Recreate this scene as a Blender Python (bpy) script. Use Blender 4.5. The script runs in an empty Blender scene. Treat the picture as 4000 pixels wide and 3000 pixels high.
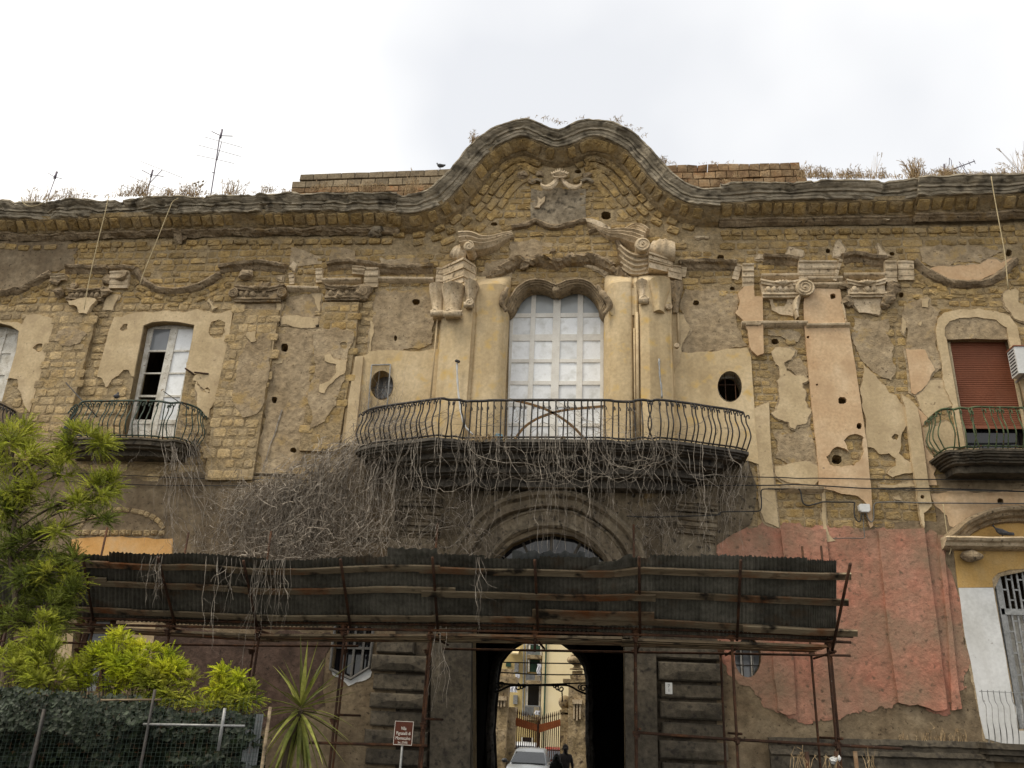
import bpy, math, random
from mathutils import Vector, Matrix, noise
from mathutils.geometry import tessellate_polygon

R = math.radians
scene = bpy.context.scene
col = scene.collection

# ---------------------------------------------------------------- camera
FPX = 3300.0                                   # focal length in photo pixels (4000 wide)
PITCH, ROLL, YAW = R(21.748), R(2.7055), R(7.047)
CAM = Vector((0.0, -18.7, 2.6))
_fw = Vector((-math.sin(YAW)*math.cos(PITCH), math.cos(YAW)*math.cos(PITCH), math.sin(PITCH)))
_r0 = Vector((math.cos(YAW), math.sin(YAW), 0))
_u0 = _r0.cross(_fw)
_rt = _r0*math.cos(ROLL) + _u0*math.sin(ROLL)
_up = -_r0*math.sin(ROLL) + _u0*math.cos(ROLL)
cd = bpy.data.cameras.new('camera')
cd.sensor_width = 36.0
cd.lens = FPX/4000*36.0
cd.clip_start = 0.05
cd.clip_end = 3000
cam = bpy.data.objects.new('camera', cd)
col.objects.link(cam)
cam.matrix_world = Matrix.Translation(CAM) @ Matrix((_rt, _up, -_fw)).transposed().to_4x4()
scene.camera = cam

# ---------------------------------------------------------------- sky (bright overcast), sun, exposure
SUN_EL, SUN_AZ = R(58), R(235)                 # behind thin cloud, high, left of and behind the camera
world = bpy.data.worlds.new('World')
scene.world = world
world.use_nodes = True
wt = world.node_tree
wt.nodes.clear()
wo = wt.nodes.new('ShaderNodeOutputWorld')
bg = wt.nodes.new('ShaderNodeBackground')
sk = wt.nodes.new('ShaderNodeTexSky')
sk.sky_type = 'NISHITA'
sk.sun_disc = False
sk.sun_elevation = SUN_EL
sk.sun_rotation = SUN_AZ
tc = wt.nodes.new('ShaderNodeTexCoord')
nz = wt.nodes.new('ShaderNodeTexNoise')
nz.inputs['Scale'].default_value = 1.15
nz.inputs['Detail'].default_value = 5
nz.inputs['Roughness'].default_value = 0.45
mp = wt.nodes.new('ShaderNodeMapping')
mp.inputs['Location'].default_value = (1.3, 0.4, 0.3)
rp = wt.nodes.new('ShaderNodeValToRGB')
rp.color_ramp.elements[0].position = 0.36
rp.color_ramp.elements[0].color = (4.95, 5.0, 5.1, 1)
rp.color_ramp.elements[1].position = 0.62
rp.color_ramp.elements[1].color = (8.2, 8.0, 7.6, 1)
mx = wt.nodes.new('ShaderNodeMix')
mx.data_type = 'RGBA'
mx.inputs[0].default_value = 0.90              # nine tenths cloud cover over the clear sky
wt.links.new(tc.outputs['Generated'], mp.inputs['Vector'])
wt.links.new(mp.outputs[0], nz.inputs['Vector'])
wt.links.new(nz.outputs[0], rp.inputs[0])
wt.links.new(sk.outputs[0], mx.inputs[6])
wt.links.new(rp.outputs[0], mx.inputs[7])
wt.links.new(mx.outputs[2], bg.inputs[0])
bg.inputs[1].default_value = 0.1
wt.links.new(bg.outputs[0], wo.inputs[0])

sl = bpy.data.lights.new('sun', 'SUN')
sl.energy = 1.4
sl.angle = R(25)
sl.color = (1.0, 0.91, 0.74)
sun = bpy.data.objects.new('sun', sl)
col.objects.link(sun)
_sd = Vector((math.sin(SUN_AZ)*math.cos(SUN_EL), math.cos(SUN_AZ)*math.cos(SUN_EL), math.sin(SUN_EL)))
sun.rotation_euler = _sd.to_track_quat('Z', 'Y').to_euler()
sun.location = (-10, -30, 30)

scene.view_settings.view_transform = 'Standard'
scene.view_settings.look = 'None'
scene.view_settings.exposure = 0.9
scene.view_settings.gamma = 1.0
scene.view_settings.use_curve_mapping = False
scene.cycles.max_bounces = 6
scene.cycles.use_denoising = True

# ---------------------------------------------------------------- helpers
rnd = random.Random(7)
def U(a, b): return rnd.uniform(a, b)
def ray(x, y):
    return (x-2000)*_rt - (y-1500)*_up + FPX*_fw
def F(x, y, Y=0.0):
    """the point of the upright plane Y that the photograph shows at pixel x, y"""
    d = ray(x, y)
    return CAM + d*((Y-CAM.y)/d.y)
def FZ(x, y, Z):
    """the point of the level plane Z that the photograph shows at pixel x, y"""
    d = ray(x, y)
    return CAM + d*((Z-CAM.z)/d.z)
def pix(p):
    d = p-CAM
    k = FPX/d.dot(_fw)
    return (2000+d.dot(_rt)*k, 1500-d.dot(_up)*k)
def panel(ox, oy, s):
    def f(*pts):
        return [(ox+p[0]*s, oy+p[1]*s) + tuple(p[2:]) for p in pts]
    return f
q = 1000/2074
A1, A2, A3, A4 = panel(0,400,q), panel(1000,400,q), panel(2000,400,q), panel(3000,400,q)
B1, B2, B3, B4 = panel(0,1100,q), panel(1000,1100,q), panel(2000,1100,q), panel(3000,1100,q)
q = 1000/2212
C1, C2, C3, C4 = panel(0,1800,q), panel(1000,1800,q), panel(2000,1800,q), panel(3000,1800,q)
D1, D2 = panel(0,2300,q), panel(1000,2300,q)
G = panel(1800,2400,800/2212)
H = panel(2500,2300,1500/2212)
W = panel(0,0,4000/2212)

ORG = {}
def org(o):
    return ORG.get(o.name, Vector((0,0,0))) if o else Vector((0,0,0))
def tag(o, label=None, cat=None, group=None, kind=None):
    if label: o['label'] = label
    if cat: o['category'] = cat
    if group: o['group'] = group
    if kind: o['kind'] = kind
    return o
def thing(name, loc, label, cat, group=None):
    o = bpy.data.objects.new(name, None)
    o.empty_display_size = 0.2
    col.objects.link(o)
    o.location = loc
    ORG[o.name] = Vector(loc)
    return tag(o, label, cat, group)

class MB:
    def __init__(s):
        s.v = []; s.f = []; s.t = []; s.tint = 0.5
    def add(s, vs, fs, tint=None):
        b = len(s.v)
        s.v.extend([tuple(p) for p in vs])
        for f in fs:
            s.f.append(tuple(i+b for i in f))
            s.t.append(s.tint if tint is None else tint)
    def box(s, c, d, rot=None):
        c = Vector(c)
        vs = []
        for x in (-.5,.5):
            for y in (-.5,.5):
                for z in (-.5,.5):
                    p = Vector((x*d[0], y*d[1], z*d[2]))
                    if rot is not None: p = rot @ p
                    vs.append(c+p)
        s.add(vs, [(0,1,3,2),(4,6,7,5),(0,4,5,1),(2,3,7,6),(0,2,6,4),(1,5,7,3)])
        return s
    def bar(s, a, b, w, h, up=Vector((0,0,1))):
        a, b = Vector(a), Vector(b)
        d = (b-a)
        L = d.length
        d.normalize()
        sx = d.cross(up)
        if sx.length < 1e-4: sx = Vector((1,0,0))
        sx.normalize()
        sz = sx.cross(d)
        vs = []
        for p in (a, b):
            for i, j in ((-1,-1),(1,-1),(1,1),(-1,1)):
                vs.append(p+sx*(w/2*i)+sz*(h/2*j))
        s.add(vs, [(0,1,2,3),(7,6,5,4),(0,4,5,1),(1,5,6,2),(2,6,7,3),(3,7,4,0)])
        return s
    def tube(s, pts, r, n=6, caps=True, tint=None):
        pts = [Vector(p) for p in pts]
        if len(pts) < 2: return s
        rs = r if isinstance(r, (list, tuple)) else [r]*len(pts)
        vs, fs = [], []
        pu = None
        for i, p in enumerate(pts):
            d = (pts[min(i+1, len(pts)-1)]-pts[max(i-1, 0)])
            if d.length < 1e-9: d = Vector((0,0,1))
            d.normalize()
            if pu is None:
                pu = d.orthogonal()
            pu = pu - d*pu.dot(d)
            if pu.length < 1e-6: pu = d.orthogonal()
            pu.normalize()
            w = d.cross(pu)
            for k in range(n):
                a = 2*math.pi*k/n
                vs.append(p+(pu*math.cos(a)+w*math.sin(a))*rs[i])
        for i in range(len(pts)-1):
            for k in range(n):
                k2 = (k+1) % n
                fs.append((i*n+k, i*n+k2, (i+1)*n+k2, (i+1)*n+k))
        if caps:
            fs.append(tuple(range(n-1, -1, -1)))
            fs.append(tuple((len(pts)-1)*n+k for k in range(n)))
        s.add(vs, fs, tint)
        return s
    def slab(s, outline, y0, y1, holes=()):
        """an upright slab: outline in (X,Z), front at Y=y0, back at Y=y1"""
        loops = [outline]+list(holes)
        flat = [p for l in loops for p in l]
        tris = tessellate_polygon([[Vector((p[0],p[1],0)) for p in l] for l in loops])
        vs = [(p[0], y0, p[1]) for p in flat]
        fs = []
        for t in tris:
            a, b, c = (Vector(flat[i][:2]) for i in t)
            ar = (b-a).cross(c-a)
            fs.append(tuple(t) if ar > 0 else tuple(reversed(t)))
        n = len(flat)
        vs += [(p[0], y1, p[1]) for p in flat]
        b0 = 0
        for l in loops:
            m = len(l)
            for i in range(m):
                j = (i+1) % m
                fs.append((b0+i, b0+j, n+b0+j, n+b0+i))
            b0 += m
        s.add(vs, fs)
        return s
    def extrude(s, ring, vec, caps=True):
        """a closed ring of points swept by vec"""
        n = len(ring)
        vec = Vector(vec)
        vs = [Vector(p) for p in ring]+[Vector(p)+vec for p in ring]
        fs = [(i, (i+1) % n, n+(i+1) % n, n+i) for i in range(n)]
        if caps:
            fs += [tuple(range(n-1,-1,-1)), tuple(range(n, 2*n))]
        s.add(vs, fs)
        return s
    def loft(s, rings, closed=True, caps=False, tint=None):
        n = len(rings[0])
        vs = [p for r in rings for p in r]
        fs = []
        for i in range(len(rings)-1):
            for k in range(n if closed else n-1):
                k2 = (k+1) % n
                fs.append((i*n+k, i*n+k2, (i+1)*n+k2, (i+1)*n+k))
        if caps:
            fs.append(tuple(range(n-1,-1,-1)))
            fs.append(tuple((len(rings)-1)*n+k for k in range(n)))
        s.add(vs, fs, tint)
        return s
    def lathe(s, c, prof, n=12, axis='Z'):
        c = Vector(c)
        rings = []
        for r, z in prof:
            rg = []
            for k in range(n):
                a = 2*math.pi*k/n
                if axis == 'Z': rg.append(c+Vector((r*math.cos(a), r*math.sin(a), z)))
                elif axis == 'Y': rg.append(c+Vector((r*math.cos(a), z, r*math.sin(a))))
                else: rg.append(c+Vector((z, r*math.cos(a), r*math.sin(a))))
            rings.append(rg)
        return s.loft(rings, True, True)
    def ball(s, c, r, n=8, m=6, sc=(1,1,1)):
        c = Vector(c)
        rings = []
        for i in range(m+1):
            th = math.pi*(i/m)
            th = min(max(th, 0.05), math.pi-0.05)
            rings.append([c+Vector((r*sc[0]*math.sin(th)*math.cos(2*math.pi*k/n), r*sc[1]*math.sin(th)*math.sin(2*math.pi*k/n), r*sc[2]*math.cos(th))) for k in range(n)])
        return s.loft(rings, True, True)
    def jitter(s, amp, scale=3.0, start=0, ampn=None):
        for i in range(start, len(s.v)):
            p = Vector(s.v[i])
            n = noise.noise_vector(p*scale)*amp
            if ampn: n += noise.noise_vector(p*scale*4.3)*ampn
            s.v[i] = tuple(p+n)
        return s
    def build(s, name, mat, parent=None, smooth=False, kind=None, at=None):
        o0 = org(parent) if parent else (Vector(at) if at is not None else Vector((0,0,0)))
        me = bpy.data.meshes.new(name)
        if o0.length > 1e-9:
            vv = [(p[0]-o0.x, p[1]-o0.y, p[2]-o0.z) for p in s.v]
        else: vv = s.v
        me.from_pydata(vv, [], s.f)
        at_ = me.attributes.new('tint', 'FLOAT', 'FACE')
        at_.data.foreach_set('value', s.t)
        if smooth:
            me.polygons.foreach_set('use_smooth', [True]*len(s.f))
        me.materials.append(MAT[mat])
        me.validate()
        me.update()
        o = bpy.data.objects.new(name, me)
        col.objects.link(o)
        if parent:
            o.parent = parent
            ORG[o.name] = o0
        elif at is not None:
            o.location = at
            ORG[o.name] = o0
        if kind: o['kind'] = kind
        return o
def clone(o, parent, loc=None, rot=None, scale=None):
    c = o.copy()
    col.objects.link(c)
    c.parent = parent
    if loc is not None: c.location = loc
    if rot is not None: c.rotation_euler = rot
    if scale is not None: c.scale = scale
    return c

def inpoly(x, z, poly):
    r = False
    n = len(poly)
    j = n-1
    for i in range(n):
        xi, zi = poly[i][0], poly[i][1]
        xj, zj = poly[j][0], poly[j][1]
        if (zi > z) != (zj > z) and x < (xj-xi)*(z-zi)/(zj-zi)+xi:
            r = not r
        j = i
    return r
def rag(pts, Y, amp=0.16, minlen=0.05, rr=None):
    """pixel outline -> ragged (X,Z) outline; a third value 1 keeps the edge to the next point straight"""
    rr = rr or rnd
    P = [(F(p[0], p[1], Y), len(p) > 2) for p in pts]
    out = []
    n = len(P)
    def sub(a, b, am):
        d = b-a
        L = d.length
        if L < minlen: return [a]
        m = (a+b)/2 + Vector((-d.y, d.x)).normalized()*max(-.085, min(.085, L*rr.uniform(-am, am)))
        return sub(a, m, am)+sub(m, b, am)
    for i in range(n):
        a, st = P[i]
        b, _ = P[(i+1) % n]
        a2, b2 = Vector((a.x, a.z)), Vector((b.x, b.z))
        if st:
            k = max(1, int((b2-a2).length/0.25))
            out += [a2+(b2-a2)*(j/k) + (Vector((0,0)) if j == 0 else Vector((rr.uniform(-.006,.006), rr.uniform(-.006,.006)))) for j in range(k)]
        else:
            out += sub(a2, b2, amp)
    return [(p.x, p.y) for p in out]
def XZ(pts, Y=0.0):
    return [(lambda p: (p.x, p.z))(F(p[0], p[1], Y)) for p in pts]
def smooth_path(pts, n=6, closed=False):
    """Catmull-Rom through points (tuples or Vectors)"""
    P = [Vector(p) for p in pts]
    out = []
    m = len(P)
    rng = range(m if closed else m-1)
    for i in rng:
        p0 = P[(i-1) % m] if closed or i > 0 else P[0]*2-P[1]
        p1 = P[i]
        p2 = P[(i+1) % m]
        p3 = P[(i+2) % m] if closed or i+2 < m else P[-1]*2-P[-2]
        for k in range(n):
            t = k/n
            out.append(0.5*((2*p1)+(p2-p0)*t+(2*p0-5*p1+4*p2-p3)*t*t+(3*p1-p0-3*p2+p3)*t**3))
    if not closed: out.append(P[-1])
    return out
def resample(P, step):
    out = [P[0]]
    acc = 0.0
    for a, b in zip(P, P[1:]):
        L = (b-a).length
        while acc+L >= step:
            t = (step-acc)/L
            a = a+(b-a)*t
            out.append(a)
            L = (b-a).length
            acc = 0.0
        acc += L
    if (out[-1]-P[-1]).length > step*0.3: out.append(P[-1])
    return out

# ---------------------------------------------------------------- materials
MAT = {}
def material(name, cols, scale=2.0, detail=6.0, rough=0.9, bump=0.0, bscale=30.0, bdist=0.02, tint=0.0,
             spots=None, streak=None, patch=None, metal=0.0, pos=None, stretch=None, spec=0.25, fine=0.25, bdetail=8.0):
    """cols: colour stops along a noise; spots=(colour, scale, threshold, softness); streak=(colour, amount, scale);
    patch=(colour, scale, threshold, softness); tint: how far the piece's own tint lightens or darkens it"""
    m = bpy.data.materials.new(name)
    m.use_nodes = True
    t = m.node_tree
    N, L = t.nodes, t.links
    b = N['Principled BSDF']
    b.inputs['Roughness'].default_value = rough
    b.inputs['Metallic'].default_value = metal
    b.inputs['Specular IOR Level'].default_value = spec
    geo = N.new('ShaderNodeNewGeometry')
    vec = geo.outputs['Position']
    if stretch:
        mpn = N.new('ShaderNodeMapping')
        mpn.inputs['Scale'].default_value = stretch
        L.new(vec, mpn.inputs['Vector'])
        svec = mpn.outputs[0]
    else: svec = vec
    def noi(sc, det, v, rg=0.6):
        n = N.new('ShaderNodeTexNoise')
        n.inputs['Scale'].default_value = sc
        n.inputs['Detail'].default_value = det
        n.inputs['Roughness'].default_value = rg
        L.new(v, n.inputs['Vector'])
        return n.outputs[0]
    def mixc(fac, a, c, mode='MIX'):
        x = N.new('ShaderNodeMix')
        x.data_type = 'RGBA'
        x.blend_type = mode
        if isinstance(fac, float): x.inputs[0].default_value = fac
        else: L.new(fac, x.inputs[0])
        for k, s in ((6, a), (7, c)):
            if isinstance(s, tuple): x.inputs[k].default_value = (*s[:3], 1)
            else: L.new(s, x.inputs[k])
        return x.outputs[2]
    def thr(v, lo, hi, gain=1.0):
        r = N.new('ShaderNodeMapRange')
        r.inputs[1].default_value = lo
        r.inputs[2].default_value = hi
        r.inputs[4].default_value = gain
        L.new(v, r.inputs[0])
        return r.outputs[0]
    ramp = N.new('ShaderNodeValToRGB')
    e = ramp.color_ramp.elements
    k = len(cols)
    ps = pos or [0.32+0.36*i/max(1, k-1) for i in range(k)]
    while len(e) < k: e.new(0.5)
    for i in range(k):
        e[i].position = ps[i]
        e[i].color = (*cols[i], 1)
    L.new(noi(scale, detail, svec), ramp.inputs[0])
    c = ramp.outputs[0]
    if fine:
        f = thr(noi(bscale*0.8, 4, svec), 0.3, 0.7)
        x = N.new('ShaderNodeMapRange')
        x.inputs[3].default_value = 1-fine
        x.inputs[4].default_value = 1+fine
        L.new(f, x.inputs[0])
        c = mixc(1.0, c, x.outputs[0], 'MULTIPLY')
    if patch:
        fp = thr(noi(patch[1], 7, vec, 0.62), patch[2]-patch[3], patch[2]+patch[3])
        c = mixc(fp, c, patch[0])
    if streak:
        ms = N.new('ShaderNodeMapping')
        ms.inputs['Scale'].default_value = (1, 1, 0.12)
        L.new(vec, ms.inputs['Vector'])
        fs = thr(noi(streak[2], 5, ms.outputs[0]), 0.5, 0.72, streak[1])
        c = mixc(fs, c, streak[0])
    if spots:
        fp = thr(noi(spots[1], 3, vec, 0.5), spots[2]-spots[3], spots[2]+spots[3])
        c = mixc(fp, c, spots[0])
    if tint:
        a = N.new('ShaderNodeAttribute')
        a.attribute_name = 'tint'
        x = N.new('ShaderNodeMapRange')
        x.inputs[3].default_value = 1-tint
        x.inputs[4].default_value = 1+tint
        L.new(a.outputs['Fac'], x.inputs[0])
        c = mixc(1.0, c, x.outputs[0], 'MULTIPLY')
    L.new(c, b.inputs['Base Color'])
    if bump:
        bn = N.new('ShaderNodeBump')
        bn.inputs['Strength'].default_value = bump
        bn.inputs['Distance'].default_value = bdist
        L.new(noi(bscale, bdetail, svec, 0.65), bn.inputs['Height'])
        L.new(bn.outputs[0], b.inputs['Normal'])
    MAT[name] = m
    return m

material('tuff', [(.255,.165,.062),(.345,.233,.092),(.425,.302,.135)], 2.6, bump=1.0, bscale=15, bdist=.035, tint=.22,
         spots=((.12,.082,.04), 24, .66, .06), patch=((.31,.23,.125), 2.2, .54, .10), fine=.32)
material('tuff_pale', [(.315,.218,.10),(.40,.29,.148),(.47,.355,.20)], 2.6, bump=1.0, bscale=15, bdist=.035, tint=.2,
         spots=((.14,.10,.055), 26, .67, .06), patch=((.33,.25,.148), 1.8, .55, .10), fine=.32)
material('mortar', [(.225,.162,.084),(.305,.228,.128),(.375,.29,.175)], 1.6, bump=1.0, bscale=12, bdist=.06,
         spots=((.11,.077,.04), 16, .70, .05), patch=((.33,.228,.10), 2.4, .59, .08), fine=.35)
material('render', [(.245,.18,.105),(.325,.246,.15),(.395,.308,.198)], 1.3, bump=1.0, bscale=8, bdist=.05,
         spots=((.14,.10,.058), 15, .69, .05), patch=((.36,.25,.11), 1.6, .62, .05), fine=.32)
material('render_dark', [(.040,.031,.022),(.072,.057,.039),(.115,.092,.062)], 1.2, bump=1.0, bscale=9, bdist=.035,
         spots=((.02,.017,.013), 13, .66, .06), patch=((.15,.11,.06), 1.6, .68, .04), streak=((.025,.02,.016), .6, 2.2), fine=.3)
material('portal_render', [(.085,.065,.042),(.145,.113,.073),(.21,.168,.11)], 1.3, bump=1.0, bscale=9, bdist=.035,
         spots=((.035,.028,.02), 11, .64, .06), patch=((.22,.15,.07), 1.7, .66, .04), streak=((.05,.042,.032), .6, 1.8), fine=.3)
material('portal_stone', [(.10,.078,.052),(.165,.132,.09),(.235,.195,.135)], 1.8, bump=.8, bscale=14, bdist=.02,
         spots=((.04,.033,.025), 8, .63, .07), streak=((.06,.05,.037), .6, 2.2), fine=.3, tint=.25)
material('render_red', [(.055,.036,.026),(.092,.058,.043),(.13,.085,.064)], 1.4, bump=1.0, bscale=9, bdist=.03,  # darker red coat: canopy shade and grime put into the colour
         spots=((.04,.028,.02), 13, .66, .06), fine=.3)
material('render_brown', [(.13,.092,.054),(.195,.145,.088),(.255,.197,.125)], 1.4, bump=1.0, bscale=9, bdist=.03,
         spots=((.06,.042,.026), 15, .68, .05), streak=((.09,.068,.045), .5, 1.8), fine=.28)
material('plaster_cream', [(.41,.31,.18),(.50,.385,.23),(.565,.445,.28)], 1.3, bump=.4, bscale=20, bdist=.015,
         spots=((.25,.185,.11), 10, .71, .03), patch=((.37,.275,.165), 1.7, .60, .10), fine=.14, streak=((.35,.26,.15), .5, 1.4))
material('plaster_peach', [(.47,.305,.17),(.545,.385,.23),(.60,.455,.295)], 1.0, bump=.35, bscale=20, bdist=.014,
         spots=((.28,.20,.13), 9, .73, .03), patch=((.44,.30,.175), 1.5, .60, .12), fine=.12, streak=((.45,.26,.13), .45, 1.0))
material('plaster_yellow', [(.42,.31,.17),(.52,.40,.235),(.59,.47,.30)], 0.7, bump=.3, bscale=16, bdist=.015,
         spots=((.53,.36,.13), 3.2, .66, .08), fine=.14, streak=((.31,.225,.12), .6, 1.5))
material('brown_wood', [(.19,.105,.042),(.27,.155,.065)], 5, rough=.8, fine=.2)
material('plaster_orange', [(.55,.29,.09),(.62,.36,.14),(.60,.42,.24)], 1.2, bump=.2, fine=.08)
material('plaster_ochre', [(.38,.225,.07),(.44,.275,.095),(.45,.31,.14)], 1.2, bump=.3, fine=.12, streak=((.30,.20,.09), .5, 1.3), spots=((.22,.16,.09), 9, .72, .03))
material('white_wall', [(.47,.47,.45),(.60,.60,.585),(.66,.66,.65)], .9, bump=.2, bscale=18, bdist=.01, fine=.07,
         spots=((.3,.28,.25), 9, .74, .03), streak=((.40,.38,.34), .5, 1.6))
material('pink', [(.32,.130,.084),(.41,.178,.118),(.46,.235,.165)], 1.2, bump=1.0, bscale=10, bdist=.03,
         patch=((.235,.165,.108), .8, .535, .15), spots=((.14,.09,.06), 9, .66, .06), fine=.3, streak=((.24,.16,.105), .6, 1.1))
material('stucco', [(.40,.305,.19),(.52,.41,.27),(.60,.49,.345)], 2.5, bump=.55, bscale=24, bdist=.015,
         spots=((.15,.11,.07), 11, .66, .07), fine=.22, streak=((.23,.175,.11), .65, 3.0), tint=.2)
material('stucco_worn', [(.17,.122,.072),(.26,.195,.12),(.38,.29,.185)], 3.0, bump=1.0, bscale=18, bdist=.03,
         spots=((.08,.06,.038), 12, .65, .06), patch=((.27,.18,.08), 1.8, .62, .05), fine=.3, tint=.2)
material('cornice', [(.165,.138,.096),(.285,.24,.172),(.42,.36,.265)], 1.6, bump=.9, bscale=13, bdist=.035,
         stretch=(.45,1,1.6), spots=((.065,.053,.037), 3.5, .60, .10), patch=((.42,.35,.245), 2.1, .63, .05), fine=.32, tint=.2)
material('ledge', [(.15,.118,.077),(.245,.198,.135),(.34,.28,.195)], 2.2, bump=.9, bscale=14, bdist=.03,
         spots=((.06,.048,.034), 7, .62, .08), fine=.3, tint=.2)
material('dark_stone', [(.042,.037,.031),(.075,.066,.055),(.12,.105,.085)], 1.6, bump=.8, bscale=14, bdist=.02,
         spots=((.022,.02,.018), 8, .62, .08), streak=((.15,.135,.11), .4, 2.6), fine=.3, tint=.2)
material('grime_stone', [(.055,.046,.033),(.09,.075,.054),(.145,.12,.086)], 1.6, bump=.8, bscale=14, bdist=.02,
         spots=((.035,.03,.024), 8, .62, .08), streak=((.05,.043,.034), .6, 2.2), fine=.3, tint=.25)
material('passage_black', [(.006,.0055,.005),(.012,.011,.010)], 1.5, bump=.6, fine=.2, spec=0.0, rough=1.0)  # near-black: the darkness of the passage is put into the wall colour
material('roof_block', [(.17,.13,.085),(.23,.18,.115),(.29,.23,.15)], 3, bump=.7, bscale=30, bdist=.012, tint=.25, fine=.25,
         spots=((.08,.06,.045), 20, .70, .05))
material('roof_tuff', [(.17,.10,.055),(.24,.155,.08),(.31,.22,.13)], 2.5, bump=.9, bscale=16, bdist=.03, tint=.3, fine=.3,
         patch=((.30,.13,.05), 1.5, .62, .06))
material('white_paint', [(.62,.585,.52),(.72,.69,.625),(.76,.735,.68)], 3, rough=.55, bump=.1, bscale=40, bdist=.004, fine=.07)
material('old_white', [(.40,.36,.29),(.58,.545,.47),(.70,.67,.61)], 4, rough=.7, bump=.25, bscale=40, bdist=.006, fine=.12,
         spots=((.24,.18,.12), 12, .69, .05))
material('white_pane', [(.76,.77,.77),(.84,.85,.85)], 2.5, rough=.3, fine=.05, spots=((.58,.58,.55), 4, .62, .12), tint=.13)
material('iron', [(.014,.013,.012),(.03,.026,.022),(.055,.042,.032)], 6, rough=.6, bump=.3, bscale=60, bdist=.004, spec=.4)
material('iron_green', [(.030,.045,.022),(.065,.090,.042),(.115,.14,.07)], 5, rough=.65, bump=.2, bscale=60, bdist=.004,
         spots=((.09,.04,.015), 14, .62, .06))
material('iron_dkgreen', [(.018,.030,.024),(.04,.062,.048),(.085,.105,.08)], 5, rough=.6, bump=.2, bscale=60, bdist=.004,
         spots=((.09,.04,.015), 12, .62, .06))
material('rust', [(.030,.016,.010),(.060,.029,.016),(.115,.05,.022)], 4, rough=.8, bump=.4, bscale=50, bdist=.005,
         spots=((.17,.15,.12), 18, .74, .03), tint=.3)
material('rust_gate', [(.20,.055,.018),(.28,.085,.025)], 3, rough=.8, fine=.2)
material('plank', [(.13,.095,.056),(.21,.16,.10),(.31,.25,.16)], 2.2, rough=.85, bump=.5, bscale=30, bdist=.01,
         stretch=(.16,1,2.0), patch=((.17,.062,.020), .9, .59, .08), spots=((.02,.015,.01), 3, .61, .06), tint=.3)
material('sheet', [(.085,.080,.064),(.145,.138,.112),(.23,.215,.178)], 1.3, rough=.65, metal=.1, fine=.25, bump=.25, bscale=14, bdist=.012,
         streak=((.27,.25,.21), .5, 4.0), patch=((.13,.085,.05), 1.2, .62, .07), tint=.5)
material('sheet_light', [(.14,.15,.15),(.22,.23,.23)], 2, rough=.5, metal=.3, fine=.15)
material('shutter', [(.185,.066,.034),(.245,.090,.048)], 1.2, rough=.6, fine=.10, tint=.1, streak=((.27,.13,.08), .4, 2.0))
material('bronze_frame', [(.42,.33,.20),(.47,.38,.24)], 3, rough=.6)
material('vine', [(.13,.106,.082),(.25,.212,.168),(.39,.345,.285)], 9, rough=.9, tint=.55, fine=.2)
material('dry_grass', [(.22,.145,.075),(.33,.235,.13),(.43,.335,.205)], 8, rough=.9, tint=.35, fine=.15)
material('cable', [(.02,.019,.018),(.045,.042,.038)], 3, rough=.6)
material('cable_grey', [(.10,.095,.085),(.16,.15,.135)], 3, rough=.6)
material('rope', [(.40,.32,.18),(.50,.41,.25)], 5, rough=.9)
material('antenna', [(.10,.085,.11),(.18,.16,.19)], 8, rough=.5, metal=.5)
material('pale_plastic', [(.55,.55,.53),(.64,.64,.62)], 3, rough=.5, fine=.05)
material('asphalt', [(.035,.035,.035),(.055,.054,.052),(.07,.068,.064)], 1.5, bump=.4, bscale=60, bdist=.006, fine=.3)
material('pigeon', [(.03,.03,.033),(.06,.06,.065),(.10,.10,.11)], 14, rough=.8, tint=.3, fine=.1)
material('sign_brown', [(.075,.020,.009),(.095,.026,.012)], 3, rough=.5, fine=.1)
material('sign_white', [(.72,.68,.58),(.78,.74,.66)], 3, rough=.45, fine=.04)
material('galv', [(.22,.22,.21),(.32,.32,.31)], 5, rough=.5, metal=.4)
material('bark', [(.06,.045,.03),(.12,.09,.06)], 6, bump=.6, stretch=(1,1,.3))
def leaf_material(name, cols, trans=.35, tint=.5):
    m = material(name, cols, 3.0, rough=.55, tint=tint, fine=.12)
    t = m.node_tree
    b = t.nodes['Principled BSDF']
    src = b.inputs['Base Color'].links[0].from_socket
    tr = t.nodes.new('ShaderNodeBsdfTranslucent')
    t.links.new(src, tr.inputs[0])
    ms = t.nodes.new('ShaderNodeMixShader')
    ms.inputs[0].default_value = trans
    t.links.new(b.outputs[0], ms.inputs[1])
    t.links.new(tr.outputs[0], ms.inputs[2])
    t.links.new(ms.outputs[0], t.nodes['Material Output'].inputs[0])
leaf_material('leaf_dark', [(.075,.098,.014),(.14,.17,.024),(.22,.24,.04)])
leaf_material('leaf_bright', [(.24,.30,.018),(.42,.46,.022),(.56,.54,.04)])  # sunlit yellow-green: the light is put into the leaf colour
leaf_material('leaf_mid', [(.18,.21,.02),(.31,.335,.034),(.44,.43,.065)])
leaf_material('leaf_ivy', [(.014,.020,.010),(.026,.036,.018),(.052,.064,.042)], .1)
leaf_material('leaf_hedge', [(.005,.009,.004),(.010,.017,.006),(.020,.030,.010)], .15)  # near-black leaves: shade behind the fence is put into the colour
leaf_material('leaf_yucca', [(.075,.095,.018),(.17,.18,.036),(.31,.295,.085)], .25, .55)
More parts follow.
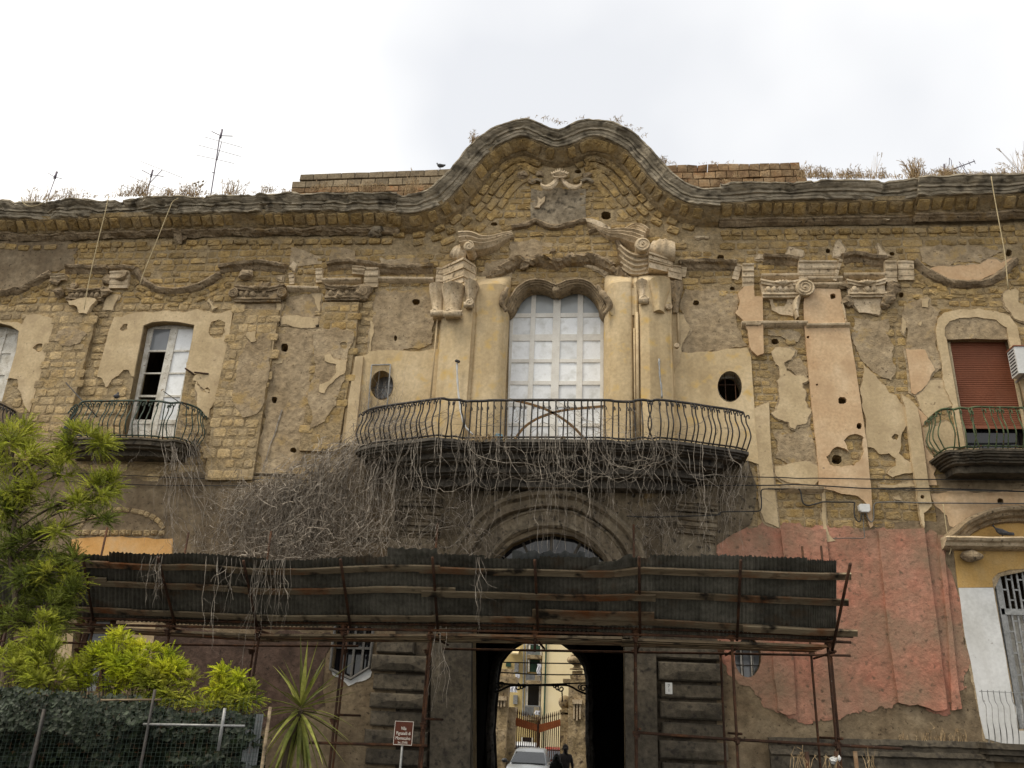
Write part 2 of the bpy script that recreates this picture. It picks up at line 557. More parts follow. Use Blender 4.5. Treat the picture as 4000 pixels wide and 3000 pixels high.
def glass_material(name, base, rough=.05):
    m = bpy.data.materials.new(name)
    m.use_nodes = True
    b = m.node_tree.nodes['Principled BSDF']
    n = m.node_tree.nodes.new('ShaderNodeTexNoise')
    n.inputs['Scale'].default_value = 1.3
    r = m.node_tree.nodes.new('ShaderNodeValToRGB')
    r.color_ramp.elements[0].color = (*[c*.75 for c in base], 1)
    r.color_ramp.elements[1].color = (*[min(1, c*1.15) for c in base], 1)
    m.node_tree.links.new(n.outputs[0], r.inputs[0])
    m.node_tree.links.new(r.outputs[0], b.inputs['Base Color'])
    b.inputs['Roughness'].default_value = rough
    b.inputs['Specular IOR Level'].default_value = .5
    MAT[name] = m
glass_material('glass_dark', (.012,.012,.014))
glass_material('glass_grey', (.20,.21,.22), .1)
glass_material('glass_milk', (.40,.42,.42), .15)
glass_material('car_glass', (.03,.033,.036), .03)
glass_material('car_silver', (.26,.275,.29), .25)
glass_material('car_white', (.62,.63,.64), .25)
glass_material('car_red', (.30,.02,.02), .25)
glass_material('car_black', (.015,.015,.016), .4)
glass_material('lamp_clear', (.75,.75,.75), .08)

material('undercoat', [(.27,.205,.125),(.345,.265,.165),(.41,.32,.205)], 2.5, bump=1.0, bscale=14, bdist=.03, fine=.3, spots=((.16,.12,.07), 14, .68, .05))

# ---------------------------------------------------------------- ground
g = MB()
g.add([(-400,-400,0),(400,-400,0),(400,600,0),(-400,600,0)], [(0,1,2,3)])
tag(g.build('ground', 'asphalt'), kind='structure')

# ---------------------------------------------------------------- the villa
villa = thing('villa', (-1.2, 0, 0), 'ruined baroque villa with crumbling tuff facade and curved double-humped gable', 'building')

def sweep(mb, path, prof, jit=0.0, jscale=3.0, caps=True, ybase=0.0, flip=False, jn=0.0, erode=0.0):
    """profile (out, down) along an upright path of (X,Z); 'down' is square to the path"""
    rings = []
    n = len(path)
    for i in range(n):
        a, b = path[max(i-1,0)], path[min(i+1,n-1)]
        t = (b-a).normalized()
        nn = Vector((t.y, -t.x)) if not flip else Vector((-t.y, t.x))
        rg = []
        for o, d in prof:
            p = path[i]+nn*d
            v = Vector((p.x, ybase-o, p.y))
            if erode and o > .2:
                q_ = max(0, noise.noise(Vector((v.x*1.1, 3.3, v.z*1.1)))-.05)+max(0, noise.noise(Vector((v.x*3.7, 7.1, v.z*3.7)))-.25)
                v.y += min(.28, q_*erode)
            if jit:
                k = noise.noise_vector(Vector((v.x, v.y*2, v.z))*jscale)
                v += k*jit
                if jn: v += noise.noise_vector(v*jscale*4)*jn
            rg.append(v)
        rings.append(rg)
    mb.loft(rings, False)
    if caps:
        for rg, rev in ((rings[0], True), (rings[-1], False)):
            c = [Vector((p.x, ybase, p.z)) for p in rg]
            m = len(rg)
            vs = rg+c
            fs = [(k, k+1, m+k+1, m+k) for k in range(m-1)]
            mb.add(vs, fs)
    return mb
def pxpath(pts, Y=0.0, n=6, step=0.07):
    P = [F(p[0], p[1], Y) for p in pts]
    P = [Vector((p.x, p.z)) for p in P]
    if n: P = smooth_path(P, n)
    return resample(P, step)

# outline of the skyline cornice (outer top edge, 0.75 m out)
CORN_OUT = 0.75
sky_left = W((-148,441),(-60,437),(0,434),(60,437),(200,430),(400,424),(600,420),(760,418),(848,417))
sky_mid = W((850,418),(875,421),(905,416),(940,398),(975,362),(1010,318),(1050,282),(1092,262),(1132,255),(1165,262),(1190,272),(1207,276),(1226,271),(1252,259),(1280,254),(1322,261),(1365,280),(1400,312),(1432,350),(1470,384),(1510,400),(1552,402))
sky_right = W((1556,396),(1650,393),(1800,390),(2000,386),(2100,384),(2212,379),(2270,376),(2350,373),(2438,370))
def skyp(pts, n=6): return pxpath(pts, -CORN_OUT, n, 0.08)
path_l, path_m, path_r = skyp(sky_left, 4), skyp(sky_mid, 6), skyp(sky_right, 4)
full_top = path_l+path_m+path_r

def ellipse(cx, cy, rx, ry, n=24):
    return [(cx+rx*math.cos(2*math.pi*k/n), cy+ry*math.sin(2*math.pi*k/n)) for k in range(n)]
OPEN = {
 'left': B1((1165,355),(1230,332),(1330,322),(1450,328),(1572,352),(1555,470),(1520,640),(1480,880),(1415,1262),(990,1250),(1085,770)),
 'farleft': B1((-330,345),(0,340),(90,362),(150,400),(130,560),(60,800),(-20,1100),(-80,1270),(-420,1270)),
 'centre': [(1975,1725),(1988,1225),(2003,1180),(2025,1142),(2055,1117),(2088,1108),(2122,1111),(2150,1122),(2171,1130),(2194,1122),(2222,1110),(2256,1106),(2290,1114),(2322,1140),(2345,1178),(2360,1225),(2356,1725)],
 'oval_l': ellipse(1492,1505,45,58), 'oval_r': ellipse(2851,1510,48,61),
 'right': B4((1452,465),(1945,465),(2260,1900),(2300,2000),(1640,1400),(1605,1345)),
 'lowright': C4((1940,1020),(1990,972),(2080,945),(2250,935),(2400,960),(2480,1030),(2660,2330),(2165,2330)),
 'portal': [(1850,3255),(1846,2500),(1858,2360),(1890,2260),(1935,2182),(2000,2125),(2080,2092),(2160,2083),(2240,2096),(2310,2135),(2370,2190),(2410,2270),(2430,2360),(2436,2500),(2444,3255)],
 'hex': D2((690,250),(670,470),(643,690),(818,772),(972,676),(998,470),(1015,250)),
 'oval_low': [(2500+p[0]*.6781, 2300+p[1]*.6781) for p in ellipse(622,395,76,115)],
 'lowleft': [(300,2420),(455,2420),(428,2700),(268,2700)],
}
OPEN['right'] = B4((1452,465),(1945,465),(2180,1350),(1605,1350))
OPENW = {k: XZ(v) for k, v in OPEN.items()}
holes_px = [B2((230,535)), B2((715,155)), B2((710,515)), B2((1297,163)), B2((148,955)), B2((300,1365)), B2((1130,458)),
            A2((1930,985)), A3((760,915)), A3((1690,1258)), A3((1785,1508)), A3((1490,1625)), A3((85,585)), A3((535,560)),
            A4((488,1203)), A4((1005,1228)), A4((1950,1220)), A4((1080,1560)),
            B4((58,485)), B4((600,965)), B4((525,118)), B4((740,1170)), B4((555,1440)), C2((210,400)), C4((2010,350)), C4((1335,312)), B2((575,1240)), B4((325,450)), B4((397,835))]
hole_sz = [(30,34),(26,32),(27,26),(28,22),(22,26),(25,20),(11,22),(26,14),(38,34),(28,24),(20,15),(23,19),(30,20),(24,16),
           (18,17),(20,16),(24,28),(18,20),(28,22),(34,28),(22,22),(20,24),(38,36),(30,30),(24,24),(15,15),(30,18),(11,10),(9,8)]
rr = random.Random(3)
HOLES = []
for (pt,), (w, h) in zip(holes_px, hole_sz):
    cx, cy = pt
    o = []
    for k in range(8):
        a = 2*math.pi*(k+.5)/8
        sx = max(-1, min(1, math.cos(a)*1.3)); sy = max(-1, min(1, math.sin(a)*1.3))
        o.append((cx+sx*w/2*rr.uniform(.82,1.12), cy+sy*h/2*rr.uniform(.82,1.12)))
    HOLES.append(o)
HOLEW = [XZ(h) for h in HOLES]

XL, XR = F(-260,1500).x, F(4400,1500).x
top = [(p.x, p.y-0.35) for p in full_top[::3]]
outline = [(XL, 0.0)] + [(XL, top[0][1])] + [t for t in top if XL < t[0] < XR] + [(XR, top[-1][1]), (XR, 0.0)]
w = MB()
w.slab(outline, 0.0, 0.5, [v for k, v in OPENW.items()]+HOLEW)
wall = w.build('wall', 'mortar', villa)
for hw in HOLEW:
    b = MB()
    n = len(hw)
    f_ = [Vector((x, 0.002, z)) for x, z in hw]
    k_ = [Vector((x, 0.38, z)) for x, z in hw]
    b.add(f_+k_, [(i, n+i, n+(i+1) % n, (i+1) % n) for i in range(n)]+[tuple(range(n, 2*n))])
    b.build('putlog_hole', 'mortar', villa)

# ---------------------------------------------------------------- coats of render and plaster
COVER = []
def coat(name, pts, mat, t, amp=0.13, extra_holes=(), y1=0.0, minlen=.05, under=True):
    o = rag(pts, -t, amp, minlen, random.Random(int(abs(pts[0][0]*7+pts[1][1]*13))))
    hs = []
    for hw, hp in zip(HOLEW, HOLES):
        h2 = XZ(hp, -t)
        if any(inpoly(h2[0][0], h2[0][1], XZ(e, -t)) for e in extra_holes): continue
        if all(inpoly(x, z, o) for x, z in h2): hs.append(h2); under = False
    for k, hp in OPEN.items():
        h2 = XZ(hp, -t)
        if all(inpoly(x, z, o) for x, z in h2): hs.append(h2); under = False
    for e in extra_holes:
        hs.append(rag(e, -t, .10, .05, random.Random(5))); under = False
    if name == 'plaster_patch' and .04 < t < .10 and y1 == 0.0 and under:
        # the coarser undercoat that shows as a broken rim around the finish coat
        c0 = XZ(pts, -t)
        ar = sum(c0[i-1][0]*c0[i][1]-c0[i][0]*c0[i-1][1] for i in range(len(c0)))
        sg = 1 if ar > 0 else -1
        r2 = random.Random(int(abs(pts[0][0]*3+pts[0][1]*5)))
        off = []
        for i in range(len(o)):
            a_, b_ = Vector(o[i-2]), Vector(o[(i+2) % len(o)])
            d_ = b_-a_
            if d_.length < 1e-5: continue
            n_ = Vector((d_.y, -d_.x)).normalized()*sg
            k_ = max(0.0, .035+.07*noise.noise(Vector((o[i][0]*2.2, o[i][1]*2.2, 1.7)))+r2.uniform(-.012,.012))
            if i % 2 == 0: off.append((o[i][0]+n_.x*k_, o[i][1]+n_.y*k_))
        u_ = MB(); u_.slab(off, -t*.62, 0.0, []); u_.build('undercoat', 'undercoat', villa)
    m = MB()
    m.slab(o, -t, y1, hs)
    ob = m.build(name, mat, villa)
    xs = [p[0] for p in o]; zs = [p[1] for p in o]
    COVER.append((o, hs, min(xs), max(xs), min(zs), max(zs), t))
    return ob
RP, PP = 'rough_render', 'plaster_patch'
# big lower zones
coat(RP, [(-260,1800),(250,1800),(440,1858),(800,1856),(1000,1885),(1200,1900),(1350,1780),(1430,1705),(1560,1735,1),(1560,3280,1),(-260,3280,1)], 'render_brown', .020)
coat(RP, [(1545,1700),(2200,1720),(2905,1750),(2955,1900),(2930,2050),(2800,2120,1),(2800,3290,1),(1545,3290,1)], 'render_dark', .030, .05)  # under the canopy: its shade and grime are both put into the coat
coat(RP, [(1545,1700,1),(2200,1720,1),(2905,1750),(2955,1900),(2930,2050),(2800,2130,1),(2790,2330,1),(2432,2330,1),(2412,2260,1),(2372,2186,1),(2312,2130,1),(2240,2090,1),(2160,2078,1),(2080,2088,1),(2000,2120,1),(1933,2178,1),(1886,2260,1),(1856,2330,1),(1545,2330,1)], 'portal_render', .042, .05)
coat(RP, [(2780,2040),(3060,2052),(3300,2070),(3660,2040),(3640,1860),(3720,1840),(4380,1830,1),(4380,3290,1),(2780,3290,1)], 'render_brown', .020, .05)
coat(RP, A1((-300,1060),(150,1090),(560,1080),(640,1180),(590,1330),(400,1370),(250,1480),(0,1540),(-300,1560)), 'render_brown', .03)
coat(RP, B2((140,380),(330,370),(490,400),(480,560),(560,560),(740,560),(720,800),(650,1000),(560,1130),(420,1200),(340,1480),(200,1560),(20,1560),(80,1100),(120,700)), 'render', .03)
coat(RP, B2((230,110),(460,100),(500,200),(505,270),(215,290)), 'render', .03)
coat(RP, B2((-140,165),(150,165),(165,330),(-100,345),(-160,300)), 'render', .03)
coat(RP, B1((1930,600),(2074,420),(2190,470),(2150,800),(2100,1050),(1960,1100),(1880,900)), 'render', .03)
coat(RP, B2((-80,560),(60,420),(110,480),(60,800),(-20,880)), 'render', .028)
coat(RP, B2((960,60),(1400,40),(1440,200),(1425,500),(1200,545),(920,565),(940,300)), 'render', .03)
coat(RP, B3((1400,60),(1640,60),(1835,100),(1815,280),(1905,520),(1700,565),(1390,575),(1440,380),(1390,260),(1360,200)), 'render', .03)
coat(RP, B4((1100,180),(1260,120),(1400,230),(1370,300),(1405,700),(1300,800),(1345,700),(1270,555),(1120,540),(1085,300)), 'render', .03)
coat(RP, B4((690,290),(980,300),(960,420),(1020,520),(1040,700),(1000,800),(900,760),(780,660),(720,560)), 'render', .03)
coat(RP, B4((40,1220),(200,1230),(360,1100),(370,1300),(400,1500),(200,1520),(60,1430)), 'render', .028)
coat(RP, B4((0,385),(170,385),(270,430),(240,490),(90,440),(0,430)), 'render', .028)
coat(RP, B4((180,640),(260,620),(320,700),(330,770),(230,760),(150,700)), 'render', .028)
coat(RP, A4((1230,1180),(1900,1210),(1720,1300),(1350,1330),(1250,1290)), 'render', .028)
coat(RP, A2((285,1170),(400,1200),(540,1250),(530,1310),(270,1330)), 'render', .03, .06)
coat(RP, A2((625,1165),(800,1200),(805,1300),(585,1300)), 'render', .035, .03)
coat(RP, A3((155,690),(600,700),(600,950),(470,980),(370,1005),(300,980),(200,960),(150,945)), 'ledge', .035, .03)
coat(RP, B1((470,400),(600,370),(680,420),(640,500),(500,520),(440,480)), 'render', .03)
coat(RP, B1((-60,960),(60,1000),(240,1070),(420,1000),(520,1040),(420,1150),(330,1300),(200,1400),(-100,1420)), 'render_brown', .03)
coat(RP, B2((1000,-200),(1400,-210),(1390,-140),(1010,-130)), 'render', .026)
coat(RP, A2((1860,1300),(2074,1250),(2074,1420),(1960,1480),(1860,1560),(1790,1480)), 'render', .03)
coat(RP, A3((-20,1130),(180,1100),(330,1140),(300,1230),(100,1260),(-30,1290)), 'render', .026)
# plaster around the left-hand windows
coat(PP, B1((925,285),(1050,262),(1250,250),(1500,248),(1700,240),(1888,232,1),(1830,600,1),(1790,800),(1745,960),(1700,1030),(1640,1010),(1700,930),(1690,880),(1650,870),(1620,850),(1600,810),(1560,800),(1570,770),(1600,745),(1540,740),(1508,700),(1520,640,1),(1555,470,1),(1575,350,1),(1450,326,1),(1330,319,1),(1230,328,1),(1160,355,1),(1082,770),(1060,760),(1040,715),(1000,715),(960,760),(900,800),(870,850),(858,855),(830,790),(785,770,1),(880,400,1)), 'plaster_cream', .05, .12,
     [B1((970,385),(1000,345),(1035,345),(1030,390),(985,402)), B1((1690,400),(1710,330),(1770,305),(1825,330),(1825,410),(1790,455),(1735,460),(1700,435)), B1((1655,870),(1680,855),(1702,880),(1680,902))])
coat(PP, B1((215,280),(330,268),(450,290,1),(355,660,1),(240,1060),(175,930),(140,790),(50,790),(62,800,1),(132,560,1),(153,400,1),(90,358,1),(0,335),(-250,330),(-250,305),(0,315),(90,330),(180,345)), 'plaster_cream', .05, .12,
     [B1((262,540),(300,505),(345,505),(350,550),(310,575))])
coat(PP, B1((1590,790),(1620,870),(1700,905),(1760,880),(1745,960),(1700,1030),(1690,1100),(1640,1100),(1600,960)), 'plaster_cream', .046)
for pts in (B1((545,155),(780,148),(700,260),(640,255),(620,200),(560,185)), B1((870,120),(962,110),(912,232),(832,225)),
            B1((1890,80),(1960,100),(1950,200),(1972,290),(1930,220),(1870,110)), B1((1690,140),(1760,210),(1720,230),(1680,160)),
            B1((2000,410),(2074,400),(2074,480),(2030,490),(1995,440)),
            B2((200,290),(330,270),(500,290),(500,360),(330,370),(205,350)), B2((450,100),(528,100),(512,250),(490,190)),
            B2((555,600),(600,580),(640,630),(740,630),(720,740),(640,790),(600,830),(550,905),(510,890),(520,830),(580,810),(650,740),(650,670),(600,660),(555,640)),
            B2((130,590),(215,625),(210,660),(150,660),(110,710)), B2((620,230),(740,205),(650,250)),
            B2((930,310),(955,350),(930,560),(900,580),(920,420)), B2((160,170),(200,170),(178,350),(150,345)),
            A2((270,1330),(300,1280),(330,1310),(310,1370)), A2((170,1420),(215,1405),(210,1440)),
            A3((1480,1085),(1600,1088),(1590,1100),(1490,1098)), A3((1390,1290),(1560,1285),(1620,1295),(1450,1310)),
            A3((1970,1270),(2000,1230),(2060,1250),(2050,1270)), A3((570,1310),(700,1330),(790,1370),(750,1400),(650,1340)),
            A4((175,1170),(210,1180),(290,1200),(285,1250),(130,1250)), A4((545,1150),(580,1110),(630,1190),(610,1230),(590,1250),(530,1250)),
            A4((890,1140),(930,1210),(1000,1240),(905,1245)), B4((1250,140),(1305,140),(1298,212),(1250,206)),
            B4((1905,100),(2000,50),(2035,80),(2030,170),(2090,200),(2090,330),(2000,300),(1920,200)),
            B4((1090,290),(1125,360),(1105,440),(1085,380)), B4((1225,330),(1245,320),(1240,360),(1222,350)),
            C4((1080,310),(1130,305),(1155,345),(1100,335))):
    coat(PP, pts, 'stucco' if pts[0][1] < 1130 else 'plaster_cream', .048, .1, (), 0.0, .035)
# the gable block: flat panels with the oval windows
coat(PP, B2((780,610),(890,595),(920,565),(1180,558),(1475,545,1),(1450,1330,1),(690,1330,1),(740,900,1)), 'plaster_yellow', .055, .06)
coat(PP, B3((1380,572),(1700,553),(1905,532,1),(1935,600,1),(2000,1480),(1900,1450),(1330,1310,1),(1300,700,1),(1318,600)), 'plaster_yellow', .055, .06)
coat(PP, B3((1220,260),(1280,230),(1340,270),(1390,270),(1440,370),(1380,500),(1375,570),(1320,720),(1260,720)), 'plaster_cream', .075, .08)
coat('pilaster_strip', B2((806,606),(868,604,1),(832,1000,1),(790,1330,1),(715,1330,1),(748,950,1)), 'plaster_cream', .12, .05)
# strips and patches of the right wing
coat(PP, B3((1830,100),(1880,40,1),(1958,30),(1965,120),(2030,122,1),(2035,340,1),(2040,580),(1990,600),(1945,560),(1912,400),(1810,250),(1845,180)), 'plaster_peach', .11, .08)
coat(PP, [(2945,1597),(3003,1570,1),(3012,1750,1),(3025,1900,1),(3043,2062),(3020,2050),(2990,2040),(2968,1985),(2972,1900,1)], 'plaster_cream', .06, .06)
coat(PP, B4((300,55,1),(585,60,1),(600,170,1),(652,350,1),(662,390,1),(722,780,1),(762,1050,1),(802,1310,1),(832,1650,1))+C4((885,150,1),(908,560),(885,580),(862,380),(780,305),(690,290),(580,262),(440,236,1))+B4((412,1650,1),(410,1500,1),(346,900,1),(298,390,1),(288,200,1)),
     'plaster_peach', .08, .08, [B4((615,1290),(650,1250),(720,1235),(775,1262),(780,1380),(755,1440),(700,1490),(600,1500),(500,1480),(470,1420),(520,1360),(560,1335),(620,1350),(650,1375),(640,1330))])
coat(PP, B4((25,570),(60,535),(130,535),(180,545),(220,565),(190,630),(130,655),(150,720),(220,765),(290,760),(330,800),(280,820),(280,860),(310,890),(300,960),(320,1020),(355,1045),(330,1090),(310,1150),(240,1160),(220,1195),(180,1180),(170,1140),(110,1120),(60,1100),(25,1065),(70,1040),(90,900),(75,800),(100,770),(90,690),(50,640)), 'plaster_cream', .055, .09, (), 0.0, .035)
coat(PP, B4((775,680),(850,740),(900,800),(950,840),(980,900),(1040,920),(1070,980),(1110,1010),(1125,1160),(1085,1230),(1080,1330),(1060,1390),(1110,1440),(1165,1475),(1175,1545),(1080,1560),(1010,1585),(965,1555),(1000,1510),(1040,1490),(1035,1430),(980,1390),(900,1395),(860,1350),(800,1340),(790,1200),(760,1000),(745,880),(770,800)), 'plaster_cream', .055, .08,
     [B4((1000,1260),(1030,1232),(1057,1245),(1050,1280),(1015,1278))])
coat(PP, B4((1080,910),(1150,950),(1212,1020,1),(1240,1160,1),(1272,1400,1),(1302,1650,1))+C4((1382,150,1),(1418,390),(1345,450),(1350,580),(1330,540),(1290,250,1))+B4((1202,1650,1),(1172,1480,1),(1112,1010)), 'plaster_cream', .12, .06)
coat(PP, B4((1216,1030),(1300,1115),(1248,1170),(1275,1330),(1342,1420),(1362,1500),(1342,1560),(1370,1650),(1306,1650,1),(1276,1400,1),(1244,1160,1)), 'plaster_peach', .05, .08)
coat(PP, B4((1120,545),(1270,550),(1300,620),(1355,715),(1320,760),(1270,850),(1190,915),(1165,900,1),(1150,760,1)), 'plaster_peach', .055, .08)
coat(PP, B4((1200,925),(1270,865),(1290,800),(1420,795),(1480,900),(1530,1000),(1400,1030),(1310,1110),(1225,1025)), 'plaster_cream', .042, .10)
coat(PP, B4((1250,1180),(1440,1130),(1560,1200),(1590,1340),(1400,1380),(1300,1330)), 'plaster_cream', .042, .12)
coat('window_surround', B4((1365,420),(1375,300),(1430,250),(1550,225),(1700,215),(1850,240),(1960,280),(2020,360),(2035,450),(2090,700),(2260,1350),(2190,1350,1),(1950,465,1),(1935,372),(1850,310),(1700,285),(1550,295),(1470,320),(1432,380),(1432,440),(1447,465,1),(1600,1345,1),(1550,1345),(1500,1000),(1430,850),(1400,600)), 'plaster_cream', .07, .06)
coat(RP, B4((1432,468),(1432,380),(1470,320),(1550,295),(1700,285),(1850,310),(1935,372),(1950,468)), 'render', .045, .02)
coat(PP, B4((60,1500),(130,1490),(230,1460),(330,1460),(408,1500,1),(412,1620))+C4((440,160),(400,210),(330,210),(190,190),(70,130)), 'plaster_cream', .055, .08)
coat(PP, B4((640,110),(950,105),(1000,140),(910,190),(900,270),(850,260),(780,250),(740,250),(690,180)), 'stucco', .055, .08)
coat(PP, B4((-10,110),(232,102),(212,170),(205,280),(150,270),(30,230),(20,160)), 'stucco', .055, .08, [B4((38,120),(120,112),(160,150),(130,200),(60,205),(40,160))])
coat(PP, A4((1280,1350),(1360,1330),(1500,1330),(1720,1310),(1780,1270),(1850,1270),(1890,1300),(1980,1260),(1950,1320),(1850,1390),(1720,1440),(1600,1450),(1480,1440),(1380,1400)), 'plaster_peach', .045, .07)
coat(PP, C4((0,240),(260,250),(600,262),(600,245),(270,215),(0,215)), 'plaster_cream', .05, .06)
coat(PP, C4((960,205),(1240,190),(1270,222),(970,228)), 'plaster_cream', .05, .05)
coat(PP, C4((462,262),(492,262,1),(505,560,1),(530,640),(585,690),(505,700)), 'plaster_cream', .045, .05)
# the lower right: red coat, faded band, ochre and white
coat(PP, C4((1410,285),(1600,262),(2000,270),(3000,270),(3000,700),(2300,420),(2000,395),(1750,475),(1620,590),(1570,560),(1545,470),(1440,385)), 'plaster_peach', .03, .08)
coat('red_plaster', [(2790,2075),(2900,2062),(3050,2055),(3230,2050),(3420,2062),(3640,2066),(3690,2140),(3715,2230,1),(3745,2330),(3765,2500),(3780,2620),(3775,2700)]+H((1880,560),(1790,720),(1670,710),(1600,660),(1550,680),(1500,650),(1450,690),(1260,720),(1170,740),(1000,760),(840,730),(700,660),(620,560),(520,500),(480,430),(450,300))+[(2800,2300)], 'pink', .034, .24, (), 0.0, .04)
coat(PP, C4((1600,745),(1640,720),(3000,700,1),(3000,1096,1),(2492,1094,1),(2482,1030,1),(2402,958,1),(2250,932,1),(2080,942,1),(1988,970,1),(1937,1020,1),(1946,1092,1),(1645,1096,1)), 'plaster_ochre', .045, .03)
coat(PP, C4((1648,1098,1),(1947,1096,1),(2164,2332,1),(2662,2332,1),(2492,1098,1),(3000,1100,1),(3000,2500,1),(2020,2440),(1880,2400),(1780,1900),(1700,1500,1)), 'white_wall', .05, .015)
coat(PP, C1((615,682),(1492,672,1),(1478,1000),(600,1000)), 'plaster_orange', .035, .04)
coat(PP, D1((490,300),(640,300,1),(600,720),(470,720)), 'plaster_cream', .04, .03)
coat(PP, D1((1090,300),(1345,300,1),(1290,720),(1060,720)), 'plaster_cream', .04, .03)
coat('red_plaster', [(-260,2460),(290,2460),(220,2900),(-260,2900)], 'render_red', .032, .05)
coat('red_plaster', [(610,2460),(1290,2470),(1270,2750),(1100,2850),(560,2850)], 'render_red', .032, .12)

# narrow vertical breaks that the pilasters leave in the wall
def strip(px4, out, mat, name='pilaster'):
    m = MB()
    o = XZ(px4, -out)
    m.slab(o, -out, 0.0)
    return m.build(name, mat, villa)

# ---------------------------------------------------------------- tuff blocks
def stone_mesh(seed):
    rs = random.Random(seed)
    n = 12
    vs, fs = [], []
    base, topr, mid = [], [], []
    for k in range(n):
        a = 2*math.pi*(k+.5)/n
        c, s_ = math.cos(a), math.sin(a)
        e = 0.34
        x = math.copysign(abs(c)**e, c)*.5*rs.uniform(.90,1.02)
        z = math.copysign(abs(s_)**e, s_)*.5*rs.uniform(.86,1.02)
        base.append((x, .5, z)); topr.append((x*.93, -rs.uniform(.4,.95), z*.88)); mid.append((x*.5, -rs.uniform(.6,1.3), z*.5))
    vs = base+topr+mid+[(0, -rs.uniform(.9,1.15), 0)]
    for k in range(n):
        j = (k+1) % n
        fs += [(k, j, n+j, n+k), (n+k, n+j, 2*n+j, 2*n+k), (2*n+k, 2*n+j, 3*n)]
    return vs, fs
STV = [stone_mesh(100+i) for i in range(20)]
STM = {}
def stone_data(i, mat):
    if (i, mat) not in STM:
        me = bpy.data.meshes.new('tuff_block')
        me.from_pydata(STV[i][0], [], STV[i][1])
        me.attributes.new('tint', 'FLOAT', 'FACE').data.foreach_set('value', [(i*7 % 20)/19]*len(STV[i][1]))
        me.materials.append(MAT[mat])
        STM[(i, mat)] = me
    return STM[(i, mat)]
STONES = []    # (matrix, variant, mat, pixel area)
def put_stone(O, u, v, n, w_, h_, proud, mat='tuff'):
    """frame u (along), n (outward), v (up)"""
    M = Matrix((u*w_, -n*proud, v*h_)).transposed().to_4x4()
    M.translation = O
    p = pix(O)
    d = (O-CAM).length
    STONES.append((M, rr.randrange(20), mat, w_*h_/d/d if -60 < p[0] < 4060 else 0))
EX, EY, EZ = Vector((1,0,0)), Vector((0,1,0)), Vector((0,0,1))
def covered(x, z, w_, h_, tmin=0):
    pts = [(x,z),(x-w_*.35,z-h_*.3),(x+w_*.35,z-h_*.3),(x-w_*.35,z+h_*.3),(x+w_*.35,z+h_*.3)]
    for o, hs, x0, x1, z0, z1, t in COVER:
        if t < tmin: continue
        if x-w_*.35 < x0 or x+w_*.35 > x1 or z-h_*.3 < z0 or z+h_*.3 > z1: continue
        if all(inpoly(a, b, o) and not any(inpoly(a, b, h) for h in hs) for a, b in pts): return True
    return False
def blocked(x, z, w_, h_):
    pts = [(x,z),(x-w_*.5,z-h_*.5),(x+w_*.5,z-h_*.5),(x-w_*.5,z+h_*.5),(x+w_*.5,z+h_*.5)]
    for poly in list(OPENW.values())+HOLEW:
        if any(inpoly(a, b, poly) for a, b in pts): return True
        if any(abs(a-x) < w_*.5 and abs(b-z) < h_*.5 for a, b in poly[::2]): return True
    return False
def fill(px, hrow, wr, mat, Y=0.0, drop=.06, proud=(.008,.03), tilt=.03, wob=.02, world=False):
    poly = px if world else XZ(px, Y)
    zs = [p[1] for p in poly]; xs = [p[0] for p in poly]
    z = min(zs)
    while z < max(zs):
        h_ = rr.uniform(*hrow)
        x = min(xs)-rr.uniform(0, .3)
        zo = rr.uniform(0, 10)
        while x < max(xs):
            w_ = rr.uniform(*wr)
            cx, cz = x+w_/2, z+h_/2+wob*math.sin(x*1.3+zo)
            gap = rr.uniform(.008,.032)
            hh = h_*rr.uniform(.86,1.04)-gap*.6
            if rr.random() < .12: hh *= .75
            if inpoly(cx, cz, poly) and XL+.03+w_/2 < cx < XR-.03-w_/2 and rr.random() > drop and not blocked(cx, cz, w_-gap, hh) and not covered(cx, cz, w_-gap, hh, max(0, -Y)):
                a = rr.uniform(-tilt, tilt)
                u = Vector((math.cos(a), 0, math.sin(a))); v = Vector((-math.sin(a), 0, math.cos(a)))
                put_stone(Vector((cx, Y-.0, cz)), u, v, -EY, w_-gap, hh, rr.uniform(*proud), mat)
            x += w_
        z += h_

# ---------------------------------------------------------------- skyline cornice
CP_TOP = [(.0,-.05),(.45,-.03),(.76,0),(.785,.02),(.785,.055),(.755,.065),(.74,.10),(.69,.15),(.645,.175),(.64,.20),(.655,.21),(.655,.245),(.60,.255),(.595,.325),(.575,.335),(.565,.40),(.53,.41),(.49,.405)]
CP_LOW = [(.50,.33),(.47,.43),(.30,.53),(.17,.655),(.0,.72)]
CP_LEDGE = [(.08,.60),(.15,.65),(.175,.67),(.165,.71),(.12,.735),(.10,.76),(.05,.79),(.0,.82)]
MIDP = None
def cornice(path, yb, jit, jn, name='cornice'):
    m = MB()
    sweep(m, path, CP_TOP, jit, 2.6, True, yb, False, jn, .30 if yb == -.05 else .2)
    c = m.build(name, 'cornice', villa)
    m = MB()
    sweep(m, path, CP_LOW, jit*.6, 2.6, True, yb, False, jn)
    m.build('cornice_bed', 'mortar', villa)
    if path is MIDP: return c
    m = MB()
    sweep(m, path, CP_LEDGE, jit*1.2, 2.2, True, yb, False, jn*1.5, .0)
    m.build('cornice_ledge', 'stucco_worn', villa)
    return c
def along(path, step):
    """points along a path with tangent: yields (P, T, N, length)"""
    i = 0
    out = []
    acc = 0.0
    need = step()
    seg = []
    for a, b in zip(path, path[1:]):
        acc += (b-a).length
        seg.append(b)
        if acc >= need:
            m = seg[len(seg)//2]
            t = (b-seg[0]) if len(seg) > 1 else (b-a)
            t = t.normalized()
            out.append((m, t, Vector((t.y, -t.x)), acc))
            acc = 0.0; seg = []; need = step()
    return out
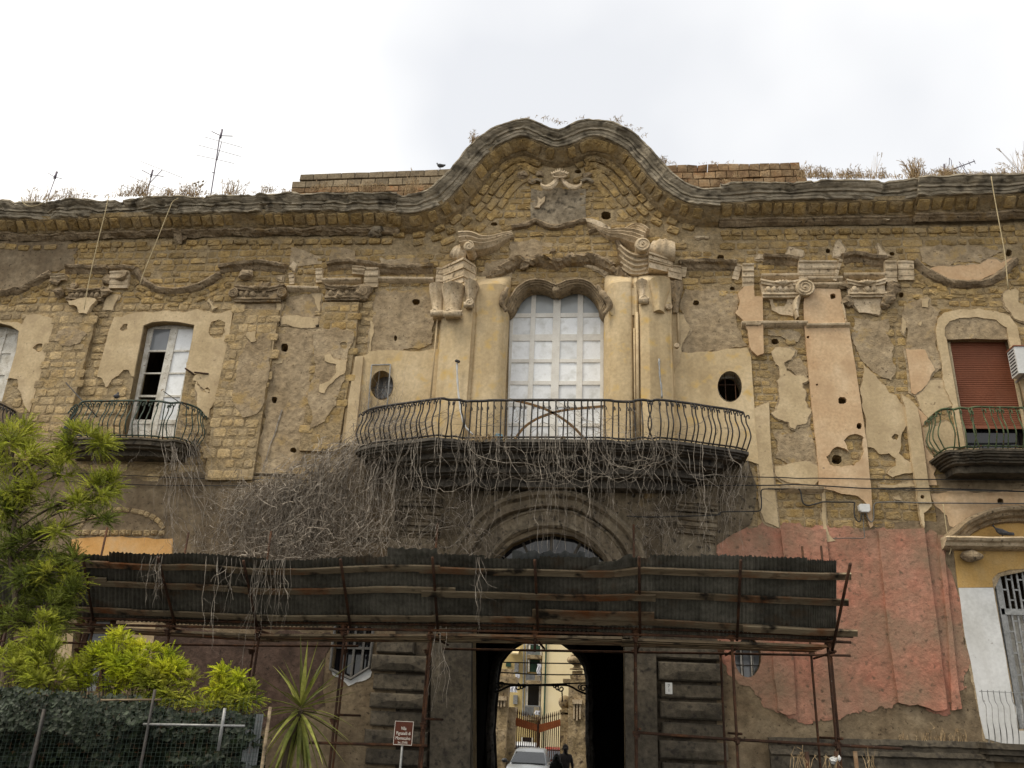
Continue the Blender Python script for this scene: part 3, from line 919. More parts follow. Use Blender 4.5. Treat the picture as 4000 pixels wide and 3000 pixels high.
def row(path, out, down, h_, step, lean=0.0, mat='tuff', yb=0.0, proud=(.02,.05), drop=.05, gap=.03):
    """a row of blocks that follows a moulding; lean: tilt of the face towards the ground"""
    for P, T, Nn, L in along(resample(path, .03), step):
        if rr.random() < drop: continue
        N3 = Vector((Nn.x, 0, Nn.y)); T3 = Vector((T.x, 0, T.y))
        n = (-EY*math.cos(lean)+N3*math.sin(lean))
        v = (-N3*math.cos(lean)-EY*math.sin(lean))
        O = Vector((P.x, yb-out, P.y))+N3*(down+rr.uniform(-.012,.012))
        put_stone(O, T3, v, n, L-gap, h_*rr.uniform(.85,1.02), rr.uniform(*proud), mat)
kL = [i for i, p in enumerate(path_r) if p.x > F(3580,700,-.75).x][0]
ext = lambda p: p+[p[-1]+(p[-1]-p[-2]).normalized()*.1]
MIDP = ext(path_m)
segs = [(ext(path_l), -.05, .050, .026), (MIDP, 0.0, .030, .014), (path_r[:kL+2], -.04, .020, .010), (path_r[kL:], -.14, .026, .012)]
for p_, yb, j, jn in segs:
    cornice(p_, yb, j, jn)
    row(p_, .33, .535, .36, lambda: rr.uniform(.22,.36), math.atan2(.34,.25), 'tuff', yb, (.02,.05), .05)
    if p_ is not MIDP: row(p_, .03, 1.00, .20, lambda: rr.uniform(.24,.40), 0, 'tuff', 0, (.02,.06), .08)
for dn, hh_, a0, pr in ((.77,.21,0,(.05,.10)), (.985,.22,4,(.03,.08)), (1.21,.22,8,(.02,.05)), (1.43,.20,14,(.015,.04))):
    row(path_m[a0:len(path_m)-a0], .02, dn, hh_, lambda: rr.uniform(.20,.36), 0, 'tuff', 0, pr, .04, -.035)

# ---------------------------------------------------------------- ledges, stepped entablatures
def ledge(pts, prof, mat='stucco', jit=.006, n=4, name='moulding', Y=0.0, jn=0.0, step=.07):
    m = MB()
    sweep(m, pxpath(pts, Y, n, step), prof, jit, 4.0, True, 0.0, False, jn)
    return m.build(name, mat, villa)
LED = [(0,-.02),(.12,-.01),(.16,.02),(.15,.06),(.09,.10),(.05,.12),(0,.14)]
THIN = [(0,-.01),(.07,-.005),(.09,.02),(.06,.045),(.03,.06),(0,.07)]
WORN = [(0,-.05),(.13,-.02),(.21,.03),(.18,.09),(.10,.13),(.05,.2),(0,.24)]
for pts in (A4((-40,1250),(120,1262),(240,1268)), A4((590,1252),(680,1236),(770,1242),(870,1262),(950,1266)),
            A1((560,1330),(720,1338),(900,1342)), A1((900,1350),(1020,1340),(1130,1352)), A1((1790,1335),(1900,1318),(2074,1305)),
            A2((0,1298),(130,1310),(262,1335)), A2((585,1312),(720,1292),(870,1302),(1000,1322)), A2((1000,1326),(1200,1338),(1440,1326)),
            A3((1350,1300),(1550,1290),(1820,1300))):
    ledge(pts, WORN, 'stucco_worn', .03, 4, 'entablature_ledge', 0, .02)
ARC = [(0,-.03),(.12,-.01),(.15,.04),(.12,.09),(.06,.14),(0,.17)]
arcs = [A1((1125,1350),(1180,1435),(1280,1495),(1400,1518),(1550,1500),(1680,1452),(1790,1385)),
        A1((-200,1560),(0,1540),(150,1512),(300,1445),(420,1378)),
        A4((1195,1285),(1300,1370),(1450,1440),(1600,1465),(1800,1430),(1990,1265))]
for a_, mt in zip(arcs, ('stucco_worn', 'stucco_worn', 'stucco_worn')):
    ledge(a_, ARC, mt, .03, 6, 'curved_moulding', 0, .02)
    P = pxpath(a_, 0, 6, .05)
    row(P, 0, .27, .17, lambda: rr.uniform(.16,.30), 0, 'tuff', 0, (.02,.06), .03, .02)
    row(P, 0, .45, .13, lambda: rr.uniform(.18,.32), 0, 'tuff', 0, (.02,.05), .15, .02)
def fascia(pts, h_, steps, out, mat='stucco', name='stepped_entablature', jit=.006):
    """pts: top edge in pixels; h_ in metres; steps shrink towards the wall going down"""
    prof = [(0, -.01), (out, 0)]
    for k in range(steps):
        o = out*(1-.62*k/steps)
        d0, d1 = h_*k/steps, h_*(k+1)/steps
        prof += [(o, d0+.03*h_), (o*.93, d0+.30*h_/steps), (o*.80, d0+.36*h_/steps), (o*.78, d1)]
    prof += [(0, h_)]
    m = MB()
    P = [F(p[0], p[1], -out) for p in pts]
    P = [Vector((p.x, p.z)) for p in P]
    P = resample(P, .09)
    sweep(m, P, prof, jit, 5.0, True)
    return m.build(name, mat, villa)
for pts, h_, st, out in (
        (A4((250,1278),(572,1278)), .46, 3, .24), (A4((576,1268),(605,1275)), .50, 3, .30), (A4((948,1278),(1048,1278)), .52, 3, .22), (A4((1052,1280),(1188,1282)), .48, 3, .14),
        (A3((1815,1305),(1868,1318)), .40, 3, .12), (A3((1868,1305),(1968,1305)), .56, 4, .24), (A3((1272,1315),(1372,1322)), .34, 3, .16), (A3((1374,1330),(1418,1335)), .26, 2, .08),
        (A2((882,1335),(992,1335)), .50, 3, .24), (A2((480,1345),(542,1340)), .36, 3, .16), (A2((262,1380),(300,1375)), .30, 3, .14), (A2((780,1322),(880,1330)), .18, 2, .22),
        (A2((1462,1338),(1530,1340)), .36, 3, .14),
        (A1((890,1365),(1042,1362)), .46, 3, .20), (A1((400,1390),(520,1385)), .14, 2, .2)):
    fascia(pts, h_, st, out, 'stucco', 'stepped_entablature', .012)
for pts in (A2((985,1432),(1445,1436)), A2((268,1502),(520,1510)), A2((548,1442),(862,1440)), A4((602,1402),(945,1400)), A4((-60,1408),(242,1405)), A4((312,1432),(592,1428)), A4((320,1480),(590,1478)),
            B4((-220,340),(-40,338),(310,335)), B4((302,358),(656,352)), B3((1885,352),(2010,350)), C4((100,228),(470,235))):
    ledge(pts, LED, 'stucco', .004, 0)
for pts in (B2((-40,352),(160,352)), B2((492,358),(800,360)), B2((0,1555),(330,1562))):
    ledge(pts, THIN, 'ledge', .012, 0)

# ---------------------------------------------------------------- capitals
def spiral(mb, c, r, y, depth, turns=2.2, hand=1, th=None, n=40):
    """a volute: a raised spiral band on a disc, facing the street"""
    mb.lathe((c.x, y, c.z), [(r*.25,-depth*.45),(r*.9,-depth*.5),(r,-depth*.3),(r,depth)], 18, 'Y')
    pts, rs = [], []
    for k in range(n+1):
        t = k/n
        a = hand*(math.pi/2 - turns*2*math.pi*t)
        rad = r*.9*(1-t)**.8+r*.08
        pts.append(Vector((c.x+rad*math.cos(a), y-depth*.55, c.z+rad*math.sin(a))))
        rs.append((th or r*.13)*(1-.55*t))
    mb.tube(pts, rs, 6)
    mb.ball((c.x, y-depth*.6, c.z), r*.16, 8, 5)
def capital(x0, x1, y0, y1, out, vl, vr, mat, worn=0.0, leaf=True):
    a, b = F(x0, y0, -out), F(x1, y0, -out)
    zt, zb = a.z, F((x0+x1)/2, y1, -out).z
    W_, H_ = b.x-a.x, zt-zb
    m = MB()
    n = 14
    top_, bot = [], []
    rings = []
    for (o, z, ins) in ((0,zt,0),(out,zt,0),(out*1.02,zt-H_*.10,0),(out*.86,zt-H_*.14,.02),(out*.84,zt-H_*.26,.02),(out*.5,zt-H_*.30,.04),(out*.5,zt-H_*.72,.04),(out*.80,zt-H_*.76,.03),(out*.82,zt-H_*.86,.03),(out*.6,zt-H_*.9,.04),(out*.62,zt-H_,.04),(0,zt-H_,.04)):
        rg = []
        for k in range(n+1):
            t = k/n
            bow = (1-.55*math.sin(math.pi*t)*(.5 if z > zt-H_*.3 else .1))
            rg.append(Vector((a.x+ins*W_+(W_-2*ins*W_)*t, -o*bow, z - (.04*math.sin(math.pi*t)*H_*3 if z > zt-H_*.3 else 0))))
        rings.append(rg)
    m.loft(rings, False)
    for e in (0, n):
        m.add([r[e] for r in rings], [tuple(range(len(rings)))])
    if worn: m.jitter(worn, 7, 0, worn*.5)
    cap = m.build('capital', mat, villa)
    ne = max(3, int(W_/.17))
    for k in range(ne):
        if worn and rr.random() < .45: continue
        e = MB()
        cx = a.x+W_*(.10+.80*(k+.5)/ne)
        e.ball((cx, -out*.72, zt-H_*.56), W_/ne*.36, 8, 6, (1,.8,1.25))
        e.tube([(cx+W_/ne*.44*math.cos(q_), -out*.70, zt-H_*.52+W_/ne*.62*math.sin(q_)) for q_ in [math.pi+math.pi*i/8 for i in range(9)]], W_/ne*.07, 5)
        if worn: e.jitter(worn*.5, 9)
        e.build('egg', mat, cap, True)
    for flag, cx, hd in ((vl, a.x+W_*.02, 1), (vr, b.x-W_*.02, -1)):
        if flag:
            e = MB()
            spiral(e, Vector((cx, 0, zt-H_*.55)), H_*.46*flag, -out*.92, .07, 2.4, hd)
            e.build('volute', mat, cap, True)
    if leaf:
        e = MB()
        for k in range(-3, 4):
            an = k*.36
            base = Vector((a.x+W_/2, -out*.8, zt-H_*.36))
            tip = base+Vector((math.sin(an)*W_*.26, -out*.28, math.cos(an)*H_*.22+H_*.04))
            e.tube([base, base.lerp(tip,.5)+Vector((0,-.03,.01)), tip], [.02,.035,.008], 6)
        if worn: e.jitter(worn*.4, 9)
        e.build('leaf_ornament', mat, cap, True)
    return cap
def pc(f, x0, y0, x1, y1):
    (a,), (b,) = f((x0, y0)), f((x1, y1))
    return a[0], b[0], a[1], b[1]
capital(*pc(A4, -60, 1425, 300, 1565), .22, 0, 1.0, 'stucco')
capital(*pc(A4, 640, 1425, 962, 1562), .22, 0, 0, 'stucco', .012)
capital(*pc(A1, 540, 1495, 840, 1600), .20, 0, 0, 'stucco_worn', .03)
capital(*pc(A1, 1895, 1470, 2300, 1600), .22, .6, .6, 'stucco_worn', .018)
capital(*pc(A2, 552, 1465, 880, 1588), .20, 0, .6, 'stucco_worn', .03)
def lumps(f, spots, mat='stucco_worn', name='stucco_fragment'):
    for x, y, r_ in spots:
        (p_,) = f((x, y))
        c = F(p_[0], p_[1], -.08)
        m = MB()
        m.ball(c, r_*.00302*1.9, 9, 7, (1, .6, .9))
        m.jitter(r_*.0035, 8/max(.4, r_*.05), 0, r_*.0012)
        m.build(name, mat, villa)
lumps(A4, [(1000,1500,30),(985,1590,34),(620,1480,26),(640,1620,26),(950,1640,22)])
lumps(A2, [(880,1540,36),(210,1560,30),(60,1490,32),(690,1560,30)])
lumps(A1, [(1000,1400,34),(870,1440,26),(600,1490,22),(850,1540,34),(480,1540,26),(1990,1400,34),(450,1440,26)])
lumps(A4, [(940,895,42),(1035,905,20)], 'stucco')
lumps(A1, [(1470,1090,34),(1450,1040,26)])
lumps(A2, [(1010,1020,40),(960,1060,28),(1100,960,36)], 'ledge')
lumps(A3, [(300,420,30),(470,420,28),(380,440,24),(90,585,22),(225,575,18),(610,590,20),(160,640,16)], 'stucco_worn')
lumps(A3, [(150,1290,30),(210,1270,24),(480,1265,26),(100,1320,26),(330,1200,12)], 'stucco_worn')

# acanthus drop below the right volute
def drop_leaf(f, pts, w_, out, mat='stucco', name='leaf_ornament'):
    P = smooth_path([F(*f(p)[0], -out) for p in pts], 5)
    n = len(P)
    m = MB()
    rings = []
    for i, p in enumerate(P):
        t = i/(n-1)
        ww = w_*(.55+.45*math.sin(math.pi*min(1, t*1.1)))*(1-.35*t)
        rings.append([p+Vector((ww*c, (.05 if abs(c) == 1 else -.05*(1-abs(c))) + (.10 if abs(c) == 1 else 0), 0)) for c in (-1,-.6,-.2,0,.2,.6,1)])
    m.loft(rings, False)
    m.jitter(.012, 6)
    return m.build(name, mat, villa, True)
drop_leaf(B4, [(265,100),(235,150),(230,220),(245,290)], .11, .14)
drop_leaf(B4, [(600,180),(620,250),(630,330)], .05, .10)

# raised pilasters of bare masonry in the left wing
def raised(px4, out, mat, hrow, wr, drop=.05):
    m = MB(); m.slab(rag(px4, -out, .02, .12), -out, 0.0, []); m.build('pilaster', 'mortar', villa)
    fill(px4, hrow, wr, mat, -out, drop, (.005,.022), .02, .015)
raised([(222,1215,1),(372,1222,1),(362,1300,1),(221,1800),(70,1800,1)], .12, 'tuff_pale', (.22,.29), (.22,.42))
raised([(918,1205,1),(1090,1210,1),(1080,1276,1),(985,1873),(800,1873,1),(839,1563,1)], .12, 'tuff_pale', (.22,.29), (.22,.42))
raised([(1262,1180,1),(1402,1180,1),(1392,1312,1),(1318,1760),(1168,1760,1)], .12, 'tuff', (.19,.25), (.2,.42))
# old coats left on the pilasters
coat(RP, B2((490,385),(640,370),(790,400),(770,520),(730,640),(720,800),(650,1000),(560,1130),(430,1200),(420,900),(470,600)), 'render', .145, .12, (), -.05)
coat(RP, B1((1930,620),(2074,420),(2190,430),(2170,800),(2100,1050),(1960,1100),(1880,900)), 'render', .145, .12, (), -.05)
coat(RP, B1((470,400),(600,370),(700,420),(640,500),(500,520),(440,480)), 'render', .145, .12, (), -.05)
for pts in (B2((555,600),(600,580),(640,630),(740,630),(720,740),(640,790),(600,830),(550,905),(510,890),(520,830),(580,810),(650,740),(650,670),(600,660),(555,640)), B1((2000,410),(2074,400),(2074,480),(2030,490),(1995,440)), B1((545,155),(780,148),(700,260),(640,255),(620,200),(560,185))):
    coat(PP, pts, 'plaster_cream', .17, .1, (), -.05, .035)

# ---------------------------------------------------------------- fill the bare masonry with blocks
gx0, gx1 = path_m[0].x, path_m[-1].x
topl = [(p.x, p.y-1.06) for p in path_l[::4]]
topm = []
for i in range(0, len(path_m), 3):
    a, b = path_m[max(i-1,0)], path_m[min(i+1,len(path_m)-1)]
    t = (b-a).normalized()
    p = path_m[i]+Vector((t.y,-t.x))*1.36
    topm.append((p.x, p.y))
topr = [(p.x, p.y-1.06) for p in path_r[::4]]
botl, botr = F(-260,1130), F(4380,1130)
zsplit = F(2170,1170).z
fill([(XL, zsplit)]+[t for t in topl if t[0] > XL]+topm+[t for t in topr if t[0] < XR]+[(XR, zsplit)], (.15,.24), (.16,.52), 'tuff', 0, .07, (.008,.036), .03, .02, True)
fill([(XL, F(-200,1950).z), (XL, zsplit-.02), (F(1480,1300).x, zsplit-.02), (F(1480,1300).x, F(1300,1950).z)], (.19,.30), (.2,.46), 'tuff_pale', 0, .04, (.008,.036), .02, .015, True)
fill([(F(2900,1300).x, F(3000,2090).z), (F(2880,1300).x, zsplit-.02), (XR, zsplit-.02), (XR, F(3900,2090).z)], (.15,.24), (.18,.46), 'tuff', 0, .12, (.006,.03), .04, .02, True)
fill([(F(1480,1300).x, F(2000,1260).z), (F(1480,1300).x, zsplit-.02), (F(2880,1300).x, zsplit-.02), (F(2880,1300).x, F(2000,1260).z)], (.15,.23), (.18,.46), 'tuff', 0, .12, (.006,.03), .03, .02, True)
# eroded base of the red wall, bare blocks at the plinth
fill(H((760,760),(1180,740),(1180,850),(760,850)), (.13,.18), (.2,.4), 'tuff', -.02, .35, (.01,.03))
fill(H((1200,740),(1900,780),(1900,830),(1200,800)), (.13,.18), (.2,.4), 'tuff', -.02, .6, (.01,.03))
# flat arch and lintel over the lower left window
P = pxpath(C1((660,590),(740,500),(900,432),(1050,410),(1230,430),(1370,490),(1445,590)), 0, 6, .05)
row(P, .02, .05, .15, lambda: rr.uniform(.13,.22), 0, 'tuff_pale', 0, (.03,.06), 0, .015)
row(pxpath(C1((645,625),(1462,625)), 0, 0, .05), .02, 0, .16, lambda: rr.uniform(.14,.26), 0, 'tuff_pale', 0, (.05,.09), 0, .015)

def finish_stones():
    STONES.sort(key=lambda s: -s[3])
    for M_, i, mat, a in STONES[:300]:
        o = bpy.data.objects.new('tuff_block', stone_data(i, mat))
        col.objects.link(o)
        o.parent = villa
        o.matrix_local = Matrix.Translation(-ORG[villa.name]) @ M_
    for mat in ('tuff', 'tuff_pale'):
        mb = MB()
        for M_, i, mt, a in STONES[300:]:
            if mt != mat: continue
            mb.add([M_ @ Vector(v) for v in STV[i][0]], STV[i][1], rr.random())
        if mb.v: mb.build('tuff_masonry', mat, villa, kind='stuff')
    print('stones', len(STONES))
finish_stones()

# ---------------------------------------------------------------- jambs and rooms behind the openings
def jamb(key, mat, depth, room=None, y0=0.0):
    o = OPENW[key]
    n = len(o)
    m = MB()
    f_ = [Vector((x, y0, z)) for x, z in o]
    k_ = [Vector((x, depth, z)) for x, z in o]
    m.add(f_+k_, [(i, n+i, n+(i+1) % n, (i+1) % n) for i in range(n)])
    j = m.build('window_reveal', mat, villa)
    if room:
        xs = [p[0] for p in o]; zs = [p[1] for p in o]
        x0, x1, z0, z1 = min(xs)-.5, max(xs)+.5, min(zs)-.1, max(zs)+.4
        y0, y1 = .52, .52+room
        m = MB()
        m.add([(x0,y0,z0),(x1,y0,z0),(x1,y1,z0),(x0,y1,z0),(x0,y0,z1),(x1,y0,z1),(x1,y1,z1),(x0,y1,z1)],
              [(0,1,2,3),(4,7,6,5),(0,3,7,4),(1,5,6,2),(3,2,6,7)])
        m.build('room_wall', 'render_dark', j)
    return j
def grid_window(cols, yref, rows, xref, Y, mat, pane, depth=.07, name='window', top_pad=0.0):
    """cols: pixel pairs of the panes at height yref; rows: pixel pairs of the panes at xref; first/last entry = outer edge"""
    X = [[F(a, yref, Y).x for a in c] for c in cols[1:-1]]
    Z = [[F(xref, a, Y).z for a in r] for r in rows[1:-1]]
    xl, xr = F(cols[0], yref, Y).x, F(cols[-1], yref, Y).x
    zt, zb = F(xref, rows[0], Y).z+top_pad, F(xref, rows[-1], Y).z
    m = MB()
    xs = [xl]+[a for c in X for a in c]+[xr]
    zs = [zt]+[a for r in Z for a in r]+[zb]
    for i in range(0, len(xs), 2):
        a, b = xs[i], xs[i+1]
        m.box(((a+b)/2, Y+depth/2, (zt+zb)/2), (b-a, depth, zt-zb))
    for i in range(0, len(zs), 2):
        a, b = zs[i], zs[i+1]
        for c in X:
            m.box(((c[0]+c[1])/2, Y+depth/2+.004, (a+b)/2), (c[1]-c[0]-.002, depth-.014, a-b))
    wn = m.build(name, mat, villa)
    for i, c in enumerate(X):
        for j, r in enumerate(Z):
            pm = pane(i, j)
            if pm is None: continue
            e = MB(); e.tint = rr.random()
            w_, h_ = c[1]-c[0], r[0]-r[1]
            cx, cz = (c[0]+c[1])/2, (r[0]+r[1])/2
            t = rr.uniform(-.006,.006); t2 = rr.uniform(-.006,.006)
            yy = Y+depth*.55
            e.add([(c[0]-.004,yy+t,r[1]-.004),(c[1]+.004,yy-t,r[1]-.004),(c[1]+.004,yy-t+t2,r[0]+.004),(c[0]-.004,yy+t+t2,r[0]+.004),
                   (c[0]-.004,yy+.02,r[1]-.004),(c[1]+.004,yy+.02,r[1]-.004),(c[1]+.004,yy+.02,r[0]+.004),(c[0]-.004,yy+.02,r[0]+.004)],
                  [(0,1,2,3),(5,4,7,6),(0,4,5,1),(1,5,6,2),(2,6,7,3),(3,7,4,0)])
            e.build('pane', pm, wn)
    return wn
jamb('centre', 'plaster_yellow', .45, 1.5)
grid_window([1978,(2004,2072),(2090,2159),(2188,2255),(2277,2345),2372], 1273,
            [1085,(1100,1222),(1238,1305),(1330,1402),(1415,1487),(1502,1572),(1588,1652),(1664,1712),1735], 2174, .22, 'white_paint',
            lambda i, j: 'glass_milk' if j == 0 else 'white_pane', .07)  # white panes: sky reflected in the glass is put into the colour
jamb('left', 'plaster_cream', .45, 1.8)
def lp(i, j):
    if j == 4: return 'old_white'
    if i == 1: return 'white_pane'
    return 'glass_grey' if j == 0 else None
y_, s_ = 1100, 1000/2074
c_ = lambda x: x*s_
r_ = lambda y: 1100+y*s_
grid_window([c_(1178),(c_(1226),c_(1366)),(c_(1424),c_(1556)),c_(1600)], r_(460),
            [r_(330),(r_(382),r_(552)),(r_(566),r_(735)),(r_(746),r_(918)),(r_(934),r_(1118)),(r_(1152),r_(1262)),r_(1300)], c_(1390), .22, 'old_white', lp, .07, 'window', .1)
jamb('farleft', 'plaster_cream', .45, 1.5)
grid_window([c_(-200),(c_(-170),c_(-60)),(c_(40),c_(125)),c_(160)], r_(460),
            [r_(350),(r_(420),r_(560)),(r_(580),r_(740)),(r_(755),r_(930)),(r_(945),r_(1120)),r_(1300)], c_(60), .22, 'old_white', lambda i, j: 'old_white', .07, 'window', .1)
# roller shutter of the right window
jamb('right', 'plaster_cream', .45, 1.5)
def F2(f, x, y, Y): return F(*f((x, y))[0], Y)
a, b = F2(B4, 1465, 475, .18), F2(B4, 1945, 475, .18)
zb = F2(B4, 1700, 1178, .18).z
sh = MB()
ns = 46
rings = []
for k in range(ns):
    z0 = a.z+(zb-a.z)*k/ns; z1 = a.z+(zb-a.z)*(k+1)/ns
    for zz, yy in ((z0,.19),(z0*.75+z1*.25,.176),(z0*.25+z1*.75,.176),(z1,.19)):
        rings.append([Vector((a.x-.05, yy, zz)), Vector((b.x+.35, yy, zz))])
sh.loft(rings, False)
sh = sh.build('roller_shutter', 'shutter', villa)
m = MB(); m.box(((a.x+b.x)/2+.15, .17, zb-.02), (b.x-a.x+.4, .03, .05)); m.build('bottom_rail', 'shutter', sh)
m = MB()
for p0, p1 in (((1458,470),(1606,1345)), ((1945,470),(2175,1345))):
    A_, B_ = F2(B4, *p0, .12), F2(B4, *p1, .12)
    m.bar((A_.x, .12, A_.z), (A_.x, .12, B_.z-.3), .05, .06, EY)
m.bar(F2(B4,1450,468,.12), F2(B4,1950,468,.12), .05, .05)
m.build('shutter_frame', 'bronze_frame', sh)
m = MB(); m.box(((a.x+b.x)/2+.1, .32, zb-.6), (b.x-a.x+.3, .02, 1.3)); m.build('pane', 'glass_dark', sh)
# oval windows
for key, cen, mat, rusty in (('oval_l', (1492,1505), 'plaster_yellow', False), ('oval_r', (2851,1510), 'white_wall', True)):
    j = jamb(key, mat, .42, None if not rusty else 1.2, -.055)
    c = F(*cen, .15)
    if rusty:
        m = MB()
        for dx in (-.11, .12): m.tube([(c.x+dx, .12, c.z-.42), (c.x+dx, .12, c.z+.42)], .010, 6)
        m.tube([(c.x-.34, .12, c.z+.03), (c.x+.34, .12, c.z+.03)], .010, 6)
        m.build('grille', 'rust', j)
        m = MB(); m.box((c.x, .30, c.z+.30), (.8, .05, .07)); m.box((c.x+.29,.30,c.z),(.06,.05,.8)); m.build('frame', 'old_white', j)
    else:
        o = OPENW[key]
        m = MB(); m.slab([(x, z) for x, z in o], .40, .43); m.build('pane', 'glass_grey', j)
        m = MB()
        q1, q2, q3, q4 = (F2(B2, *p, -.10) for p in ((938,676),(1090,672),(1062,1020),(908,1032)))
        for u_, v_ in ((q1,q2),(q2,q3),(q3,q4),(q4,q1)): m.tube([u_, v_], .018, 6)
        m.build('wire_frame', 'galv', j)
        m = MB()
        for u_, v_ in (((930,862),(1110,860)),((980,862),(1050,945)),((1048,862),(975,945)),((1000,720),(985,862)),((975,945),(1050,945))): m.tube([F2(B2,*u_,-.02), F2(B2,*v_,-.02)], .010, 6)
        m.build('grille', 'iron', j)

# ---------------------------------------------------------------- piers beside the great window
zf, ztop = F(2170,1735,-.5).z, F(2170,1100,-.5).z
def pier(f, yz, prof, mat='plaster_yellow'):
    rings = []
    zs = [zf-.15+(ztop-zf+.15)*k/14 for k in range(15)]
    pts = []
    for zx, out in prof:
        p = f((zx, yz))[0]
        pts.append((F(p[0], p[1], -out).x, -out))
    P = smooth_path([Vector((x, y, 0)) for x, y in pts], 3)
    for z in zs:
        rings.append([Vector((p.x, p.y, z)) for p in P])
    for dz, k in ((.10,.82),(.25,.5),(.42,.12)):
        rings.append([Vector((p.x, p.y*k if p.y < 0 else p.y, ztop+dz)) for p in P])
    m = MB(); m.loft(rings, False)
    top_ = rings[-1]
    m.add(top_+[Vector((p.x, .0, p.z)) for p in top_], [(k, k+1, len(top_)+k+1, len(top_)+k) for k in range(len(top_)-1)])
    m.jitter(.006, 2)
    return m.build('pier', mat, villa)
pier(B2, 890, [(1446,.0),(1450,.05),(1456,.28),(1466,.33),(1560,.40),(1640,.46),(1700,.50),(1714,.49),(1722,.38),(1740,.36),(1756,.40),(1830,.44),(1900,.44),(1955,.39),(1995,.24),(2020,.05),(2024,-.2)])
pier(B3, 800, [(741,-.2),(745,.05),(765,.22),(800,.36),(860,.44),(920,.46),(968,.44),(982,.37),(990,.33),(1004,.42),(1024,.42),(1034,.36),(1046,.47),(1108,.53),(1130,.53),(1200,.45),(1262,.40),(1290,.34),(1306,.30),(1314,.05),(1318,.0)])

# hood over the window: two lobes
HOOD = [(.0,-.13),(.26,-.125),(.33,-.10),(.34,-.07),(.30,-.055),(.29,-.03),(.25,-.02),(.24,.01),(.18,.025),(.16,.045),(.08,.06),(-.2,.07)]
hl = [(1958,1232),(1968,1212),(1990,1205),(2003,1180),(2025,1142),(2055,1117),(2088,1108),(2122,1111),(2150,1122),(2168,1129)]
hr = [(2174,1129),(2194,1122),(2222,1110),(2256,1106),(2290,1114),(2322,1140),(2345,1178),(2352,1205),(2366,1222),(2360,1232)]
for h_ in (hl[1:], hr[:-1]):
    m = MB(); sweep(m, pxpath(h_, -.25, 5, .04), HOOD, .014, 5, True, 0, False, .006); m.build('hood_moulding', 'stucco_worn', villa)
HOOD2 = [(.0,-.10),(.18,-.09),(.26,-.05),(.25,.0),(.20,.05),(.15,.12),(0,.16)]
m = MB(); sweep(m, pxpath(W((1056,606),(1072,590),(1098,573),(1130,561),(1165,560),(1200,568),(1238,560),(1285,560),(1318,574),(1346,596),(1368,622)), -.12, 5, .05), HOOD2, .05, 3.0, True, 0, False, .035, .5); m.build('hood_moulding', 'stucco_worn', villa)
m = MB(); p = F(2171,1128,-.28); m.lathe((p.x, -.20, p.z), [(.03,-.10),(.08,-.09),(.10,0),(.10,.25)], 12, 'Y'); m.jitter(.012, 6); m.build('corbel', 'stucco_worn', villa, True)
# curled ends of the hood
for f, pts in ((A2, [(2040,1500),(2010,1560),(1990,1620),(2030,1690)]), (A3, [(690,1480),(740,1560),(790,1640),(740,1720)])):
    m = MB()
    P = [F2(f, *p, -.45) for p in pts]
    m.tube(smooth_path(P, 5), [.05]*4+[.085]*4+[.075]*4+[.05]*4, 8)
    m.jitter(.02, 6); m.build('hood_scroll', 'stucco_worn', villa, True)
# curving shoulders of plaster between hood and pier
for f, pts in ((A2, [(1790,1570),(1850,1520),(1930,1490),(2000,1540),(1960,1640),(1940,1720),(1790,1720)]), (A3, [(750,1560),(800,1500),(880,1515),(1000,1500),(1000,1720),(800,1720),(770,1640)])):
    m = MB(); o = rag(f(*pts), -.4, .05, .08); m.slab(o, -.40, 0); m.build('plaster_patch', 'plaster_yellow', villa)

# ---------------------------------------------------------------- scrolled brackets and broken pediment
def band(f, pts, out, prof, mat='stucco', name='pediment_scroll', jit=.006, smooth=False, Yp=None):
    P = pxpath(f(*pts), -(Yp if Yp is not None else out*.7), 6, .05)
    m = MB(); sweep(m, P, [(o*out, d) for o, d in prof], jit, 4, True); return m.build(name, mat, villa, smooth)
FLUTE = [(0,-.16),(.85,-.15),(1,-.10),(.86,-.06),(.95,-.02),(.80,.02),(.9,.06),(.72,.10),(.6,.14),(0,.18)]
def arm(f, pts, out, w0, w1, mat='stucco', name='pediment_scroll'):
    """a scroll arm that swells from a thin tip to a full fluted band"""
    P = pxpath(f(*pts), -out*.7, 6, .05)
    n = len(P)
    rings = []
    for i_ in range(n):
        a_, b_ = P[max(i_-1,0)], P[min(i_+1,n-1)]
        t = (b_-a_).normalized()
        nn = Vector((t.y, -t.x)) if t.x > 0 else Vector((-t.y, t.x))
        e = i_/(n-1)
        e = e*e*(3-2*e)
        k = w0+(w1-w0)*e
        oo = out*(.30+.70*e)
        rings.append([Vector(((P[i_]+nn*d*k).x, -o*oo, (P[i_]+nn*d*k).y)) for o, d in FLUTE])
    m = MB(); m.loft(rings, False); m.add(rings[0], [tuple(range(len(FLUTE)))]); m.add(rings[-1], [tuple(range(len(FLUTE)))])
    m.jitter(.012, 4, 0, .005)
    return m.build(name, mat, villa)
arm(A2, [(2070,1010),(1990,1040),(1900,1090),(1810,1118),(1730,1112),(1650,1125)], .62, .6, 1.55)
arm(A3, [(610,940),(700,985),(790,1030),(870,1045),(960,1070),(1060,1110)], .46, .25, 1.25)
arm(A3, [(840,1035),(930,1010),(1010,1000),(1085,1060)], .36, .3, .9)
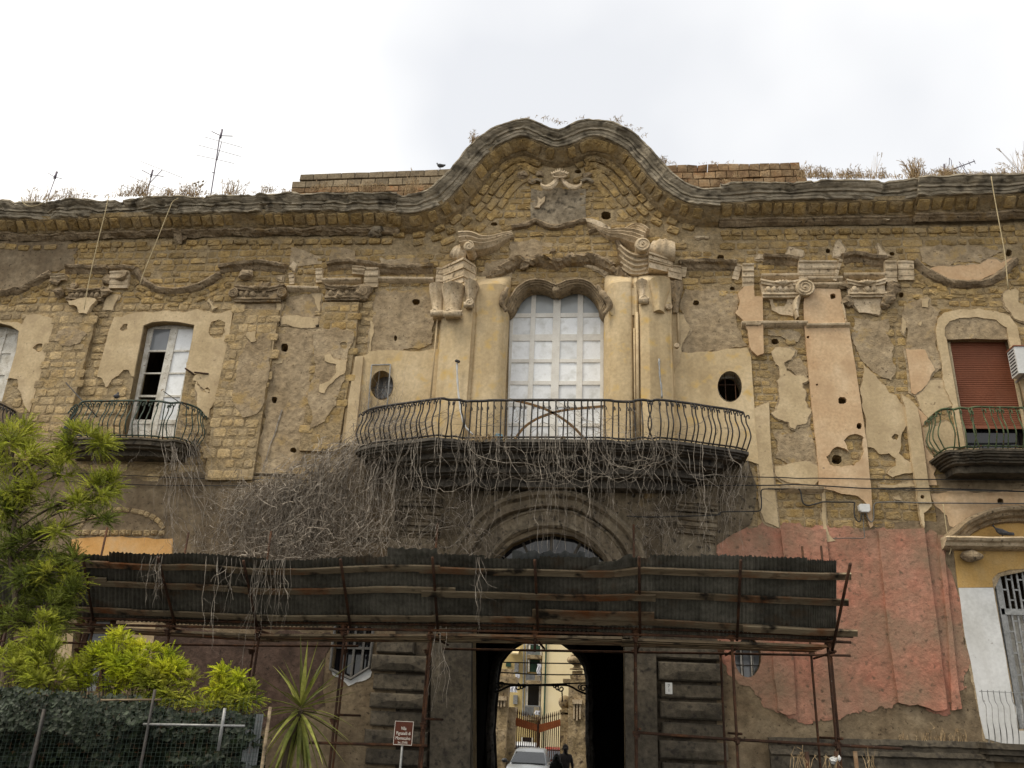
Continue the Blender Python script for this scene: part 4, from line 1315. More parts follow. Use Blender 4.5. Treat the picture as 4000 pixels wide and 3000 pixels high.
def roll(f, c, r_b, length, y0, tilt, hd):
    p = F2(f, *c, -y0)
    m = MB()
    n = 20
    rings = []
    for t in [0,.05,.25,.5,.75,.95,1]:
        rg = []
        rad = r_b*(1-.12*math.sin(math.pi*t))*(1 if 0 < t < 1 else .9)
        for k in range(n):
            a_ = 2*math.pi*k/n
            fl = 1+.05*math.cos(6*a_)
            rg.append(Vector((p.x+tilt*(t-.5)+rad*fl*math.cos(a_), -y0+length*t, p.z+rad*fl*math.sin(a_))))
        rings.append(rg)
    m.loft(rings, True, True)
    spiral(m, Vector((p.x-tilt*.5, 0, p.z)), r_b*.95, -y0, .05, 1.7, hd)
    return m.build('volute', 'stucco', villa, True)
roll(A2, (1725,1165), .14, .5, .62, .0, 1)
roll(A3, (1058,1150), .19, .5, .66, .0, -1)
def barrel(f, x0, x1, yc, r0, r1, out):
    """a fluted shell-like roll lying along the wall"""
    A_, B_ = F2(f, x0, yc, -out), F2(f, x1, yc, -out)
    rings = []
    n = 18
    for i_ in range(n+1):
        t = i_/n
        rad = (r0+(r1-r0)*t)*(.78+.22*math.sin(math.pi*min(1,t*1.15)))*(1+.05*math.cos(t*math.pi*7))
        c = A_.lerp(B_, t)
        rings.append([Vector((c.x+.10*math.sin(a_)*(1-t), -out*.45-rad*.9*math.cos(a_), c.z-.10*t+rad*math.sin(a_))) for a_ in [-1.9+3.8*k/12 for k in range(13)]])
    m = MB(); m.loft(rings, False)
    for e in (0, -1): m.add(rings[e], [tuple(range(13))])
    m.jitter(.010, 5)
    m.build('volute', 'stucco', villa, True)
barrel(A2, 1590, 1700, 1172, .20, .25, .40)
barrel(A3, 1120, 1322, 1150, .26, .36, .42)
# stepped blocks with a sharp corner below the scrolls
def corner_block(f, xl, xc, xr, ys, outs, mat='stucco'):
    for (y0, y1), o in zip(ys, outs):
        pl, pcn, pr = F2(f, xl, y0, -.02), F2(f, xc, y0+ (8 if xc else 0), -o), F2(f, xr, y0, -o*.35)
        zt_, zb_ = F2(f, xc, y0, -o).z, F2(f, xc, y1, -o).z
        m = MB()
        for (za, zb2, k) in ((zt_, zt_-(zt_-zb_)*.3, 1.0), (zt_-(zt_-zb_)*.3, zb_+.012, .90)):
            ring = [Vector((pl.x, 0, zb2)), Vector((pl.x, -o*.25*k, zb2)), Vector((pcn.x, -o*k, zb2)), Vector((pr.x, -o*.35*k, zb2)), Vector((pr.x, 0, zb2))]
            m.extrude(ring, (0,0,za-zb2))
        m.jitter(.008, 5)
        m.build('corner_block', mat, villa)
corner_block(A2, 1530, 1680, 1782, [(1252,1310),(1312,1385),(1388,1450)], [.62,.56,.50])
corner_block(A3, 1090, 1110, 1300, [(1205,1255),(1258,1330)], [.62,.52])
corner_block(A3, 1250, 1268, 1372, [(1335,1410)], [.3])
for k, (rx, ry) in enumerate(((0,0),(18,52),(34,104),(48,150))):
    band(A3, [(870+rx*.6,1180+ry),(930+rx*.5,1230+ry*.92),(1010+rx*.2,1262+ry*.8),(1100,1255+ry*.72)], .46-.05*k, [(0,-.05),(1,-.045),(1.02,.0),(.85,.03),(.8,.07),(0,.08)], 'stucco', 'swag_moulding', .016)
# flared consoles that carry the pediment
def console(f, xt0, xt1, xb0, xb1, yt, yb, o0, o1, o2, mat='stucco', curl=True, tilt=0):
    n = 16
    rings = []
    for i in range(n+1):
        t = i/n
        e = t*t*(3-2*t)
        o = o0*(1-t)**2+2*o1*t*(1-t)+o2*t*t
        xa, xb_ = xt0+(xb0-xt0)*e, xt1+(xb1-xt1)*e
        y = yt+(yb-yt)*t
        A_, B_ = F2(f, xa, y, -o), F2(f, xb_, y, -o)
        rg = []
        for k in range(13):
            u = k/12
            bul = math.sin(math.pi*u)
            fl = .018*math.cos(u*math.pi*6)*(1-t*.5)
            p = A_.lerp(B_, u)
            rg.append(Vector((p.x, -o*.45-(o*.55)*bul**.5+fl if 0 < k < 12 else -.0, p.z)))
        rings.append(rg)
    m = MB(); m.loft(rings, False)
    b_ = rings[-1]; m.add(b_, [tuple(range(len(b_)))])
    if curl:
        A_, B_ = F2(f, xb0, yb, -o2), F2(f, xb1, yb, -o2)
        rad = .085
        m.lathe((min(A_.x,B_.x)-.01, -o2+.02, A_.z+.02), [(rad*.2,0),(rad,0.01),(rad,abs(B_.x-A_.x)+.01),(rad*.2,abs(B_.x-A_.x)+.02)], 14, 'X')
        c = Vector((max(A_.x,B_.x)+.01, -o2+.02, A_.z+.02))
        pts = []
        for k in range(25):
            a_ = k/24*2*math.pi*1.5
            rd = rad*(1-k/24*.85)
            pts.append(c+Vector((.012, -rd*math.cos(a_), rd*math.sin(a_))))
        m.tube(pts, .014, 5)
    m.jitter(.008, 6)
    return m.build('console', mat, villa, True)
console(A2, 1380, 1545, 1415, 1515, 1452, 1712, .52, .30, .46)
console(A2, 1475, 1695, 1515, 1660, 1448, 1716, .80, .50, .70)
console(A2, 1665, 1795, 1685, 1755, 1425, 1645, .80, .56, .66)
console(A3, 1100, 1305, 1130, 1248, 1405, 1680, .80, .56, .62, 'plaster_yellow', False)
console(A3, 995, 1110, 1030, 1100, 1425, 1610, .66, .48, .60)
console(A3, 1262, 1395, 1300, 1350, 1440, 1700, .26, .12, .16, 'stucco_worn', False)
for f, c, r_h, o in ((B2, (1730,170), .10, .70), (B2, (1440,245), .08, .48), (B2, (1555,250), .09, .72), (B3, (1065,140), .10, .62), (B3, (1272,205), .08, .46), (B3, (1335,520), .06, .34)):
    p = F2(f, *c, -o)
    m = MB(); spiral(m, p, r_h, -o, .05, 1.8, 1); m.jitter(.006, 6); m.build('volute', 'stucco', villa, True)
# vertical mouldings beside the right pier
for f, p0, p1, r_h, o in ((B3, (1012,250), (1008,1290), .035, .46), (B3, (1345,260), (1340,510), .03, .12), (B3, (990,380), (985,1290), .022, .42), (B2, (1735,250), (1718,1280), .02, .40), (B2,(1470,300),(1448,960),.02,.30)):
    A_, B_ = F2(f, *p0, -o), F2(f, *p1, -o)
    m = MB(); m.tube([(A_.x, -o, A_.z), (A_.x, -o, (A_.z+B_.z)/2), (A_.x, -o, B_.z)], r_h, 8); m.build('bead_moulding', 'plaster_cream', villa, True)
# crown of leaves above the tablet
m = MB()
for side in (((398,612),(425,650),(470,682),(520,690),(556,668),(560,640)), ((372,612),(350,650),(312,682),(268,690),(240,672),(236,650))):
    for off, rr_ in ((-16,.045),(0,.06),(16,.045)):
        P = smooth_path([F2(A3, x+off*.3*(1 if k_ < 3 else .3), y+off*(1-.15*k_), -.20-.02*k_) for k_, (x, y) in enumerate(side)], 4)
        n = len(P)
        m.tube(P, [max(.008, rr_*math.sin(math.pi*(.12+.86*i_/(n-1)))**.8) for i_ in range(n)], 6)
for k in range(-4, 5):
    b0 = F2(A3, 386+k*10, 612, -.22); t0 = F2(A3, 390+k*19, 528+abs(k)*9, -.30)
    m.tube([b0, b0.lerp(t0,.5)+Vector((0,-.06,0)), t0], [.022,.035,.004], 6)
P = [F2(A3, x, y, -.30) for x, y in ((330,598),(360,606),(388,608),(416,606),(440,598))]
m.tube(P, .022, 6)
m.jitter(.008, 8)
m.build('leaf_ornament', 'stucco', villa)
for pts in ([(160,640),(200,625),(240,640)], [(560,640),(610,620),(660,650)]):
    m = MB(); m.tube(smooth_path([F2(A3, *p, -.1) for p in pts], 4), .05, 6)
    m.jitter(.03, 6); m.build('leaf_ornament', 'ledge', villa)
m = MB()
o = rag(A3((205,760),(235,785),(268,758),(262,800),(225,840),(222,852),(182,850),(205,830)), -.1, .05, .04)
m.slab(o, -.10, -.03); m.build('stucco_fragment', 'stucco', villa)
m = MB(); o = XZ(A3((598,940),(640,935),(720,965),(800,1010),(790,1035),(700,1000),(610,965)), -.14); m.slab(o, -.14, 0); m.jitter(.02, 6); m.build('stucco_fragment', 'stucco', villa)
for f, pts in ((A3, [(620,1050),(740,1020),(850,1100),(900,1200),(960,1290)]), (A3, [(0,1010),(120,985),(200,960),(330,1010),(470,985),(600,955),(700,1000)])):
    ledge(f(*pts), [(0,-.04),(.09,-.02),(.13,.03),(.10,.09),(0,.13)], 'stucco_worn', .03, 6, 'curved_moulding', 0, .02)
row(pxpath(A3((620,1050),(740,1020),(850,1100),(900,1200),(960,1290)), 0, 6, .05), 0, .2, .16, lambda: rr.uniform(.16,.3), 0, 'tuff')
# grey slabs of old render laid bare on the gable
# ---------------------------------------------------------------- balconies
def rail_path(pts, Z, step=.05):
    P = smooth_path([FZ(p[0], p[1], Z) for p in pts], 5)
    return resample(P, step)
def bombe(h_, b, hook=True):
    pts = [(0,0),(.03,.02),(.06,.07*h_),(b*.72,.20*h_),(b,.34*h_),(b*.82,.52*h_),(b*.42,.68*h_),(b*.30,.80*h_)]
    if hook: pts += [(b*.36,.875*h_),(b*.62,.90*h_),(b*.84,.865*h_),(b*.86,.80*h_)]
    else: pts += [(b*.15,.9*h_),(0,h_)]
    return smooth_path([Vector((0, -y, z)) for y, z in pts], 3)
def balcony(rail_px, ref, Yf, slab_y, mat, spacing, bulge, slab_mat, layers, lip=.10, straight=None, rail_r=.026, bar=.0145, wall_close=True):
    Zr = F(ref[0], ref[1], Yf).z
    Zs = F(ref[0], slab_y, Yf).z
    h_ = Zr-Zs
    path = rail_path(rail_px, Zr)
    path = [Vector((p.x, min(p.y, -.06), Zr)) for p in path]
    # slab
    m = MB()
    cx = sum(p.x for p in path)/len(path)
    z = Zs-.02
    for (dz, sc, sy) in layers:
        ring_t, ring_b = [], []
        pl = path[::2]
        for i, p in enumerate(pl):
            q0 = Vector((cx+(p.x-cx)*sc, p.y*sy, 0))
            ring_t.append(q0)
        ring = [Vector((ring_t[0].x, .0, z))]+[Vector((p.x, p.y, z)) for p in ring_t]+[Vector((ring_t[-1].x, .0, z))]
        m.extrude(ring, (0, 0, -dz+.003))
        z -= dz
    m.jitter(.008, 4)
    bal = m.build('balcony', slab_mat, villa)
    # rails
    m = MB()
    m.tube(path, rail_r, 6)
    m.build('handrail', mat, bal, True)
    m = MB(); m.tube([p-Vector((0,0,h_-.05)) for p in path], rail_r*.7, 6); m.build('bottom_rail', mat, bal, True)
    # balusters: a curved and a straight pattern, copied along the rail
    protos = {}
    for kind in ('bow', 'bar'):
        m = MB()
        if kind == 'bow':
            m.tube(bombe(h_, bulge), bar, 5)
            m.tube([(0,-bulge*.33,h_*.86),(0,-.02,h_*.90),(0,0,h_)], bar, 5)
        else:
            m.tube([(0,0,0),(0,-.004,h_*.5),(0,0,h_)], bar, 5)
            m.tube([(.0,-.02,h_*.70),(.0,-.03,h_*.8),(.02,-.03,h_*.84),(.035,-.03,h_*.80),(.035,-.03,h_*.75)], bar*.8, 5)
        me_o = m.build('baluster', mat, None)
        protos[kind] = me_o
    out = []
    acc = 0
    first = {'bow': True, 'bar': True}
    for i in range(1, len(path)):
        acc += (path[i]-path[i-1]).length
        if acc < spacing: continue
        acc -= spacing
        t = (path[min(i+1, len(path)-1)]-path[i-1]).normalized()
        ang = math.atan2(t.y, t.x)
        px = pix(path[i])[0]
        kind = 'bar' if straight and straight[0] < px < straight[1] else 'bow'
        o = protos[kind].copy()
        col.objects.link(o)
        o.parent = bal
        o.location = Vector((path[i].x, path[i].y, Zs))-org(bal)
        o.rotation_euler = (rr.uniform(-.03,.03), rr.uniform(-.03,.03), ang+rr.uniform(-.05,.05))
    for p in protos.values(): bpy.data.objects.remove(p)
    return bal, path, Zs, Zr
MAINRAIL = B2((868,1064),(905,1045),(960,1024),(1060,1006),(1200,986),(1350,966),(1500,946))+B2((1560,957),(1640,957),(1690,970),(1740,968),(1850,967),(1900,962),(2074,961))+B3((300,959),(600,960),(780,961),(840,970),(970,973),(1000,963),(1060,958),(1130,968),(1172,957),(1300,968),(1450,988),(1600,1012),(1780,1038),(1872,1062))
LAY_MAIN = [(.07,1.02,1.05),(.04,1.0,1.01),(.05,.985,.98),(.03,.95,.93),(.13,.90,.78),(.04,.87,.70),(.16,.81,.54),(.04,.78,.46),(.18,.72,.30)]
mainbal, MPATH, MZS, MZR = balcony(MAINRAIL, (2170,1562), -1.55, 1716, 'iron', .135, .17, 'dark_stone', LAY_MAIN, straight=(1830,2490), rail_r=.030, bar=.0165)
print('main', [tuple(round(c,2) for c in MPATH[i]) for i in (0,20,40,len(MPATH)//2,-20,-1)], MZR-MZS)
LEFTRAIL = B1((612,1040),(640,1000),(685,970),(830,968),(960,966),(1120,965),(1290,970),(1380,984),(1460,980),(1540,1000),(1610,1032),(1655,1078))
LAY_S = [(.05,1.04,1.08),(.10,1.0,1.0),(.06,.94,.86),(.12,.86,.6)]
leftbal, LPATH, LZS, LZR = balcony(LEFTRAIL, B1((1060,966))[0], -.85, 1100+1262*s_, 'iron_dkgreen', .145, .16, 'grime_stone', LAY_S)
print('left', [tuple(round(c,2) for c in LPATH[i]) for i in (0,len(LPATH)//2,-1)], LZR-LZS)
FARRAIL = B1((-420,968),(-300,965),(-120,966),(-20,982),(80,1030),(148,1074))
balcony(FARRAIL, B1((-150,966))[0], -.85, 1100+1262*s_, 'iron', .13, .16, 'grime_stone', LAY_S)
RIGHTRAIL = B4((1300,1115),(1345,1075),(1400,1038),(1450,1030),(1500,1036),(1560,1022),(1620,1030),(1680,1016),(1800,1018),(2074,1022),(2300,1026),(2450,1040),(2560,1090))
rightbal, RPATH, RZS, RZR = balcony(RIGHTRAIL, B4((1900,1019))[0], -.95, 1100+1352*s_, 'iron_green', .145, .16, 'grime_stone', [(.05,1.05,1.06),(.04,1.02,1.03),(.05,.98,.97),(.05,.93,.90),(.05,.90,.84),(.15,.82,.6)])
print('right', [tuple(round(c,2) for c in RPATH[i]) for i in (0,len(RPATH)//2,-1)], RZR-RZS)
# tan bands bent across the great balcony
for pts in (B3((-20,955),(120,985),(240,1022),(330,1062),(430,1125),(520,1200),(600,1290)), B3((20,1285),(80,1200),(160,1135),(250,1090),(340,1060),(450,1038),(600,1022),(745,1010))):
    P = smooth_path([F(p[0], p[1], -1.42) for p in pts], 4)
    m = MB()
    for a_, b_ in zip(P, P[1:]): m.bar(a_, b_+(b_-a_)*.05, .012, .055, EY.cross(b_-a_))
    m.build('bent_band', 'brown_wood', mainbal)

# ---------------------------------------------------------------- portal and passage
arch_out = [(1745,2420),(1752,2260),(1764,2166),(1814,2080),(1886,1999),(1954,1954),(2020,1935),(2090,1922),(2149,1920),(2200,1923),(2253,1931),(2316,1958),(2384,1999),(2452,2060),(2500,2130),(2520,2200),(2532,2300),(2536,2420)]
m = MB(); sweep(m, pxpath(arch_out, -.3, 5, .07), [(0,-.06),(.32,-.04),(.38,.02),(.36,.08),(.28,.12),(.24,.14),(.22,.30),(.20,.31),(.0,.34)], .012, 3); m.build('archivolt', 'portal_stone', villa)
arch_mid = [(1800,2420),(1806,2300),(1828,2215),(1872,2130),(1935,2062),(2010,2018),(2090,1996),(2155,1990),(2230,2000),(2310,2035),(2385,2095),(2440,2175),(2466,2270),(2476,2420)]
m = MB(); sweep(m, pxpath(arch_mid, -.12, 5, .07), [(0,-.04),(.13,-.02),(.15,.02),(.12,.05),(.10,.26),(.16,.30),(.17,.36),(.10,.40),(-.05,.42)], .018, 3, True, 0, False, .012); m.build('archivolt', 'portal_stone', villa)
m = MB(); a, b = F2(C3, 85, 115, -.45), F2(C3, 545, 235, -.45)
m.box(((a.x+b.x)/2, -.22, (a.z+b.z)/2), (b.x-a.x, .46, a.z-b.z)); m.box(((a.x+b.x)/2, -.26, a.z-.03), (b.x-a.x+.12, .54, .07)); m.jitter(.01, 4); m.build('keystone', 'portal_stone', villa)
for pts, h_, out in ((C3((1425,345),(1790,378)), .18, .30), (C3((1430,485),(1775,512)), .30, .34), (C3((1660,672),(1755,682)), .1, .2), (C3((1440,825),(1765,845)), .14, .3),
                     (C2((1240,305),(1600,312)), .18, .30), (C2((1230,440),(1600,452)), .26, .34), (C2((800,660),(1130,655)), .10, .12), (C2((1240,600),(1580,610)), .12, .24), (C2((930,135),(1130,120)), .2, .16)):
    fascia(pts, h_, 2, out, 'portal_stone', 'portal_cornice', .014)
# passage
jl, jr = F(1848,2700).x, F(2438,2700).x
zk = F(2160,2083).z
m = MB()
PD = 9.0
n = 14
wl_, wr_ = jl-.9, jr+.9
zs_ = zk-.6
prof = [(wl_, 0.0)]+[((wl_+wr_)/2-(wr_-wl_)/2*math.cos(math.pi*k/n), zs_-1.2+1.6*math.sin(math.pi*k/n)) for k in range(n+1)]+[(wr_, 0.0)]
m.loft([[Vector((x, y, z)) for x, z in prof] for y in (.5, 3, 6, PD)], False)
passage = m.build('passage_vault', 'passage_black', villa)
jamb('portal', 'dark_stone', .5)
inner = G((372,1900),(370,1659),(352,1250),(385,850),(400,650),(430,510),(500,420),(570,355),(660,300),(760,262),(860,250),(960,262),(1080,312),(1180,385),(1260,470),(1320,570),(1345,700),(1345,1300),(1360,1659),(1365,1900))
iw = XZ(inner, PD)
m = MB(); m.slab([(jl-2.5,-.2),(jl-2.5,zk+1.5),(jr+2.5,zk+1.5),(jr+2.5,-.2)], PD, PD+.6, [[(x, max(z, -.1)) for x, z in iw]])
m.build('passage_end_wall', 'passage_black', villa)
m = MB(); sweep(m, resample([Vector(p) for p in iw if p[1] > .1], .1), [(0,-.25),(.10,-.22),(.12,-.1),(.04,-.02),(0,0)], .03, 3, True, PD-.01); m.build('inner_arch', 'dark_stone', villa)
# fanlight
fz = F(2140,2330,.3).z
fx0, fx1 = F(1880,2330,.3).x, F(2420,2330,.3).x
fc, fr = (fx0+fx1)/2, (fx1-fx0)/2
m = MB()
for k in range(7):
    a_ = math.pi*k/6
    m.bar((fc+.3*math.cos(a_), .3, fz+.3*math.sin(a_)), (fc+fr*math.cos(a_), .3, fz+fr*math.sin(a_)*1.05), .06, .06, EY)
m.bar((fx0,.3,fz),(fx1,.3,fz),.1,.12)
fan = m.build('fanlight', 'dark_stone', villa)
for k in range(6):
    a0, a1 = math.pi*k/6, math.pi*(k+1)/6
    m = MB()
    pts = [(fc+.3*math.cos(a0), fz+.3*math.sin(a0)), (fc+fr*math.cos(a0), fz+fr*1.05*math.sin(a0)), (fc+fr*math.cos((a0+a1)/2), fz+fr*1.05*math.sin((a0+a1)/2)), (fc+fr*math.cos(a1), fz+fr*1.05*math.sin(a1)), (fc+.3*math.cos(a1), fz+.3*math.sin(a1))]
    m.slab(pts, .31, .325); m.build('pane', 'glass_dark', fan)
# iron overthrow in the inner arch
m = MB()
Yb = PD-.15
def g3(p, Y=Yb): return F2(G, *p, Y)
for pts, r_h in (([(360,845),(420,825),(500,785),(560,768),(700,766),(860,764),(1000,766),(1130,765),(1200,785),(1260,820),(1355,862)], .03), ([(385,745),(560,758),(860,758),(1350,740)], .022)):
    m.tube(smooth_path([g3(p) for p in pts], 5), r_h, 6)
def curl(c, r_h, a0, turns, hd=1):
    c = g3(c)
    m.tube([c+Vector((r_h*(1-.8*k/16)*math.cos(a0+hd*turns*2*math.pi*k/16), 0, r_h*(1-.8*k/16)*math.sin(a0+hd*turns*2*math.pi*k/16))) for k in range(17)], .022, 5)
for c, r_h, a0, hd in (((435,765),.11,0,1),((410,805),.09,2,1),((615,785),.11,1.6,-1),((660,785),.09,0,1),((690,775),.06,0,1),((1085,800),.12,1.6,1),((1045,790),.08,0,-1),((1015,780),.06,0,1),((1325,800),.12,0,1),((1290,790),.08,1,1)):
    curl(c, r_h, a0, 1.2, hd)
m.tube([g3((1092,825)), g3((1097,942))], .022, 5)
m.build('iron_overthrow', 'iron', villa)
# ---------------------------------------------------------------- rusticated piers
def slab_px(f, pts, out, mat, name, jit=.006, y1=0.0):
    m = MB(); o = XZ(f(*pts), -out); m.slab(o, -out, y1)
    if jit: m.jitter(jit, 4)
    return m.build(name, mat, villa)
def rustic(f, x0, x1, y0, y1, out, panelled):
    a, b = F2(f, x0, y0, -out), F2(f, x1, y1, -out)
    m = MB()
    cx, cz, w_, h_ = (a.x+b.x)/2, (a.z+b.z)/2, b.x-a.x, a.z-b.z
    bev = .03
    ring = lambda k, o: [Vector((cx+sx*(w_/2-k), -o, cz+sz*(h_/2-k))) for sx, sz in ((-1,-1),(1,-1),(1,1),(-1,1))]
    rings = [ring(0, 0), ring(0, out-bev), ring(bev, out)]
    m.loft(rings, True)
    r5 = ring(bev, out)
    if panelled:
        m.add(r5+[Vector((cx-w_*.18, -out-.035, cz)), Vector((cx+w_*.18, -out-.035, cz))], [(0,1,5,4),(2,3,4,5),(1,2,5),(3,0,4)])
    else:
        m.add(r5, [(0,1,2,3)])
    m.jitter(.010, 4)
    return m.build('rusticated_block', 'grime_stone', villa)
for x0, x1, y0, y1, o, p in ((1045,1360,440,560,.16,0),(1000,1482,566,722,.20,1),(1018,1480,728,888,.15,0),(985,1478,892,1046,.20,1),(990,1474,1052,1206,.15,0),(942,1474,1210,1372,.20,1),(950,1470,1378,1540,.15,0),(930,1470,1546,1720,.20,1)):
    rustic(D2, x0, x1, y0, y1, o, p)
for x0, x1, y0, y1, o, p in ((40,470,330,412,.16,0),(104,482,416,540,.20,1),(122,480,544,640,.15,0),(116,492,644,762,.20,1),(126,490,768,868,.15,0),(112,512,872,996,.20,1),(130,510,1000,1110,.2,0)):
    rustic(H, x0, x1, y0, y1, o, p)
slab_px(lambda *p: p, [(1690,2380),(1843,2380),(1832,3290),(1672,3290)], .24, 'grime_stone', 'portal_jamb')
slab_px(lambda *p: p, [(2440,2380),(2560,2380),(2575,3290),(2449,3290)], .24, 'grime_stone', 'portal_jamb')
slab_px(lambda *p: p, [(1520,2000),(1700,2000),(1690,2420),(1500,2420)], .10, 'portal_stone', 'portal_pilaster')
slab_px(lambda *p: p, [(2590,2000),(2790,2010),(2800,2420),(2580,2420)], .10, 'portal_stone', 'portal_pilaster')
# ---------------------------------------------------------------- lower windows
def plain_window(key, glass, frame, bars, Y=.2, room=None, rv='grime_stone'):
    j = jamb(key, rv, .45, room)
    o = OPENW[key]
    m = MB(); m.slab(o, Y+.05, Y+.07); m.build('pane', glass, j)
    xs = [p[0] for p in o]; zs = [p[1] for p in o]
    x0, x1, z0, z1 = min(xs), max(xs), min(zs), max(zs)
    m = MB()
    for t in bars[0]: m.box((x0+(x1-x0)*t, Y, (z0+z1)/2), (.05, .05, z1-z0))
    for t in bars[1]: m.box(((x0+x1)/2, Y+.002, z0+(z1-z0)*t), (x1-x0, .046, .05))
    m.build('frame', frame, j)
    return j
plain_window('hex', 'glass_dark', 'cable_grey', ((.3,.5,.74),(.5,)))
coat('plaster_patch', D2((648,700),(820,785),(985,690),(1000,720),(990,760),(900,800),(800,842),(760,800),(660,740)), 'white_wall', .035, .1)
m = MB()
P = [F2(D2, *p, -.05) for p in ((690,300),(662,470),(640,692),(818,778),(978,678),(1003,470),(1015,300))]
m.tube(P, .035, 6); m.build('window_surround', 'cable_grey', villa)
j = plain_window('oval_low', 'glass_grey', 'old_white', ((.3,.7),()))
m = MB()
c = F2(H, 622, 395, -.02)
for dx in (-.3,-.1,.1,.3): m.tube([(c.x+dx, .06, c.z-.6), (c.x+dx, .06, c.z+.6)], .012, 6)
m.tube([(c.x-.4,.06,c.z-.15),(c.x+.4,.06,c.z-.15)], .012, 6); m.build('grille', 'iron', j)
j = jamb('lowleft', 'plaster_cream', .45)
o = OPENW['lowleft']; xs = [p[0] for p in o]; zs = [p[1] for p in o]
x0, x1, z0, z1 = min(xs), max(xs), min(zs), max(zs)
m = MB(); m.box(((x0+x1)/2, .3, (z0+z1)/2), (x1-x0, .02, z1-z0)); m.build('pane', 'glass_grey', j)
for sx, ww in ((.06,.14),(.62,.10),(.9,.2)):
    m = MB(); m.box((x0+(x1-x0)*(sx+ww/2), .2, (z0+z1)/2), ((x1-x0)*ww, .05, z1-z0)); m.build('shutter_leaf', 'rust', j)
# grilled window at the lower right
j = jamb('lowright', 'white_wall', .45, 1.0)
a, b = F2(C4, 1950, 950, .12), F2(C4, 2500, 950, .12)
zA, zB = F2(C4, 2100, 940, .12).z, F2(C4, 2300, 2440, .12).z
m = MB()
nb = 11
zm = F2(C4, 2050, 1305, .12).z
for k in range(nb+1):
    x = a.x-.02+(b.x-a.x)*k/nb
    m.box((x, .12, (zA+zB)/2), (.035, .035, zA-zB))
for k in range(1, 16):
    z = zA+(zB-zA)*k/16
    for i in range(nb):
        if (i+k) % 2: m.box((a.x-.02+(b.x-a.x)*(i+.5)/nb, .12, z), ((b.x-a.x)/nb-.04, .028, .03))
m.box(((a.x+b.x)/2, .10, zm), (b.x-a.x, .06, .12))
m.box((a.x+.02, .10, (zA+zB)/2), (.09, .06, zA-zB))
m.build('grille', 'galv', j)
m = MB(); m.box(((a.x+b.x)/2, .34, (zm+zB)/2), (b.x-a.x, .03, zm-zB)); m.build('shutter_leaf', 'old_white', j)
# its pediment
PED = [(0,-.05),(.34,-.03),(.42,.02),(.40,.07),(.32,.11),(.28,.16),(.18,.20),(.15,.26),(0,.30)]
m = MB(); sweep(m, pxpath(C4((1545,660),(1600,620),(1700,530),(1850,450),(2000,412),(2200,402),(2400,420),(2560,480)), -.3, 5, .06), PED, .012, 3, True, 0, False, .006); m.build('window_pediment', 'stucco_worn', villa)
m = MB(); sweep(m, pxpath(C4((1520,665),(1700,668),(2000,672),(2300,672),(2700,676)), -.3, 0, .08), [(0,-.04),(.40,-.02),(.46,.02),(.42,.07),(.34,.10),(.30,.16),(.18,.20),(0,.22)], .010, 4, True, 0, False, .004); m.build('window_pediment', 'stucco', villa)
slab_px(C4, [(1700,560),(1850,470),(2000,432),(2400,440),(2600,660),(1680,662)], .06, 'plaster_ochre', 'tympanum')
m = MB(); a = F2(C4, 1760, 825, -.2)
m.ball(a, .2, 10, 7, (1.2,.9,.6)); m.jitter(.04, 5); m.build('bracket', 'stucco_worn', villa)
# small balcony below it
m = MB(); a, b = F2(H, 1985, 885, -.55), F2(H, 2400, 905, -.55)
for dz, o in ((.0,.60),(.10,.52),(.22,.40)): m.box(((a.x+b.x)/2+.3, -o/2, a.z-.05-dz), (b.x-a.x+.6-dz, o, .1))
m.jitter(.01,4); sb = m.build('balcony', 'grime_stone', villa)
zt_ = F2(H, 2050, 585, -.5).z
m = MB(); m.bar(F2(H,1955,590,-.5), Vector((b.x, -.5, F2(H,1955,590,-.5).z)), .03, .012); m.build('handrail', 'galv', sb)
for k in range(9):
    x = F2(H, 1985+k*34, 700, -.5).x
    m = MB(); hh = zt_-a.z
    m.tube(smooth_path([Vector((x, -.5+.02, a.z)), Vector((x, -.52, a.z+.12*hh)), Vector((x-.05, -.66, a.z+.25*hh)), Vector((x-.06, -.68, a.z+.42*hh)), Vector((x+.02, -.54, a.z+.68*hh)), Vector((x, -.5, a.z+.8*hh)), Vector((x, -.5, zt_))], 4), .009, 5)
    m.build('baluster', 'galv', sb)
# relief of the red wall: pilasters and plinth
coat('pilaster_strip', C4((955,600,1),(1350,582,1),(1475,1500,1))+H((1772,690),(1700,705),(1600,665),(1550,672),(1490,655,1))+C4((1045,1500,1)), 'pink', .11, .06)
coat('pilaster_strip', C4((1468,640,1),(1510,640,1),(1600,1500,1))+H((1835,560,1),(1856,690),(1800,700,1))+C4((1560,1500,1)), 'pink', .10, .05)
coat('pilaster_strip', C4((110,600,1),(500,590,1),(530,860,1))+H((880,340,1),(900,720),(850,730),(790,700),(770,340,1))+C4((140,860,1)), 'pink', .09, .06)
ledge(H((735,862),(1200,872),(1600,880),(2010,890)), [(0,-.03),(.16,-.02),(.18,.08),(.14,.12),(.12,.3),(0,.32)], 'grime_stone', .014, 0, 'plinth_moulding', 0, .01)
ledge(H((740,930),(1200,940),(1600,948),(2010,958)), [(0,-.03),(.20,-.02),(.22,.06),(.16,.10),(.14,1.4),(0,1.42)], 'grime_stone', .014, 0, 'plinth', 0, .01)
